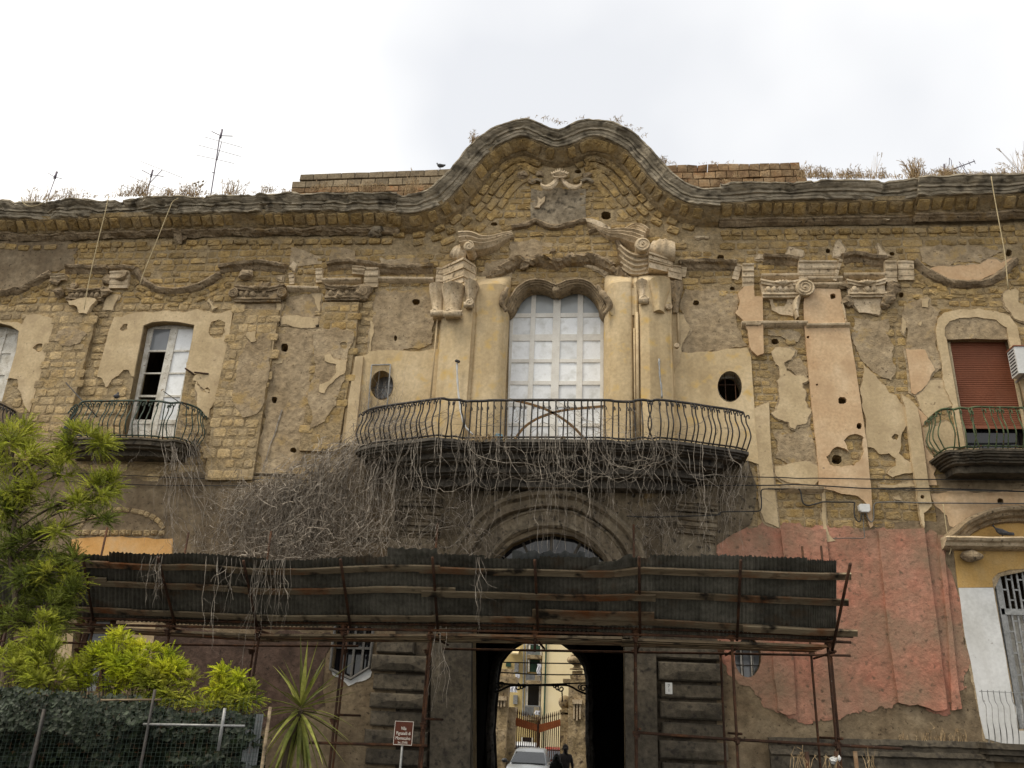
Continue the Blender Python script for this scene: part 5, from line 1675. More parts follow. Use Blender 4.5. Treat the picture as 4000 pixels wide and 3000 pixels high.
# house number tile
def text_mesh(txt, size, mat, loc, rot, parent=None, name='lettering', ext=.002, align='CENTER', line=1.0, scx=1.0):
    cu = bpy.data.curves.new('t', 'FONT')
    cu.body = txt
    cu.size = size
    cu.extrude = ext
    cu.align_x = align
    cu.align_y = 'CENTER'
    cu.space_line = line
    ob = bpy.data.objects.new('t', cu)
    col.objects.link(ob)
    dg = bpy.context.evaluated_depsgraph_get()
    me = bpy.data.meshes.new_from_object(ob.evaluated_get(dg))
    bpy.data.objects.remove(ob)
    me.materials.clear(); me.materials.append(MAT[mat])
    o = bpy.data.objects.new(name, me)
    col.objects.link(o)
    o.rotation_euler = rot
    o.scale = (scx, 1, 1)
    if parent:
        o.parent = parent
        o.location = Vector(loc)-org(parent)
    else: o.location = loc
    return o
tp = F2(H, 166, 573, -.24)
m = MB(); m.box(tp, (.14, .02, .22))
tile = m.build('number_tile', 'white_wall', None, at=tp)
tag(tile, 'small white house number tile on dark rusticated portal pier', 'number plate')
text_mesh('7\n1', .085, 'cable', tp+Vector((0,-.012,0)), (R(90),0,0), tile, 'numeral')

# ---------------------------------------------------------------- scaffold with its sloping catch canopy
SB = F(1700,2440,-2.0)
scaf = thing('scaffold', (SB.x, -1.4, 0), 'rusty tube scaffold with dark corrugated sheet canopy in front of the portal', 'scaffold')
TOPY = [(-200,2160),(285,2162),(450,2168),(590,2175),(770,2172),(1000,2190),(1160,2190),(1330,2182),(1510,2170),(1700,2174),(1860,2180),(2000,2182),(2280,2188),(2400,2188),(2460,2172),(2860,2184),(3000,2190),(3270,2196)]
BOTY = [(-200,2395),(360,2412),(1000,2438),(2000,2452),(2600,2470),(3240,2500)]
def lin(tab, x):
    for (x0,y0),(x1,y1) in zip(tab, tab[1:]):
        if x <= x1: return y0+(y1-y0)*(x-x0)/(x1-x0)
    return tab[-1][1]
YT, YB_ = -3.7, -2.05
def S(x, t, off=0.0):
    """a point of the canopy: x pixel along, t from the deck (0) to the outer rim (1)"""
    a, b = F(x, lin(BOTY, x), YB_), F(x, lin(TOPY, x), YT)
    b = Vector((a.x, b.y, b.z)) if False else b
    n = Vector((0, -(b.z-a.z), (b.y-a.y)))
    n.normalize()                       # towards the street and the ground
    if n.z > 0: n = -n
    return a.lerp(b, t)+n*off
x = -190.0
k = 0
rs = random.Random(11)
while x < 3230:
    w_ = rs.uniform(195, 225)
    x1 = min(x+w_, 3268)
    t0, t1 = rs.uniform(-.06,-.02), 1.0+rs.uniform(-.02,.05)
    lift = .012*(k % 2)+rs.uniform(0,.006)
    nc = 52
    rings = [[], [], []]
    for i in range(nc+1):
        u = x-8+(x1+8-x)*i/nc
        u2 = u - 6*rs.uniform(0,0)
        wv = .014*math.sin(2*math.pi*i/4+.4)
        for r_i, t in enumerate((t0, (t0+t1)/2, t1)):
            e = .0
            if r_i == 2: e = rs.uniform(-.012,.012)
            rings[r_i].append(S(u2, t+e, -wv-lift))
    mb = MB(); mb.tint = rs.uniform(.2,.8)
    mb.loft(rings, False)
    mb.build('corrugated_sheet', 'sheet', scaf, True)
    x = x1
    k += 1
    if x1 >= 3268: break
# bright torn sheet end over the middle
mb = MB()
rings = [[], []]
for i in range(41):
    u = 2000+285*i/40
    wv = .014*math.sin(2*math.pi*i/4)
    rings[0].append(S(u, .93, -.04-wv)); rings[1].append(S(u, 1.07+.02*math.sin(i*.7), -.05-wv))
mb.loft(rings, False); mb.build('corrugated_sheet', 'sheet_light', scaf, True)
mb = MB(); rings = [[], []]
for i in range(31):
    u = 1512+195*i/30
    wv = .014*math.sin(2*math.pi*i/4)
    rings[0].append(S(u, .95, -.03-wv)); rings[1].append(S(u, 1.085+.01*math.sin(i*.9), -.03-wv))
mb.loft(rings, False); mb.build('corrugated_sheet', 'sheet', scaf, True)
mb = MB(); rings = [[], []]
for i in range(21):
    u = 2270+200*i/20
    rings[0].append(S(u, .88, .03)); rings[1].append(S(u, .90+.16*(i/20)**.8, .05+.02*math.sin(i)))
mb.loft(rings, False); mb.build('corrugated_sheet', 'sheet', scaf)
def plank(x0, x1, t0, t1, wid=.17, off=.045, name='plank'):
    n = 8
    mb = MB(); mb.tint = rs.uniform(.1,.9)
    rings = []
    for i in range(n+1):
        u = x0+(x1-x0)*i/n
        t = t0+(t1-t0)*i/n
        c = S(u, t, off)
        up = (S(u, t+.05, off)-S(u, t-.05, off)).normalized()
        nn = (S(u, t, off+.1)-c).normalized()
        sag = .006*math.sin(i*1.7+x0)
        rings.append([c+up*(wid/2+sag)-nn*.018, c+up*(wid/2+sag)+nn*.018, c-up*(wid/2-sag)+nn*.018, c-up*(wid/2-sag)-nn*.018])
    mb.loft(rings, True, True)
    mb.build(name, 'plank', scaf)
for x0, x1, t0, t1, o in ((-180,430,.90,.89,.05),(300,1000,.875,.872,.05),(1000,1720,.87,.865,.05),(1640,2490,.845,.845,.05),(2400,3322,.85,.855,.055),
                       (-180,420,.66,.64,.05),(330,1010,.60,.575,.05),(960,1780,.565,.57,.05),(1650,2560,.545,.525,.09),(2480,3312,.545,.53,.05),
                       (-180,520,.17,.16,.05),(430,1080,.155,.14,.05),(1020,1760,.145,.15,.05),(1690,2490,.16,.16,.05),(2080,2555,.27,.25,.06),(2450,3290,.17,.135,.05),(2900,3345,.16,.15,.09)):
    plank(x0, x1, t0, t1, .15 if x0 != 2080 else .22, o)
def pole(a, b, r_h=.026, mat='rust', name='pole'):
    mb = MB(); mb.tint = rs.uniform(.2,.8)
    a, b = Vector(a), Vector(b)
    mb.tube([a, a.lerp(b,.33), a.lerp(b,.66), b], r_h, 8)
    return mb.build(name, mat, scaf, True)
def coupler(p, s=.055):
    mb = MB()
    p = Vector(p)
    rt = Matrix.Rotation(rs.uniform(-.4,.4), 3, 'Z') @ Matrix.Rotation(rs.uniform(-.3,.3), 3, 'X')
    mb.box(p, (s*2.0, s*1.5, s*1.3), rt)
    mb.box(p+Vector((0,-s*.5,-s*.6)), (s*1.0, s*1.3, s*1.4), rt)
    mb.tube([p+Vector((-s*1.3,-s*.9,s*.3)), p+Vector((s*1.3,-s*.9,s*.3))], .010, 6)
    mb.build('coupler', 'rust', scaf)
for xt, xb in ((330,372),(624,690),(956,1010),(1334,1374),(1692,1713),(2090,2103),(2496,2500),(2892,2877)):
    pole(S(xb, -.02, .075), S(xt, 1.03, .075))
pole(S(3234, -.06, .13)+Vector((.05,0,0)), S(3300, 1.05, .13)+Vector((.06,0,0)), .028)
# long ledgers
def run(pts, Y, r_h=.026, mat='rust'):
    P = [F(p[0], p[1], Y) for p in pts]
    mb = MB(); mb.tint = rs.uniform(.3,.7)
    mb.tube(P, r_h, 8); mb.build('ledger', mat, scaf, True)
run([(-180,2402),(360,2416),(1000,2430),(2000,2443),(2600,2458),(3332,2487)], -2.12)
run([(-180,2426),(360,2440),(1000,2453),(2000,2466),(2600,2482),(3324,2509)], -2.12)
run([(1208,2901),(1669,2913)], -2.08)
run([(2470,2860),(2866,2889),(3524,2925)], -2.08)
run([(1730,2535),(2100,2541),(2500,2548),(3322,2561)], -.75, .024)
run([(-180,2500),(400,2514),(1000,2522),(1400,2524)], -.75, .024)
# deck boards
for x0, x1, dy in ((-180,420,0),(415,1010,4),(1005,1725,0),(1715,2460,-2),(2430,3228,2)):
    for r_i, Yd in enumerate((-1.98,-1.72,-1.46,-1.20,-.94)):
        ya = lin([(-200,2440),(420,2450),(1010,2481),(1720,2484),(2400,2496),(3230,2524)], x0)+dy
        yb = lin([(-200,2440),(420,2450),(1010,2481),(1720,2484),(2400,2496),(3230,2524)], x1)+dy
        a, b = F(x0, ya, -1.98), F(x1, yb, -1.98)
        mb = MB(); mb.tint = rs.uniform(.3,.9)
        mb.bar((a.x, Yd, a.z+rs.uniform(-.01,.01)), (b.x, Yd, b.z+rs.uniform(-.01,.01)), .23, .045)
        mb.build('deck_board', 'plank', scaf)
# standards: X from the head, straight to the ground
front = [(370,2425),(669,2436),(1018,2450),(1350,2440),(1687,2452),(2092,2440),(2482,2462),(2856,2456),(3229,2480),(40,2415)]
back = [(420,2060),(737,2080),(1059,2076),(1389,2200),(1710,2044),(2475,2049),(2812,2500),(3133,2134),(3207,2132),(110,2080)]
lowz = F(2866,2889,-2.05).z
for i, (x_, y_) in enumerate(front):
    p = F(x_, y_, -2.0)
    full = x_ not in (2092, 669, 370, 1018)
    zb = 0 if full or x_ < 1100 else p.z-.5
    if x_ == 669 or x_ == 370 or x_ == 1018: zb = 0
    pole((p.x, -2.0, zb), (p.x, -2.0, p.z+.1))
    coupler((p.x, -2.06, p.z-.02)); coupler((p.x, -2.06, p.z-.16))
    if x_ > 1100 and x_ != 2092: coupler((p.x, -2.06, lowz))
zdeck = F(2000,2500,-1.5).z
for x_, y_ in back:
    p = F(x_, y_, -.62)
    pole((p.x, -.62, 0), (p.x, -.62, p.z), .024)
    coupler((p.x, -.69, F(x_, 2545, -.7).z))
for x_, y_ in front:
    p = F(x_, y_, -2.0)
    pole((p.x+.07, -2.25, zdeck-.06), (p.x+.07, -.5, zdeck-.06), .022, 'rust', 'transom')
    if x_ > 1100 and x_ != 2092: pole((p.x+.06, -2.2, lowz+.1), (p.x+.06, -.5, lowz+.1), .022, 'rust', 'transom')

# ---------------------------------------------------------------- dry creepers
vr = random.Random(21)
def bez(p0, p1, p2, p3, n):
    out = []
    for i in range(n+1):
        t = i/n
        out.append(p0*(1-t)**3+p1*3*t*(1-t)**2+p2*3*t*t*(1-t)+p3*t**3)
    return out
def twig(mb, pts, r0, wig, sc=2.2, fork=2):
    """a wandering strand along pts with wiggle and a thinning tip"""
    o = Vector((vr.uniform(0,50), vr.uniform(0,50), vr.uniform(0,50)))
    n = len(pts)
    P, Rr = [], []
    for i, p in enumerate(pts):
        e = min(1, i/4)
        k = noise.noise_vector(p*sc+o)*wig*e + noise.noise_vector(p*sc*4+o)*wig*.28*e
        P.append(p+Vector((k.x, k.y*.6, k.z)))
        Rr.append(r0*(1-.65*i/(n-1)))
    tn = vr.random()
    mb.tube(P, Rr, 3, False, tn)
    for f_ in range(fork):
        i = vr.randrange(n//4, n-2)
        d = (P[i+1]-P[i]).normalized()+Vector((vr.gauss(0,.7), vr.gauss(0,.4), vr.gauss(-.2,.5)))
        L = vr.uniform(.12,.5)
        q0 = P[i]
        pts2 = [q0]
        for k in range(5):
            d = (d+Vector((vr.gauss(0,.35), vr.gauss(0,.25), vr.gauss(-.08,.3)))).normalized()
            pts2.append(pts2[-1]+d*L/5)
        mb.tube(pts2, [Rr[i]*.75*(1-.15*k) for k in range(6)], 3, False, tn)
def Vp(x, y, Y): return F(x, y, Y)
mb = MB()
# the thick fall from the left end of the great balcony
for i in range(640):
    t = vr.random()**.8
    xs = 1640-t*720+vr.gauss(0, 30)
    ys = 1660+max(0, t-.25)*370+vr.uniform(-30, 90)
    if t > .8 and vr.random() < .5: continue
    L = vr.uniform(150, 430)
    ye = min(2198, ys+L)
    xe = xs-vr.gauss(35, 55)
    Ys = -vr.uniform(.15, .5+.7*(1-t))
    p0 = Vp(xs+vr.uniform(0,120)*(1-t*.4), ys+vr.uniform(-30,10), Ys)
    p1 = Vp(xs-vr.uniform(-30,60), ys+vr.uniform(-40,60), Ys-vr.uniform(0,.2))
    p2 = Vp(xe+vr.uniform(-50,50), ye-vr.uniform(60,160), -vr.uniform(.2,.6))
    p3 = Vp(xe, ye, -vr.uniform(.08,.45))
    twig(mb, bez(p0, p1, p2, p3, 18), vr.choice((.0035,.0045,.0055,.007,.011))*vr.uniform(.8,1.2), vr.uniform(.14,.34), 2.8)
# tangle that clings to the wall
for i in range(820):
    y = vr.uniform(1850, 2190)
    x = vr.gauss(1170, 150) if vr.random() < .62 else vr.uniform(800, 1880)
    if x < 700+ (2190-y)*.6: continue
    L = vr.uniform(60, 240)
    an = vr.gauss(1.9, .7)
    x2, y2 = x+L*math.cos(an), min(2195, y+L*math.sin(an))
    p0, p3 = Vp(x, y, -vr.uniform(.1,.8)), Vp(x2, y2, -vr.uniform(.1,.6))
    c1 = Vp(x+vr.uniform(-60,60), y+vr.uniform(-60,20), -vr.uniform(.2,.9))
    twig(mb, bez(p0, c1, p3.lerp(c1,.3), p3, 10), vr.uniform(.0035,.009), vr.uniform(.10,.28), 3.4)
# a few woody main stems
for i in range(16):
    t = vr.random()
    xs, ys = 1600-t*520, 1690+max(0, t-.3)*330
    xe = xs-vr.uniform(20, 140)
    twig(mb, bez(Vp(xs, ys, -.5), Vp(xs-20, ys+120, -.6), Vp(xe+40, 2060, -.4), Vp(xe, 2196, -.25), 20), vr.uniform(.016,.028), .25, 1.8, 4)
# strands hanging along the front
for i in range(165):
    j = vr.randrange(4, len(MPATH)-4)
    p = MPATH[j]
    px = pix(p)[0]
    if px > 2500 and vr.random() < .35: continue
    z0 = MZS+vr.uniform(-.1, .15)
    L = min(vr.expovariate(1/1.3)+.3, z0-F(2000,2190,-2.5).z+.1)
    if vr.random() < .38: L = vr.uniform(1.5, 2.7)
    st = Vector((p.x, p.y*1.07-vr.uniform(0,.12), z0))
    dx = vr.gauss(0, .22)
    en = st+Vector((dx, vr.uniform(-.05,.35), -L))
    twig(mb, [st.lerp(en, t/12) for t in range(13)], vr.choice((.003,.0035,.004,.005,.0075)), vr.uniform(.08,.26), 2.4)
# loops under the slab
for i in range(34):
    j = vr.randrange(10, len(MPATH)-22)
    a = MPATH[j]; b = MPATH[min(len(MPATH)-1, j+vr.randrange(8, 40))]
    a = Vector((a.x, a.y*1.07, MZS-vr.uniform(0,.2))); b = Vector((b.x, b.y*1.07, MZS-vr.uniform(0,.5)))
    d = vr.uniform(.3, 1.3)
    twig(mb, bez(a, a-Vector((0,0,d)), b-Vector((0,0,d)), b, 14), vr.uniform(.0035,.006), .2, 2.6)
# twigs caught in the railing
for i in range(330):
    j = vr.randrange(0, len(MPATH)-3)
    p = MPATH[j]
    px = pix(p)[0]
    dens = 1.0 if px < 1650 else (.75 if 2200 < px < 2620 else .3)
    if vr.random() > dens: continue
    st = Vector((p.x, p.y*1.03, MZS+vr.uniform(0, .5)))
    en = st+Vector((vr.gauss(0,.45), vr.uniform(-.12,.12), vr.uniform(-.3,.55)))
    twig(mb, [st.lerp(en, t/9) for t in range(10)], vr.uniform(.003,.007), .16, 3)
# fine twigs round the left oval window and up the pilaster
for i in range(60):
    x, y = vr.uniform(1400, 1560), vr.uniform(1500, 1640)
    p0 = Vp(x, 1650, -.2); p3 = Vp(x+vr.gauss(0,50), y-vr.uniform(0,120), -.12)
    twig(mb, [p0.lerp(p3, t/9) for t in range(10)], .004, .14, 3)
for i in range(30):
    x = vr.uniform(2640, 2930)
    p0 = Vp(x, 1790, -.4); p3 = Vp(x+vr.gauss(-30,50), vr.uniform(1950,2190), -.2)
    twig(mb, [p0.lerp(p3, t/12) for t in range(13)], .006, .16, 2)
for i in range(90):
    x, y = vr.gauss(2560, 60), vr.uniform(1980, 2190)
    p0 = Vp(x, y, -.25); p3 = Vp(x+vr.gauss(0,45), y+vr.uniform(-110,60), -.15)
    twig(mb, [p0.lerp(p3, t/9) for t in range(10)], .005, .15, 3)
# the brown line of an old stem on the wall
twig(mb, [F2(B2, 210-18*k, 1040+55*k, -.05) for k in range(11)], .022, .04, 5)
cre = mb.build('dry_creeper', 'vine', None, at=(F(1300,1900).x, -.4, 0), kind='stuff')
tag(cre, 'thick grey leafless creeper pouring from the left end of the great central balcony', 'creeper')
mb = MB()
for i in range(64):
    j = vr.randrange(int(len(LPATH)*.25), len(LPATH)) if vr.random() < .3 else vr.randrange(int(len(LPATH)*.7), len(LPATH))
    p = LPATH[j]
    st = Vector((p.x, p.y*1.05, LZS+vr.uniform(-.1,.6)))
    L = vr.uniform(.5, 2.6) if j > len(LPATH)*.65 else vr.uniform(.3,.8)
    en = st+Vector((vr.gauss(.35,.4), .35, -L))
    twig(mb, [st.lerp(en, t/12) for t in range(13)], vr.uniform(.004,.008), .2, 1.8)
for i in range(60):
    x, y = vr.uniform(640, 980), vr.uniform(1860, 2150)
    p0 = Vp(x, y, -.15); p3 = Vp(x+vr.gauss(30,70), y+vr.uniform(40,180), -.1)
    twig(mb, [p0.lerp(p3, t/9) for t in range(10)], .005, .16, 2)
tag(mb.build('dry_creeper', 'vine', None, at=(F(720,1800).x, -.4, 0), kind='stuff'), 'thin dry creeper strands trailing below the small left balcony', 'creeper')
mb = MB()
for x0, n_, yl in ((625,7,2400),(1045,9,2560),(1095,8,2480),(1880,5,2480),(1715,7,2840),(600,4,2420),(900,5,2440),(830,4,2620),(1010,4,2690)):
    for i in range(n_):
        x = x0+vr.gauss(0, 18)
        y0 = lin(TOPY, x) if x0 != 1715 else 2440
        p0 = F(x, y0-4, -3.72 if x0 != 1715 else -2.1)
        e = F(x+vr.gauss(-15,30), vr.uniform(y0+80, yl), -3.55 if x0 != 1715 else -2.1)
        twig(mb, [p0.lerp(e, t/12) for t in range(13)], vr.uniform(.004,.008), .11, 2.2)
tag(mb.build('dry_creeper', 'vine', None, at=(F(1000,2200,-3.7).x, -3.7, 0), kind='stuff'), 'bare creeper tendrils dangling over the front of the corrugated canopy', 'creeper')

# ---------------------------------------------------------------- trees and shrubs
def spray(mb, base, d, L, leaf, tint, n=8):
    """a feathery spray: a stem with pairs of narrow leaflets"""
    d = d.normalized()
    side = d.cross(Vector((vr.uniform(-.4,.4), vr.uniform(-.4,.4), 1)))
    if side.length < .05: side = Vector((1,0,0))
    side.normalize()
    droop = Vector((0,0,-1))
    vs, fs = [], []
    for k in range(n):
        t = (k+1)/n
        p = base+d*(L*t)+droop*(L*.25*t*t)
        for s_ in (-1, 1):
            dirn = (side*s_*(.9-.3*t)+d*(.55+.4*t)+Vector((0,0,vr.uniform(-.25,.25)))).normalized()
            l_ = leaf*(1-.45*t)*vr.uniform(.8,1.2)
            wv = dirn.cross(d+Vector((vr.uniform(-.5,.5),vr.uniform(-.5,.5),vr.uniform(-.5,.5))))
            if wv.length < .01: wv = Vector((0,0,1))
            wv = wv.normalized()*l_*.15
            b = len(vs)
            vs += [p, p+dirn*l_*.5+wv, p+dirn*l_, p+dirn*l_*.5-wv]
            fs.append((b, b+1, b+2, b+3))
    mb.add(vs, fs, max(0, min(1, tint+vr.uniform(-.3,.3))))
def shrub(name, label, cat, base, clumps, Yc, leafs, group=None, spray_L=.22, leaf=.06, trunk=.05, spine=None, nl=8):
    """clumps: (px x, px y, rx px, ry px, count, leaf material index, depth offset)"""
    root = thing(name, base, label, cat, group)
    base = Vector(base)
    mbs = [MB() for _ in leafs]
    wood = MB()
    zc = max(F(c[0], c[1], Yc).z for c in clumps)
    fork = base+Vector((0,0,max(.4, (zc-base.z)*.22)))
    if spine:
        SP = smooth_path([base]+[F(p[0], p[1], Yc) for p in spine], 6)
        wood.tube(SP, [trunk*(1.2-1.0*i_/(len(SP)-1)) for i_ in range(len(SP))], 8)
    else:
        wood.tube([base, base.lerp(fork,.5)+Vector((.03,0,0)), fork], [trunk*1.2, trunk, trunk*.85], 8)
    for cx, cy, rx, ry, cnt, mi, dy in clumps:
        c = F(cx, cy, Yc+dy)
        s_ = (c-CAM).length/FPX
        RX, RZ = rx*s_, ry*s_
        RY = (RX+RZ)*.5
        if spine: fork = min(SP, key=lambda q_: abs(q_.z-(c.z-.45*abs(q_.x-c.x)-.1)))
        mid_ = fork.lerp(c, .55)+Vector((vr.uniform(-.1,.1), vr.uniform(-.1,.1), .1))
        br = bez(fork, fork.lerp(mid_,.5)+Vector((0,0,.1)), mid_, c+Vector((0,0,RZ*.3)), 8)
        wood.tube(br, [trunk*.36*(1-.85*i/8)+.003 for i in range(9)], 5)
        subs = []
        for k in range(max(4, cnt//28)):
            v = Vector((vr.gauss(0,.5), vr.gauss(0,.5), vr.gauss(0,.5)))
            if v.length > 1: v.normalize()
            sp = c+Vector((v.x*RX, v.y*RY, v.z*RZ))
            subs.append(sp)
            st_ = br[vr.randrange(4, 8)]
            wood.tube([st_, st_.lerp(sp,.6)+Vector((0,0,.05)), sp], [.008,.005,.002], 4)
        rad = (RX+RZ)*.5*.30
        for k in range(int(cnt*1.25)):
            sp = subs[vr.randrange(len(subs))]
            v = Vector((vr.gauss(0,1), vr.gauss(0,1), vr.gauss(0,1)))
            v.normalize()
            p = sp+v*rad*vr.random()**.5
            d = (v*.7+(p-c).normalized()*.6+Vector((0,0,.55)))
            spray(mbs[mi], p, d, spray_L*vr.uniform(.5,1.25), leaf, vr.random(), nl)
    wood.build('trunk', 'bark', root, True)
    for b_, lm in zip(mbs, leafs):
        if b_.v: b_.build('crown', lm, root)
    return root
tb = F(60,2900,-6.4)
shrub('acacia_tree', 'feathery green acacia tree rising at the left edge before the facade', 'tree', (tb.x, -6.4, 0),
      [(60,1700,45,80,190,1,0),(15,1790,50,80,210,1,.2),(100,1790,40,45,110,1,-.2),(30,1920,70,70,240,1,0),(120,1900,30,40,60,1,0),(20,2010,70,50,170,0,0),
       (330,1725,75,40,170,1,0),(270,1770,40,30,80,1,.1),(395,1735,35,25,70,1,0),(240,1850,40,35,70,1,0),(370,1925,60,45,170,1,0),(440,1900,22,50,80,1,0),(300,1985,45,35,80,1,0),(395,2025,45,25,80,0,0),(200,1960,30,25,40,0,0),
       (40,2130,80,70,240,0,0),(170,2120,70,60,180,0,0),(220,2070,35,40,70,1,-.2),(90,2260,90,70,260,0,0),(230,2240,60,70,190,1,.1),(300,2190,35,30,70,0,0),(30,2370,80,50,170,0,0),(190,2380,80,50,190,0,0),(310,2330,30,50,90,0,0),(255,2450,40,25,60,0,0),(110,2440,70,30,110,0,0)],
      -6.4, ('leaf_dark', 'leaf_mid'), None, .27, .046, .05, [(30,2550),(60,2350),(40,2150),(70,1950),(50,1800),(62,1690)], 15)
b1 = F(480,2900,-7.4)
shrub('acacia_shrub', 'bright yellow-green acacia shrub above the wire fence', 'shrub', (b1.x, -7.4, 0),
      [(430,2545,60,55,210,1,0),(475,2500,22,40,70,1,0),(400,2590,55,50,170,1,0),(480,2600,60,60,220,1,0),(560,2600,50,60,190,1,0),(585,2550,28,45,80,1,0),(640,2620,50,55,190,1,0),(680,2620,30,40,80,1,0),(590,2680,90,60,300,0,0),(450,2680,90,60,280,1,0),(330,2640,70,50,200,0,0),(690,2700,60,40,150,0,0),(300,2620,30,30,60,1,0),(530,2560,25,30,60,1,0),(750,2660,20,20,40,0,0)],
      -7.4, ('leaf_mid', 'leaf_bright'), None, .17, .042, .04, None, 11)
b2 = F(120,2900,-7.8)
shrub('acacia_shrub', 'mid green acacia shrub with a tall lit tip below the tree', 'shrub', (b2.x, -7.8, 0),
      [(150,2440,25,35,80,1,0),(185,2460,30,30,70,1,0),(140,2470,40,25,60,1,0),(175,2530,30,60,110,1,0),(120,2580,60,50,180,0,0),(200,2590,50,50,160,0,0),(60,2620,80,60,260,0,0),(180,2660,90,50,260,0,0),(20,2680,80,50,200,0,0),(10,2560,30,30,70,1,0)],
      -7.8, ('leaf_mid', 'leaf_mid'), None, .17, .042, .04, None, 11)
b3 = F(930,2900,-7.4)
shrub('acacia_shrub', 'small acacia shrub with pale shoots left of the spiky yucca', 'shrub', (b3.x, -7.4, 0),
      [(885,2625,22,30,70,1,0),(855,2670,22,40,80,1,0),(945,2650,25,30,70,1,0),(910,2690,45,40,130,0,0),(880,2740,50,45,150,0,0),(960,2720,40,40,120,0,0),(980,2700,20,30,50,0,0),(800,2760,50,30,90,0,0),(955,2745,20,20,40,1,0)],
      -7.4, ('leaf_mid', 'leaf_bright'), None, .16, .042, .03, None, 11)
# hedge behind and on the fence, ivy leaves
def leaf_mass(mb, poly, Y0, Y1, cnt, size, px_dens=None):
    xs = [p[0] for p in poly]; ys = [p[1] for p in poly]
    k = 0
    while k < cnt:
        x, y = vr.uniform(min(xs), max(xs)), vr.uniform(min(ys), max(ys))
        if not inpoly(x, y, poly): continue
        k += 1
        p = F(x, y, vr.uniform(Y0, Y1)+.45*noise.noise(Vector((x/110, y/80, 4.2))))
        n_ = Vector((vr.gauss(0,.5), -1, vr.gauss(.5,.5))).normalized()
        u = n_.orthogonal().normalized()
        u = (Matrix.Rotation(vr.uniform(0,6.28), 3, n_) @ u)
        w_ = n_.cross(u)
        s_ = size*vr.uniform(.6,1.3)
        mb.add([p-u*s_, p-u*s_*.2+w_*s_*.7, p+u*s_*.9, p-u*s_*.2-w_*s_*.7, p-n_*s_*.12], [(0,1,4),(1,2,4),(2,3,4),(3,0,4)], vr.random())
mb = MB()
leaf_mass(mb, [(-150,2720),(60,2700),(150,2735),(250,2705),(400,2750),(560,2740),(740,2790),(860,2770),(1010,2800),(1040,3050),(-150,3050)], -8.2, -7.3, 7000, .045)
leaf_mass(mb, [(-150,2780),(600,2800),(1010,2850),(1030,3100),(-150,3100)], -8.3, -8.0, 5000, .05)
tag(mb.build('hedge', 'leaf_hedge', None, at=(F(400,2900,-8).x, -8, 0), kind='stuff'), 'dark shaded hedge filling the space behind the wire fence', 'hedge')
mb = MB()
leaf_mass(mb, [(-150,2690),(120,2688),(300,2705),(420,2712),(575,2718),(585,2800),(520,2830),(430,2800),(430,2900),(330,2930),(250,2850),(-150,2860)], -8.75, -8.45, 1500, .034)
tag(mb.build('ivy', 'leaf_ivy', None, at=(F(300,2800,-8.6).x, -8.6, 0), kind='stuff'), 'grey-green ivy leaves matted over the left part of the fence', 'ivy')
# wire fence
Yf = -8.65
fb = F(500,2900,Yf)
fence = thing('wire_fence', (fb.x, Yf, 0), 'sagging green wire mesh fence with pipe posts in the lower left corner', 'fence')
mb = MB()
x = -150
while x < 1035:
    ytop = 2712 + (25*math.sin((x-560)/150) if x > 560 else 0) + vr.uniform(-3,3)
    a = F(x, ytop, Yf)
    mb.tube([a, Vector((a.x+vr.uniform(-.01,.01), Yf, a.z*.6)), Vector((a.x, Yf, .05))], .0018, 3, False)
    x += 17
for k in range(34):
    y = 2718+k*17
    P = []
    for i in range(14):
        xx = -150+i*91
        s_ = (25*math.sin((xx-560)/150) if xx > 560 else 0)*max(0, 1-k/10)
        P.append(F(xx, y+s_+vr.uniform(-3,3), Yf))
    if P[0].z > .05: mb.tube(P, .0018, 3, False)
mb.build('wire_mesh', 'iron_dkgreen', fence, kind='stuff')
for nm, p0, p1, r_h, mt in (('post', (606,2693), None, .018, 'iron'), ('post', (174,2770), None, .024, 'iron'), ('post', (1056,2761), None, .02, 'plank'),
                            ('white_pipe', (879,2766), (852,2933), .020, 'galv'), ('rail', (560,2829), (956,2836), .014, 'galv'), ('rail', (395,2735), (628,2733), .012, 'plank')):
    a = F(*p0, Yf-.03)
    b = F(*p1, Yf-.03) if p1 else Vector((a.x, a.y, 0))
    m = MB(); m.tube([a, a.lerp(b,.5), b], r_h, 8); m.build(nm, mt, fence, True)
# grey sheets right of the fence
for k, (xa, xb, yt) in enumerate(((1000,1030,2790),(960,1000,2850))):
    m = MB(); rings = [[],[]]
    for i in range(13):
        p = F(xa+(xb-xa)*i/12, yt, -8.3)
        wv = .012*math.sin(i*math.pi/2)
        rings[0].append(Vector((p.x, p.y+wv, p.z))); rings[1].append(Vector((p.x, p.y+wv, 0)))
    m.loft(rings, False); m.build('corrugated_panel', 'sheet_light', fence, True)
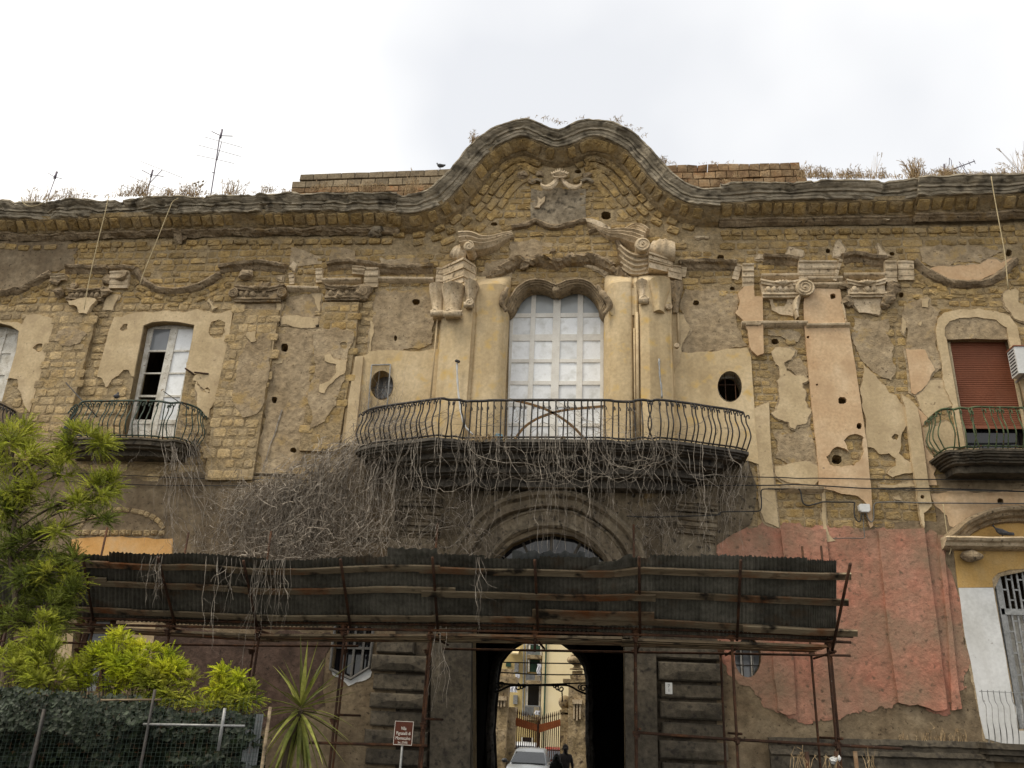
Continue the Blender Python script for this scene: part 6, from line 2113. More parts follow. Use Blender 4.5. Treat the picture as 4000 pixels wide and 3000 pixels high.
# ---------------------------------------------------------------- yucca
yc = F(1174,2772,-7.0)
yb_ = F(1118,2960,-7.0)
yuc = thing('yucca', (yb_.x-.03, -7.0, 0), 'spiky yucca with long sword leaves between fence and sign', 'plant')
m = MB(); m.tube([(yb_.x-.03,-7,0),(yb_.x,-7,yb_.z),(yc.x-.03,-7,yc.z-.2),(yc.x,-7,yc.z)], [.055,.05,.045,.05], 8); m.jitter(.008, 8); m.build('trunk', 'bark', yuc, True)
yr = random.Random(5)
for k in range(52):
    az = k*2.39996+yr.uniform(-.2,.2)
    el = R(82)-R(165)*(k/51)**.85
    L = yr.uniform(.65,.98)
    d = Vector((math.cos(az)*math.cos(el), math.sin(az)*math.cos(el), math.sin(el)))
    base = yc+Vector((0,0,.06-.16*k/51))+d*.03
    side = d.cross(Vector((0,0,1)))
    if side.length < .05: side = Vector((1,0,0))
    side.normalize()
    upn = side.cross(d)
    m = MB(); m.tint = yr.random()
    n = 7
    rings = []
    sag = yr.uniform(.02,.22)*(1.2-math.sin(max(0,el)))
    for i in range(n+1):
        t = i/n
        p = base+d*(L*t)-Vector((0,0,sag*L*t*t*1.5))
        w_ = .031*(min(1, .5+t*3) if t < .25 else (1-t)/.75*1.05+.0)
        rings.append([p-side*w_+upn*w_*.45, p, p+side*w_+upn*w_*.45])
    m.loft(rings, False)
    m.build('leaf', 'leaf_yucca', yuc)
# ---------------------------------------------------------------- brown tourist sign
Ys_ = -2.75
c = F2(D2, 1274, 1247, Ys_)
sp = F2(D2, 1258, 1450, Ys_)
sgn = thing('tourist_sign', (c.x-.01, Ys_+.03, 0), 'small brown tourist sign with white lettering on a grey post', 'sign')
wS, hS = .345, .40
tl = R(-3.0)
rot = Matrix.Rotation(R(0), 3, 'Y')
def plate(w_, h_, y0, y1, mat, name, hole=None):
    o = [(c.x-w_/2, c.z-h_/2),(c.x+w_/2, c.z-h_/2),(c.x+w_/2, c.z+h_/2),(c.x-w_/2, c.z+h_/2)]
    m = MB(); m.slab(o, y0, y1, [[(c.x-hole[0]/2, c.z-hole[1]/2),(c.x+hole[0]/2, c.z-hole[1]/2),(c.x+hole[0]/2, c.z+hole[1]/2),(c.x-hole[0]/2, c.z+hole[1]/2)]] if hole else ())
    return m.build(name, mat, sgn)
plate(wS, hS, Ys_, Ys_+.012, 'sign_brown', 'plate')
plate(wS-.008, hS-.008, Ys_-.003, Ys_+.002, 'sign_white', 'border', (wS-.022, hS-.022))
m = MB(); m.tube([(c.x-.01, Ys_+.03, 0), (c.x-.01, Ys_+.03, c.z+.12)], .022, 10); m.build('post', 'galv', sgn, True)
for txt, dz, sz in (('Villa', .075, .078), ('Pignatelli di', -.005, .078), ('Montecalvo', -.085, .078), ('Sec. (XVIII)', -.155, .052)):
    text_mesh(txt, sz, 'sign_white', (c.x, Ys_-.004, c.z+dz), (R(90),0,0), sgn, 'lettering', .001, 'CENTER', 1, .74)

# ---------------------------------------------------------------- walls on the roof
dr = random.Random(31)
YR = 1.1
a = F2(A2, 285, 720, YR)
pw = thing('parapet_wall', (a.x+2, YR+.15, F2(A2, 900, 760, YR).z), 'low wall of brown blocks on the roof left of the gable', 'wall')
def course(x0, x1, y0a, y0b, y1a, y1b, n, root, mat, rough=.0, skip=()):
    for k in range(n):
        if k in skip: continue
        t0, t1 = k/n, (k+1)/n
        A_ = F2(A2 if root is pw else A3, x0+(x1-x0)*t0, y0a+(y0b-y0a)*t0, YR)
        B_ = F2(A2 if root is pw else A3, x0+(x1-x0)*t1, y1a+(y1b-y1a)*t1, YR)
        A0 = F2(A2 if root is pw else A3, x0+(x1-x0)*t0, y1a+(y1b-y1a)*t0, YR)
        w_ = B_.x-A0.x-.014
        h_ = A_.z-A0.z-.014
        m = MB(); m.tint = dr.random()
        cx, cz = (A0.x+B_.x)/2, (A_.z+A0.z)/2
        rot = Matrix.Rotation(-math.atan2(0, 1)+dr.uniform(-.01,.01)*(1+rough*4), 3, 'Y')
        bev = .012
        rings = []
        for yy, ins in ((.15,0),(-.15+bev,0),(-.15,bev)):
            rings.append([Vector((cx+sx*(w_/2-ins), YR+.15+yy, cz+sz*(h_/2-ins)+(B_.z-A0.z)/2*sx)) for sx, sz in ((-1,-1),(1,-1),(1,1),(-1,1))])
        m.loft(rings, True, True)
        if rough: m.jitter(rough*.04, 5)
        m.build('block', mat, root)
course(350, 1585, 582, 535, 630, 588, 11, pw, 'roof_block', .3)
course(285, 1520, 640, 595, 692, 655, 11, pw, 'roof_block', .3)
course(280, 1480, 694, 658, 735, 712, 11, pw, 'roof_tuff', .8)
course(280, 1420, 736, 714, 790, 770, 10, pw, 'roof_tuff', .8)
a = F2(A3, 1900, 700, YR)
pw2 = thing('parapet_wall', (a.x, YR+.15, F2(A3, 1900, 740, YR).z), 'rough reddish tuff wall on the roof right of the gable', 'wall')
course(1255, 2340, 510, 482, 566, 540, 13, pw2, 'roof_tuff', 1.0)
course(1290, 2370, 568, 542, 625, 600, 12, pw2, 'roof_tuff', 1.0)
course(1340, 2400, 627, 602, 690, 670, 12, pw2, 'roof_tuff', 1.0)
course(1400, 2460, 692, 672, 760, 740, 11, pw2, 'roof_tuff', 1.0)

# ---------------------------------------------------------------- dry grass on the ledges
mb = MB()
def tuft(x, y, Y, h_, n, spread, lean=.0, sway=.30):
    b = F(x, y, Y)
    s_ = (b-CAM).length/FPX
    for k in range(n):
        p = b+Vector((dr.gauss(0, spread*s_*.5), dr.uniform(-.05,.05), -.03))
        L = h_*s_*dr.uniform(.35,1.1)
        d = Vector((dr.gauss(lean,sway), dr.gauss(0,.25), 1)).normalized()
        tip = p+d*L
        md = p.lerp(tip,.55)+Vector((dr.uniform(-.02,.02),0,.02))
        mb.tube([p, md, tip], [.006,.005,.002], 3, False, dr.random())
        if dr.random() < .4:
            for q_ in range(3):
                t2 = tip+Vector((dr.gauss(0,.04), dr.gauss(0,.03), dr.uniform(-.08,.04)))
                mb.tube([md.lerp(tip,.6), t2], [.004,.006], 3, False, dr.random())
def line_tufts(pts, Y, step, h_, n, spread):
    for (x0,y0),(x1,y1) in zip(pts, pts[1:]):
        m_ = max(1, int(abs(x1-x0)/step))
        for k in range(m_):
            t = (k+dr.random())/m_
            tuft(x0+(x1-x0)*t, y0+(y1-y0)*t, Y, h_*dr.uniform(.4,1.3), dr.randrange(max(1,n//2), n+1), spread)
line_tufts(A1((160,800),(700,765),(1000,758),(2074,730)), -.4, 26, 24, 8, 18)
for x, y, h_, n in ((555,770,50,40),(1020,752,50,40),(1140,750,60,90),(1370,770,45,50),(1500,765,60,70),(1870,738,70,50),(270,800,60,25),(390,780,50,25),(1560,770,50,40)):
    p = A1((x, y))[0]; tuft(p[0], p[1], -.3, h_, n, 34)
for x, y, h_, n in ((90,725,60,40),(240,725,40,20),(480,710,80,40),(700,712,70,35),(900,712,90,40),(1000,712,70,30),(1265,715,150,45),(1230,730,70,40),(1370,700,40,20),(990,690,60,14),(560,700,60,20)):
    p = A2((x, y))[0]; tuft(p[0], p[1], .3 if y < 720 else -.2, h_*.55, n, 30)
p = A2((1765,320))[0]; tuft(p[0], p[1], -.5, 45, 60, 16)
for x, y, h_, n in ((80,140,30,10),(160,125,30,10),(260,130,40,12),(300,145,60,8),(350,150,40,10),(395,160,30,14),(555,120,22,14),(840,145,60,18),(870,150,30,14),(935,185,30,10),(1010,220,35,18),(1070,270,30,10),(1210,470,65,40),(1240,490,70,40),(1300,500,30,14),(1550,495,30,8),(1635,490,40,16),(1760,490,40,10),(1830,600,60,20),(1720,640,40,20),(1540,520,20,10),(2040,580,60,20)):
    p = A3((x, y))[0]; tuft(p[0], p[1], -.5 if x < 1250 else .9, h_*.42, n//2+1, 18)
line_tufts(A4((280,600),(900,608),(1150,605),(2074,590)), -.3, 18, 26, 9, 20)
for x, y, h_, n in ((330,600,110,70),(420,605,100,50),(480,605,70,40),(620,605,80,35),(680,605,70,40),(760,605,80,35),(720,605,120,6),(860,608,190,10),(900,608,90,20),(940,605,80,14),(1190,605,140,140),(1310,610,60,40),(1420,625,100,60),(1480,625,110,120),(1530,620,70,50),(1590,615,60,40),(1740,605,50,30),(1880,600,70,40),(1990,600,60,20),(2050,590,250,22)):
    p = A4((x, y))[0]; tuft(p[0], p[1], -.2, h_*.5, n, 26)
for x, y, h_, n in ((1520,865,45,9),(1650,870,50,10),(1720,872,70,9),(1850,876,55,12),(1760,874,60,5)):
    p = H((x, y))[0]; tuft(p[0], p[1], -.1, h_*.7, n, 26, .0, .12)
for x, y, h_, n in ((960,1020,60,12),(1080,1020,60,8),(1340,1030,70,10),(1140,1020,60,8),(900,1020,70,6)):
    p = H((x, y))[0]; tuft(p[0], p[1], -3.0, h_, n, 20)
p = B2((1900,1290))[0]; tuft(p[0], p[1], -1.55, 30, 90, 60)
p = B3((150,1285))[0]; tuft(p[0], p[1], -1.5, 14, 40, 60)
p = B3((420,1285))[0]; tuft(p[0], p[1], -1.5, 14, 40, 40)
tag(mb.build('dry_grass', 'dry_grass', None, at=(F(2000,700).x, 0, F(2000,750).z), kind='stuff'), 'dry straw grass and weeds sprouting along the roof edge and ledges', 'dry grass')

# ---------------------------------------------------------------- aerials
def antenna(label, base, lines, f, loc_px, mat='antenna'):
    YA = 1.3
    p = F2(f, *loc_px, YA)
    root = thing('antenna', p-Vector((0,0,.2)), label, 'antenna', 'aerials on the roof')
    for nm, pts, r_h in lines:
        m = MB()
        P = [F2(f, *q_, YA-(.06 if nm != 'mast' else 0)) for q_ in pts]
        if nm == 'mast': P = [P[0]-Vector((0,0,.25))]+P
        m.tube(P, r_h, 6); m.build(nm, mat, root, True)
    return root
antenna('short leaning aerial with one small crossbar at the far left of the roof', None,
        [('mast', [(385,785),(447,612)], .013), ('element', [(392,574),(440,603),(500,618)], .010), ('reflector', [(445,618),(460,562)], .030), ('element', [(432,618),(440,590)], .008), ('element', [(462,556),(470,572)], .008)], A1, (385,785))
antenna('aerial with slanting boom and long thin rods behind the grass tuft', None,
        [('mast', [(1190,750),(1215,640),(1240,545)], .016), ('boom', [(1168,718),(1225,640),(1315,546)], .012), ('element', [(1140,478),(1315,546),(1480,612)], .007), ('element', [(1040,592),(1210,664),(1400,738)], .007), ('element', [(980,670),(1120,722)], .007),
         ('element', [(1148,548),(1222,586),(1325,600)], .012), ('reflector', [(1222,606),(1238,548)], .028)], A1, (1190,750))
antenna('tallest aerial mast with three long crossing rods', None,
        [('mast', [(1705,765),(1750,480),(1778,290),(1800,215)], .018), ('boom', [(1757,470),(1778,390),(1796,318)], .012), ('element', [(1650,278),(1794,318),(1960,365)], .007), ('element', [(1597,343),(1770,388),(1950,438)], .007), ('element', [(1585,425),(1757,462),(1895,495)], .007),
         ('element', [(1715,235),(1788,270),(1885,273)], .013), ('reflector', [(1786,290),(1800,220)], .030), ('clamp', [(1718,570),(1740,568)], .014)], A1, (1705,765))
antenna('fallen comb-shaped aerial lying in the grass at the right end of the roof', None,
        [('mast', [(1430,580),(1427,500)], .022), ('boom', [(1440,560),(1540,525),(1675,475)], .014), ('strut', [(1548,480),(1640,612)], .010)]
        + [('element', [(x-8,y-16),(x+8,y+18)], .008) for x, y in ((1672,478),(1632,492),(1586,508),(1560,518),(1536,528))]
        + [('reflector', [(1468,510),(1470,450),(1485,470),(1490,520)], .008)], A4, (1430,590))
# dead plant between the aerials
wd = thing('dead_plant', F2(A1, 1600, 770, .9)-Vector((0,0,.1)), 'withered plant with a few curled leaves between two aerials', 'plant')
m = MB()
for pts in ([(1600,790),(1620,700),(1645,630)], [(1615,720),(1590,670),(1570,650)], [(1620,690),(1665,650),(1688,628)], [(1605,690),(1608,640),(1610,622)]):
    m.tube([F2(A1, *q_, .9) for q_ in pts], [.008,.006,.003], 5)
m.build('stem', 'vine', wd)
for x, y in ((1575,655),(1588,668),(1608,645),(1625,678),(1640,668),(1645,640),(1585,675),(1620,685)):
    m = MB(); p = F2(A1, x, y, .9)
    m.ball(p, .045, 6, 4, (1,.4,.8)); m.jitter(.02, 12); m.build('leaf', 'vine', wd)

# ---------------------------------------------------------------- pigeons
def pigeon(label, p, heading, tilt=.35, s=1.0):
    p = Vector(p)
    root = thing('pigeon', p, label, 'pigeon', 'pigeons perched on the villa')
    ca, sa = math.cos(heading), math.sin(heading)
    def L3(f_, r_, u_): return p+Vector((ca*f_-sa*r_, sa*f_+ca*r_, u_))*s
    spine = [(-.20,.055,.012,.030),(-.13,.065,.020,.035),(-.08,.085,.045,.045),(-.02,.11,.06,.062),(.05,.135,.058,.062),(.09,.165,.042,.045),(.105,.20,.028,.028),(.115,.23,.027,.028),(.13,.25,.025,.022),(.145,.248,.010,.010)]
    rings = []
    for f_, u_, rw, rh in spine:
        rings.append([L3(f_, rw*math.cos(2*math.pi*k/10), u_+rh*math.sin(2*math.pi*k/10)) for k in range(10)])
    m = MB(); m.loft(rings, True, True); body = m.build('body', 'pigeon', root, True)
    for sd in (-1, 1):
        m = MB(); m.tint = .2
        m.loft([[L3(f_, sd*(rw+.012), u_+rh*k) for k in (-.5,0,.6)] for f_, u_, rw, rh in ((.05,.13,.050,.05),(-.02,.11,.055,.05),(-.09,.085,.042,.035),(-.17,.07,.012,.015))], False); m.build('wing', 'pigeon', root, True)
        m = MB(); m.tube([L3(.01, sd*.025, 0), L3(.0, sd*.025, .06)], .006*s, 5); m.build('leg', 'rust', root)
    m = MB(); m.tube([L3(.145,0,.247), L3(.175,0,.238)], [.008*s,.002*s], 5); m.build('beak', 'iron', root)
    return root
pigeon('pigeon standing on the roof wall beside the curve of the gable', F2(A2, 1490, 540, YR+.1), 2.6)
pp = FZ(*B1((935,966))[0], LZR+.02); pigeon('dark pigeon perched on the rail of the small left balcony', pp, 2.0)
pigeon('grey pigeon resting in the pediment above the lower right window', F2(C4, 2030, 668, -.28), 2.5, .35, 1.1)

# ---------------------------------------------------------------- cables, ropes, boxes
def cable(label, pts, Y, r_h, mat='cable', name='cable', cat='cable', sm=4):
    P = [F(p[0], p[1], Y) for p in pts]
    if sm: P = smooth_path(P, sm)
    m = MB(); m.tube(P, r_h, 6)
    o = m.build(name, mat, None, True, at=P[0])
    return tag(o, label, cat)
cable('upper black cable strung level across the right wing to the balcony', C3((0,108),(800,118),(1600,130))+C4((0,142),(120,144),(270,152),(430,150),(900,158),(1500,161),(2350,168)), -.16, .012)
cable('second black cable sagging slightly below the upper one on the right wing', C3((680,205),(1400,212))+C4((0,212),(260,205),(600,224),(900,240),(1300,238),(1500,241),(2350,268)), -.17, .014)
cable('thin wire running along beneath the two black cables on the right wing', C4((890,240),(1200,254),(1700,256),(2350,272)), -.16, .008, 'cable_grey')
cable('black cable looping down the bare tuff to the white junction box', C4((0,242),(120,243),(240,234),(280,262),(292,330),(310,372),(350,385),(420,370),(480,355),(600,357),(735,358),(746,380),(744,440),(752,490),(780,525),(800,512),(806,460)), -.13, .016)
cable('grey conduit running right from the junction box along the wall', C4((848,455),(866,500),(885,526),(905,520),(914,480),(913,400),(925,370),(960,360),(1100,355),(1400,364),(2350,370)), -.14, .014, 'cable_grey', 'conduit', 'conduit')
cable('grey conduit dropping from the junction box to the red wall', C4((822,458),(826,560),(833,640),(825,668),(700,668),(560,670)), -.12, .010, 'cable_grey', 'conduit', 'conduit')
cable('black cable bending round the end of the portal cornice', C3((990,478),(1200,486),(1500,478),(1770,468),(1800,448),(1840,440),(2000,438),(2120,436),(2150,418),(2155,350),(2152,270),(2170,246),(2240,243)), -.4, .014)
cable('thin dark wire crossing the brown wall under the left balcony', C1((-100,95),(800,112),(1500,145),(2212,160))+C2((100,165),(600,170)), -.10, .010)
cable('lower thin dark wire on the brown wall under the left balcony', C1((-100,160),(620,180),(1300,210),(2212,215))+C2((300,212)), -.10, .010)
cable('white wire dangling from the cables beside the red wall', C4((1512,372),(1528,480),(1545,600),(1580,750),(1565,812)), -.2, .009, 'rope')
for lb, f, pts in (('pale rope hanging from the roof edge near the middle aerial', None, A1((880,760),(850,900),(800,1100))+B1((720,0),(682,225))),
               ('pale rope hanging over the concave moulding left of the gable', None, A1((1445,775),(1400,805),(1370,870),(1270,1120),(1180,1340),(1130,1480))),
               ('long pale rope down the cornice at the right end', None, A4((1808,600),(1830,740),(1870,960),(1920,1240),(1945,1510)))):
    cable(lb, pts, -.95, .011, 'rope', 'rope', 'rope')
cable('slack pale rope lying along the roof edge at the far left', A1((175,770),(190,815),(240,842),(310,832),(390,785)), -.85, .012, 'rope', 'rope', 'rope')
jb = F2(C4, 828, 415, -.10)
m = MB()
w_, h_ = .225, .18
pts = [(-w_/2+.03,h_/2),(w_/2-.01,h_/2),(w_/2,h_/2-.02),(w_/2,-h_/2+.04),(w_/2-.04,-h_/2),(-w_/2+.04,-h_/2),(-w_/2,-h_/2+.04),(-w_/2,h_/2-.02)]
m.slab([(jb.x+x, jb.z+z) for x, z in pts], -.18, -.05)
m.slab([(jb.x+x*.9, jb.z+z*.88) for x, z in pts], -.19, -.17)
tag(m.build('junction_box', 'pale_plastic', None, at=jb), 'white plastic junction box on the wall above the red plaster', 'junction box')
# air conditioner at the right edge
ap, aq = F2(B4, 1998, 520, -.55), F2(B4, 2230, 735, -.55)
ac = thing('air_conditioner', ((ap.x+aq.x)/2, -.35, aq.z), 'white air conditioner unit beside the red shutter at the right edge', 'air conditioner')
m = MB(); m.box(((ap.x+aq.x)/2, -.34, (ap.z+aq.z)/2), (aq.x-ap.x, .34, ap.z-aq.z)); m.build('casing', 'pale_plastic', ac)
m = MB(); m.box(((ap.x+aq.x)/2, -.34, ap.z+.015), (aq.x-ap.x+.03, .38, .025)); m.build('lid', 'shutter', ac)
for k in range(8):
    m = MB(); z = ap.z-.06-k*(ap.z-aq.z-.12)/7
    m.box((ap.x-.004, -.34, z), (.012, .26, .022)); m.build('vent_slat', 'cable', ac)
for k in (0, 1):
    m = MB(); m.bar((ap.x+.15+.5*k, -.0, aq.z-.02), (ap.x+.15+.5*k, -.55, aq.z-.02), .04, .04); m.build('bracket', 'galv', ac)
# iron bars leaning on the left balcony
for lb, p0, p1 in (('dark iron bar slanting over the left end of the small left balcony', (535,820), (690,990)), ('thin dark rod slanting over the right side of the small left balcony', (1325,890), (1450,975))):
    A_, B_ = F2(B1, *p0, -.55), F2(B1, *p1, -.75)
    m = MB(); m.tube([A_, B_, B_+(B_-A_)*.6], .018 if p0[0] < 1000 else .012, 6)
    tag(m.build('iron_bar', 'iron', None, True, at=B_), lb, 'iron bar')
# litter
def crumple(label, p, s, mat, name, cat):
    m = MB(); m.ball(p, s, 10, 7, (1.2,.8,.7)); m.jitter(s*.6, 3/s*.25, 0, s*.25)
    tag(m.build(name, mat, None, at=p), label, cat)
material('blue_plastic', [(.16,.30,.38),(.24,.40,.48)], 8, rough=.4)
crumple('crumpled pale blue plastic bag on the floor of the great balcony', F2(B2, 1958, 1262, -1.3), .09, 'blue_plastic', 'plastic_bag', 'bag')
crumple('crumpled white plastic bag caught on the stake at the lower right', F2(H, 1122, 982, -3.0), .085, 'pale_plastic', 'plastic_bag', 'bag')
for lb, x, y0, mt in (('rusty stake standing beneath the white bag at lower right', 1128, 935, 'rust'), ('pale wooden stake right of the white bag', 1238, 935, 'plank'), ('short rusty stake left of the white bag', 960, 938, 'rust')):
    p = F2(H, x, y0, -3.0)
    m = MB(); m.tube([(p.x, -3, 0), (p.x+.02, -3, p.z*.5), (p.x, -3, p.z)], .035, 8); m.jitter(.005, 6)
    tag(m.build('stake', mt, None, True, at=(p.x,-3,0)), lb, 'stake')
# repair strips on the piers
for f, pts, mt in ((B2, [(1628,662),(1632,800),(1645,950),(1665,1080),(1700,1180),(1760,1240)], 'white_wall'), (B3, [(1192,625),(1196,740),(1210,860),(1214,945)], 'galv')):
    m = MB(); P = smooth_path([F2(f, *q_, -.57) for q_ in pts], 4)
    m.tube(P, [.022+.006*math.sin(i*1.9) for i in range(len(P))], 7); m.jitter(.006, 9); m.build('repair_strip', mt, villa, True)
m = MB(); p = F2(B2, 1632, 645, -.62); m.ball(p, .06, 7, 5, (1.2,.8,.7)); m.jitter(.03, 9); m.build('wall_hook', 'iron', villa)
# broken iron stubs beside the left window
for p0, p1 in (((1500,702),(1570,750)), ((1575,735),(1690,748))):
    m = MB(); m.tube([F2(B1, *p0, -.12), F2(B1, *p1, -.05)], .022, 6); m.build('hinge_stub', 'rust', villa)

# ---------------------------------------------------------------- courtyard beyond the passage
material('court_cream', [(.68,.55,.31),(.76,.63,.38),(.78,.66,.42)], .6, bump=.1, fine=.05)
material('court_yellow', [(.50,.38,.17),(.58,.45,.21)], .8, bump=.1, fine=.08)
material('court_stone', [(.20,.145,.075),(.32,.24,.135),(.40,.31,.20)], 2.0, bump=.9, bscale=8, bdist=.05, fine=.3, spots=((.10,.07,.045), 6, .62, .06))
material('shutter_green', [(.015,.05,.03),(.03,.07,.045)], 3, rough=.5)
material('cloth', [(.62,.62,.66),(.72,.72,.75)], 3, rough=.9, fine=.04)
material('skin_dark', [(.05,.03,.02),(.07,.045,.03)], 5, rough=.7)
material('clothes', [(.025,.022,.022),(.045,.04,.038)], 5, rough=.9)  # one near-black for the whole silhouette, face and ears included
material('clothes_dark', [(.012,.014,.012),(.022,.024,.02)], 5, rough=.9)
material('hair', [(.010,.008,.006),(.018,.013,.010)], 10, rough=.8)
YH = 33.0
m = MB(); m.box((-3, 40, .0), (60, 60.6, .44)); tag(m.build('courtyard_paving', 'asphalt'), kind='structure')
def gq(x, y, Y): return F2(G, x, y, Y)
# cream house on the right, yellow house on the left
p = gq(1100, 1600, YH)
house = thing('courtyard_house', (p.x, YH+3, 0), 'pale cream house with a blank sunlit wall beyond the gate', 'building')
x0, x1, zt = gq(868,900,YH).x, gq(1800,900,YH).x, gq(1000,150,YH).z
m = MB(); m.box(((x0+x1)/2, YH+3, zt/2+2), (x1-x0, 6, zt+4)); m.build('wall', 'court_cream', house)
m = MB(); m.tube([gq(925,250,YH-.1), gq(890,1460,YH-.1)], .05, 6); m.build('drainpipe', 'shutter_green', house)
p = gq(560, 1600, YH+1)
h2 = thing('courtyard_house', (p.x, YH+4, 0), 'ochre yellow house with balconies seen left inside the archway', 'building')
x0, x1 = gq(100,900,YH+1).x, gq(868,900,YH+1).x
m = MB(); m.box(((x0+x1)/2-.05, YH+4, zt/2+2), (x1-x0-.1, 6, zt+4)); m.build('wall', 'court_yellow', h2)
for xa, xb, ya, yb, mt in ((745,862,330,625,'shutter_green'), (722,852,770,990,'glass_dark'), (660,775,1325,1400,'glass_dark'), (715,850,310,340,'glass_grey')):
    A_, B_ = gq(xa,ya,YH+.98), gq(xb,yb,YH+.98)
    m = MB(); m.box(((A_.x+B_.x)/2, YH+.96, (A_.z+B_.z)/2), (B_.x-A_.x, .12, A_.z-B_.z)); wn = m.build('window', mt, h2)
    m = MB(); m.bar((A_.x, YH+.86, A_.z), (A_.x, YH+.86, B_.z), .10, .10, EY); m.bar((B_.x, YH+.86, A_.z), (B_.x, YH+.86, B_.z), .10, .10, EY); m.build('frame', 'old_white', wn)
for xa, xb, ya, yb in ((705,865,640,720), (690,855,985,1105), (715,865,385,440)):
    A_, B_ = gq(xa,ya,YH-.1), gq(xb,yb,YH-.1)
    m = MB(); m.box(((A_.x+B_.x)/2, YH+.45, B_.z-.1), (B_.x-A_.x, 1.1, .2)); bl = m.build('balcony', 'court_stone', h2)
    m = MB()
    for k in range(13):
        x = A_.x+(B_.x-A_.x)*k/12
        m.box((x, YH-.05, (A_.z+B_.z)/2), (.035, .035, A_.z-B_.z))
    m.bar((A_.x, YH-.05, A_.z), (B_.x, YH-.05, A_.z), .05, .05); m.build('railing', 'galv', bl)
    m = MB(); m.box((A_.x+.25, YH-.0, (A_.z+B_.z)/2), (.5, .03, A_.z-B_.z-.1)); m.build('privacy_panel', 'glass_grey', bl)
A_, B_ = gq(490,512,YH+.9), gq(540,566,YH+.9)
m = MB(); m.box(((A_.x+B_.x)/2, YH+.9, (A_.z+B_.z)/2), (B_.x-A_.x, .1, A_.z-B_.z)); m.build('shutter', 'shutter_green', h2)
A_, B_ = gq(505,412,YH+.2), gq(625,440,YH+.2)
m = MB(); rings = []
for k in range(25):
    x = A_.x+(B_.x-A_.x)*k/24
    rings.append([Vector((x, YH+1, A_.z+.3)), Vector((x, YH, A_.z)), Vector((x, YH, B_.z+.1*(k % 2)))])
m.loft(rings, False); m.build('awning', 'court_cream', h2)
for x, y in ((603,575),(590,920)):
    A_ = gq(x, y, YH+.9); m = MB(); m.box(A_, (.25,.15,.5)); m.build('meter_box', 'galv', h2)
for xa in (690, 720):
    m = MB(); m.tube([gq(xa-5,300,YH+.85), gq(xa-20,1100,YH+.85)], .05, 6); m.build('drainpipe', 'galv', h2)
for lb, xa, xb, ya, yb in (('long white cloth hanging high on the ochre house', 586,630,642,762), ('white sheet hanging lower on the ochre house', 524,606,772,842), ('white shirt drying beside the green shutters', 824,862,535,660), ('crumpled white washing over the low balcony rail', 800,848,1038,1085)):
    A_, B_ = gq(xa,ya,YH-.3), gq(xb,yb,YH-.3)
    m = MB(); rings = []
    for k in range(9):
        t = k/8
        rings.append([Vector((A_.x+(B_.x-A_.x)*u+.03*math.sin(k), YH-.3+.06*math.sin(u*14+k*.4), A_.z+(B_.z-A_.z)*t)) for u in [i/10 for i in range(11)]])
    m.loft(rings, False)
    c_ = Vector(((A_.x+B_.x)/2, YH-.3, B_.z))
    tag(m.build('laundry', 'cloth', None, True, at=c_), lb, 'laundry', 'washing hung on the ochre house')
for lb, pts in (('upper thin wire across the inner archway', [(380,515),(900,526),(1330,532)]), ('lower thin wire across the inner archway', [(380,622),(760,645),(1100,652),(1345,648)])):
    m = MB(); P = smooth_path([gq(*q_, 9.9) for q_ in pts], 4); m.tube(P, .02, 5); tag(m.build('cable', 'cable', None, at=P[0]), lb, 'cable')
# tall ruined gate piers
YP = 17.5
def stone_pier(name, label, xa, xb, ytop, Y, plaque, blocks=True):
    A_, B_ = gq(xa, ytop, Y), gq(xb, ytop, Y)
    root = thing(name, ((A_.x+B_.x)/2, Y+.4, 0), label, 'pier')
    m = MB()
    n = 16
    rings = []
    for k in range(n+1):
        z = A_.z*k/n
        rings.append([Vector((A_.x, Y, z)), Vector(((A_.x+B_.x)/2, Y-.01, z)), Vector((B_.x, Y, z)), Vector((B_.x, Y+.8, z)), Vector((A_.x, Y+.8, z))])
    m.loft(rings, True, True); m.jitter(.05, 1.6, 0, .02)
    m.build('shaft', 'court_stone', root)
    if plaque:
        P_, Q_ = gq(plaque[0], plaque[1], Y-.15), gq(plaque[2], plaque[3], Y-.15)
        m = MB(); w_ = Q_.x-P_.x
        m.box(((P_.x+Q_.x)/2, Y-.05, P_.z-.08), (w_*1.1, .24, .16))
        for k in range(3): m.box((P_.x+w_*(k+.5)/3, Y-.03, (P_.z+Q_.z)/2), (w_/3-.06, .16, (P_.z-Q_.z)*(.85 if k != 1 else 1)))
        m.jitter(.012, 4); m.build('fluted_tablet', 'stucco', root)
    return root
lp_ = stone_pier('gate_pier', 'tall ruined tuff pier with fluted tablet left of the gate', 340, 515, 745, YP, (388,880,482,1005))
m = MB(); A_, B_ = gq(300,660,YP-.3), gq(590,740,YP-.3); m.box(((A_.x+B_.x)/2, YP+.4, (A_.z+B_.z)/2), (B_.x-A_.x, 1.3, A_.z-B_.z)); m.box(((A_.x+B_.x)/2, YP+.4, A_.z+.15), (B_.x-A_.x-.4, 1.0, .3)); m.jitter(.05, 2); m.build('cap', 'court_stone', lp_)
rp_ = stone_pier('gate_pier', 'tall ruined tuff pier carrying a stone vase right of the gate', 1165, 1420, 745, YP, (1208,918,1302,1150))
m = MB()
for xa, xb, ya, yb in ((1100,1420,690,742),(1180,1400,640,690),(1200,1310,598,640)):
    A_, B_ = gq(xa,ya,YP-.3), gq(xb,yb,YP-.3); m.box(((A_.x+B_.x)/2, YP+.4, (A_.z+B_.z)/2), (B_.x-A_.x, (B_.x-A_.x)*.7, A_.z-B_.z+.01))
m.jitter(.03, 2.5); m.build('cap', 'court_stone', rp_)
A_, B_ = gq(1255,598,YP+.2), gq(1255,415,YP+.2)
hh = B_.z-A_.z
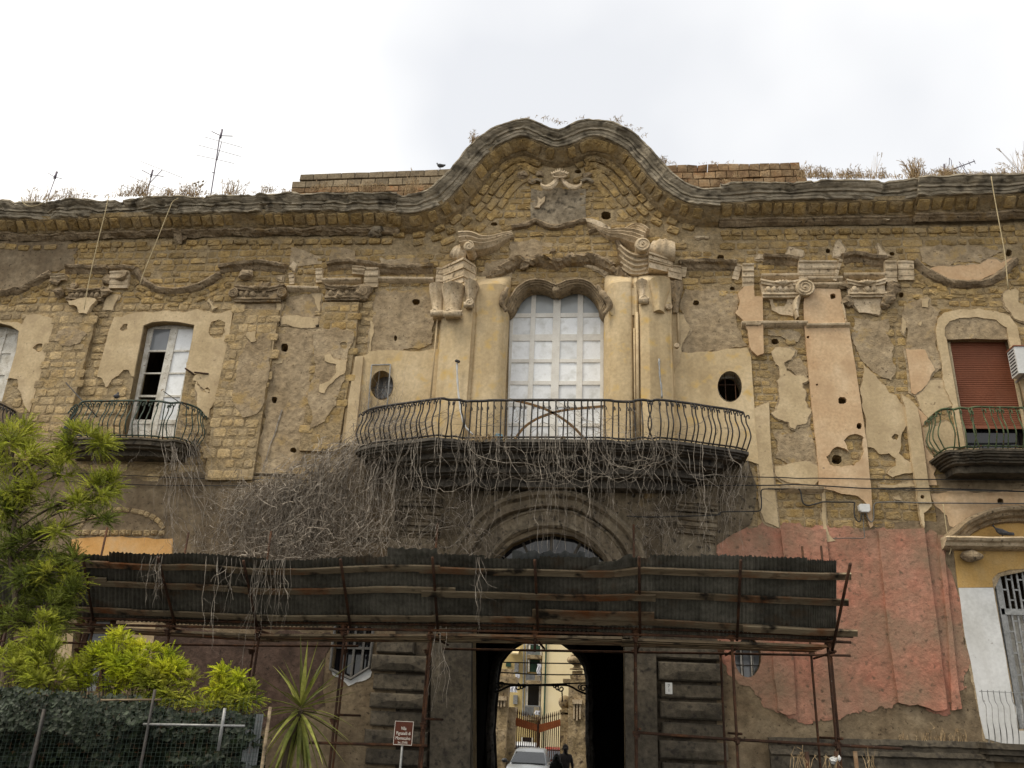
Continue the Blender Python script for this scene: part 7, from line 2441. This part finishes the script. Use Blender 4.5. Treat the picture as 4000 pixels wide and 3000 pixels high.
m = MB(); m.lathe((A_.x, YP+.4, A_.z), [(.30,0),(.30,.08*hh),(.16,.14*hh),(.14,.25*hh),(.22,.32*hh),(.40,.45*hh),(.44,.58*hh),(.38,.72*hh),(.24,.82*hh),(.30,.87*hh),(.20,.92*hh),(.10,1.0*hh)], 14); m.jitter(.02, 3); m.build('vase', 'court_stone', rp_, True)
g1 = stone_pier('gate_pier', 'narrow plastered gate post on the left of the iron gate', 505, 590, 1000, YP+.4, None)
g2 = stone_pier('gate_pier', 'narrow gate post topped by a stone ball', 1082, 1162, 1075, YP+.4, None)
m = MB(); A_, B_ = gq(1068,1030,YP+.3), gq(1165,1060,YP+.3); m.box(((A_.x+B_.x)/2, YP+.8, (A_.z+B_.z)/2), (B_.x-A_.x, .9, A_.z-B_.z)); A_, B_ = gq(1085,1005,YP+.3), gq(1150,1032,YP+.3); m.box(((A_.x+B_.x)/2, YP+.8, (A_.z+B_.z)/2), (B_.x-A_.x, .6, A_.z-B_.z)); m.build('cap', 'court_stone', g2)
A_ = gq(1126,950,YP+.8); m = MB(); m.ball(A_, .27, 14, 9); m.tube([A_-Vector((0,0,.25)), A_-Vector((0,0,.55))], [.10,.16], 8); m.build('ball_finial', 'court_stone', g2, True)
# iron gate
YG = YP+.8
pl_, pc_, pr_ = gq(590,1110,YG), gq(835,1192,YG), gq(1080,1130,YG)
gate = thing('iron_gate', (pc_.x, YG, 0), 'rust-red iron gate with dipping top band and spear points', 'gate')
for a_, b_ in ((pl_, pc_), (pc_, pr_)):
    m = MB(); m.add([a_+Vector((0,-.02,0)), b_+Vector((0,-.02,0)), b_+Vector((0,-.02,-.26)), a_+Vector((0,-.02,-.32))]+[a_+Vector((0,.02,0)), b_+Vector((0,.02,0)), b_+Vector((0,.02,-.26)), a_+Vector((0,.02,-.32))], [(0,3,2,1),(4,5,6,7),(0,1,5,4),(2,3,7,6),(0,4,7,3),(1,2,6,5)]); m.build('top_band', 'rust_gate', gate)
for k in range(23):
    t = k/22
    top_ = (pl_.lerp(pc_, t*2) if t < .5 else pc_.lerp(pr_, t*2-1))
    r_h = .022 if k != 11 else .05
    m = MB(); m.tube([(top_.x, YG, .05), (top_.x, YG, top_.z+.12)], r_h, 5)
    m.tube([(top_.x, YG, top_.z+.12), (top_.x, YG, top_.z+.2), (top_.x, YG, top_.z+.36)], [.018,.036,.004], 5); m.build('bar', 'rust', gate)
m = MB(); m.bar((pl_.x, YG, 1.6), (pr_.x, YG, 1.6), .05, .05); m.build('crossbar', 'rust', gate)
# ---------------------------------------------------------------- cars
def car(label, cx, Y, body, heading, W_=1.62, L_=3.7, Ht=1.47):
    root = thing('parked_car', (cx, Y+L_/2, 0), label, 'car', 'cars parked in the courtyard')
    st = [(0.0,.42,.62,.80),(.08,.30,.74,.92),(.35,.26,.86,.97),(.95,.24,.95,1.0),(1.05,.24,.96,1.0),(2.6,.24,.98,1.0),(3.35,.26,.95,.97),(3.62,.30,.85,.92),(3.7,.42,.70,.85)]
    m = MB(); rings = []
    for y, zb, zt_, k in st:
        hw = W_/2*k
        rings.append([Vector((cx+x*hw, Y+y*L_/3.7, z)) for x, z in ((-1,zb+.12),(-.9,zb),(.9,zb),(1,zb+.12),(1.0,zt_*.62),(.96,zt_-.06),(.86,zt_),(0,zt_+.03),(-.86,zt_),(-.96,zt_-.06),(-1.0,zt_*.62))])
    m.loft(rings, True, True); b_ = m.build('body', body, root, True)
    m = MB(); rings = []
    for y, z, k in ((.85,.95,.88),(1.55,Ht-.10,.72),(1.75,Ht-.02,.70),(2.6,Ht,.70),(3.2,Ht-.08,.68),(3.55,.98,.84)):
        hw = W_/2*k
        rings.append([Vector((cx-hw, Y+y*L_/3.7, min(z, .93))), Vector((cx-hw*.98, Y+y*L_/3.7, z-.04)), Vector((cx-hw*.85, Y+y*L_/3.7, z)), Vector((cx, Y+y*L_/3.7, z+.02)), Vector((cx+hw*.85, Y+y*L_/3.7, z)), Vector((cx+hw*.98, Y+y*L_/3.7, z-.04)), Vector((cx+hw, Y+y*L_/3.7, min(z, .93)))])
    m.loft(rings, False); m.build('roof', body, root, True)
    def screen(y0, z0, y1, z1, k0, k1, nm, off):
        m = MB(); m.add([(cx-W_/2*k0, Y+y0, z0), (cx+W_/2*k0, Y+y0, z0), (cx+W_/2*k1, Y+y1, z1), (cx-W_/2*k1, Y+y1, z1), (cx-W_/2*k0, Y+y0+.02, z0-.02), (cx+W_/2*k0, Y+y0+.02, z0-.02), (cx+W_/2*k1, Y+y1+.02, z1-.02), (cx-W_/2*k1, Y+y1+.02, z1-.02)], [(0,1,2,3),(4,7,6,5),(0,4,5,1),(1,5,6,2),(2,6,7,3),(3,7,4,0)]); m.build(nm, 'car_glass', root)
    screen(.84*L_/3.7-.04, 1.0, 1.5*L_/3.7-.05, Ht-.12, .80, .64, 'windscreen', 0)
    for sx in (-1, 1):
        m = MB(); m.ball((cx+sx*(W_/2+.10), Y+1.15, 1.03), .11, 8, 6, (1,.6,.7)); m.tube([(cx+sx*W_/2*.9, Y+1.15, .98), (cx+sx*(W_/2+.06), Y+1.15, 1.0)], .025, 6); m.build('wing_mirror', 'car_black', root, True)
        m = MB(); m.ball((cx+sx*W_/2*.68, Y+.10, .68), .15, 10, 6, (1.1,.5,.8)); m.build('headlight', 'lamp_clear', root, True)
        for yw in (.68, 3.0):
            m = MB(); m.lathe((cx+sx*(W_/2-.10), Y+yw*L_/3.7, .30), [(.12,-.1),(.30,-.09),(.31,0),(.30,.09),(.12,.1)], 16, 'X'); wl = m.build('wheel', 'car_black', root, True)
            m = MB(); m.lathe((cx+sx*(W_/2-.09), Y+yw*L_/3.7, .30), [(.02,-.1),(.19,-.1),(.19,.1),(.02,.1)], 12, 'X'); m.build('rim', 'galv', wl, True)
    m = MB(); m.box((cx, Y+.02, .50), (W_*.5, .06, .16)); m.build('grille', 'car_black', root)
    root.location.z += .22
    return root
car('silver hatchback with dark windscreen in the middle of the courtyard', gq(735,1500,15.2).x, 14.2, 'car_silver', 0)
car('white car parked behind the silver hatchback', gq(640,1450,20).x, 19.2, 'car_white', 0, 1.7, 4.0, 1.55)
car('red car parked right of the silver hatchback', gq(1010,1500,18.8).x, 18.6, 'car_red', 0, 1.65, 3.9, 1.42)
# ---------------------------------------------------------------- people
def person(label, top, sc, pose, cl, female=False):
    x, Y, h_ = top.x, top.y, top.z-.22
    root = thing('person', (x, Y, 0), label, 'person', 'people standing in the passage')
    k = h_/1.75
    J = {'pel': (0,0,.95), 'wai': (0,-.01,1.10), 'che': (0,-.02,1.30), 'nec': (0,0,1.47), 'hb': (0,-.01,1.54), 'hm': (0,-.03,1.64), 'ht': (0,-.01,1.71),
         'shL': (-.18,0,1.42), 'elL': (-.25,.02,1.14), 'wrL': (-.22,-.08,.92), 'haL': (-.22,-.11,.84), 'shR': (.18,0,1.42), 'elR': (.26,.03,1.14), 'wrR': (.24,-.06,.90), 'haR': (.24,-.09,.82),
         'hiL': (-.09,0,.90), 'knL': (-.10,-.03,.50), 'anL': (-.11,.02,.09), 'toL': (-.12,-.14,.04), 'hiR': (.09,0,.90), 'knR': (.12,-.06,.50), 'anR': (.14,.0,.09), 'toR': (.16,-.16,.04)}
    rad = {'pel': .15, 'wai': .135, 'che': .155, 'nec': .058, 'hb': .07, 'hm': .088, 'ht': .06, 'shL': .075, 'elL': .048, 'wrL': .033, 'haL': .035, 'shR': .075, 'elR': .048, 'wrR': .033, 'haR': .035,
           'hiL': .09, 'knL': .06, 'anL': .042, 'toL': .035, 'hiR': .09, 'knR': .06, 'anR': .042, 'toR': .035}
    E = [('pel','wai'),('wai','che'),('che','nec'),('nec','hb'),('hb','hm'),('hm','ht'),('che','shL'),('shL','elL'),('elL','wrL'),('wrL','haL'),('che','shR'),('shR','elR'),('elR','wrR'),('wrR','haR'),('pel','hiL'),('hiL','knL'),('knL','anL'),('anL','toL'),('pel','hiR'),('hiR','knR'),('knR','anR'),('anR','toR')]
    ks = list(J)
    me = bpy.data.meshes.new('body')
    ca, sa = math.cos(pose), math.sin(pose)
    me.from_pydata([((J[q_][0]*ca-J[q_][1]*sa)*k, (J[q_][0]*sa+J[q_][1]*ca)*k, J[q_][2]*k) for q_ in ks], [(ks.index(a_), ks.index(b_)) for a_, b_ in E], [])
    o = bpy.data.objects.new('body', me)
    col.objects.link(o); o.parent = root
    me.materials.append(MAT[cl])
    sm = o.modifiers.new('skin', 'SKIN')
    for i, q_ in enumerate(ks):
        sv = me.skin_vertices[0].data[i]
        sv.radius = (rad[q_]*k*(1.0 if q_ not in ('che','wai','pel') else 1.1), rad[q_]*k*(1.0 if q_ not in ('che','wai','pel') else .75))
        sv.use_root = (q_ == 'pel')
    sm.use_smooth_shade = True
    ss = o.modifiers.new('sub', 'SUBSURF'); ss.levels = 2; ss.render_levels = 2
    m = MB(); hc = Vector((x, Y+.01, 1.655*k))
    m.ball(hc+Vector((0,.025*k,.02*k)), .108*k, 12, 8, (.9,.95,1.0))
    if female: m.loft([[hc+Vector((math.cos(a_)*w_, .05+math.sin(a_)*w_*.7, z)) for a_ in [2*math.pi*i/10 for i in range(10)]] for z, w_ in ((.05,.10),(-.1,.14),(-.25,.15),(-.33,.08))], True, True)
    m.build('hair', 'hair', root, True)
    m = MB(); m.ball(hc+Vector((-.03*k,-.10*k,-.02*k)), .022*k, 6, 5, (.8,1.2,1.2)); m.build('nose', cl, root, True)
    root.location.z = 0
    for sx in (-1, 1):
        m = MB(); m.ball(hc+Vector((sx*.095*k, 0, -.02*k)), .028*k, 6, 5, (.4,.8,1.2)); m.build('ear', cl, root, True)
    root.location.z = .22
    return root
t1 = gq(1130,1412,11.5)
person('man standing as a dark silhouette at the right side of the archway', t1, 1, .3, 'clothes')
t2 = gq(1035,1512,10.5); t2.z = max(t2.z, 1.45)
person('shorter person with long dark hair left of the standing man', t2, 1, -.2, 'clothes_dark', True)
print('heights', t1.z, t2.z)
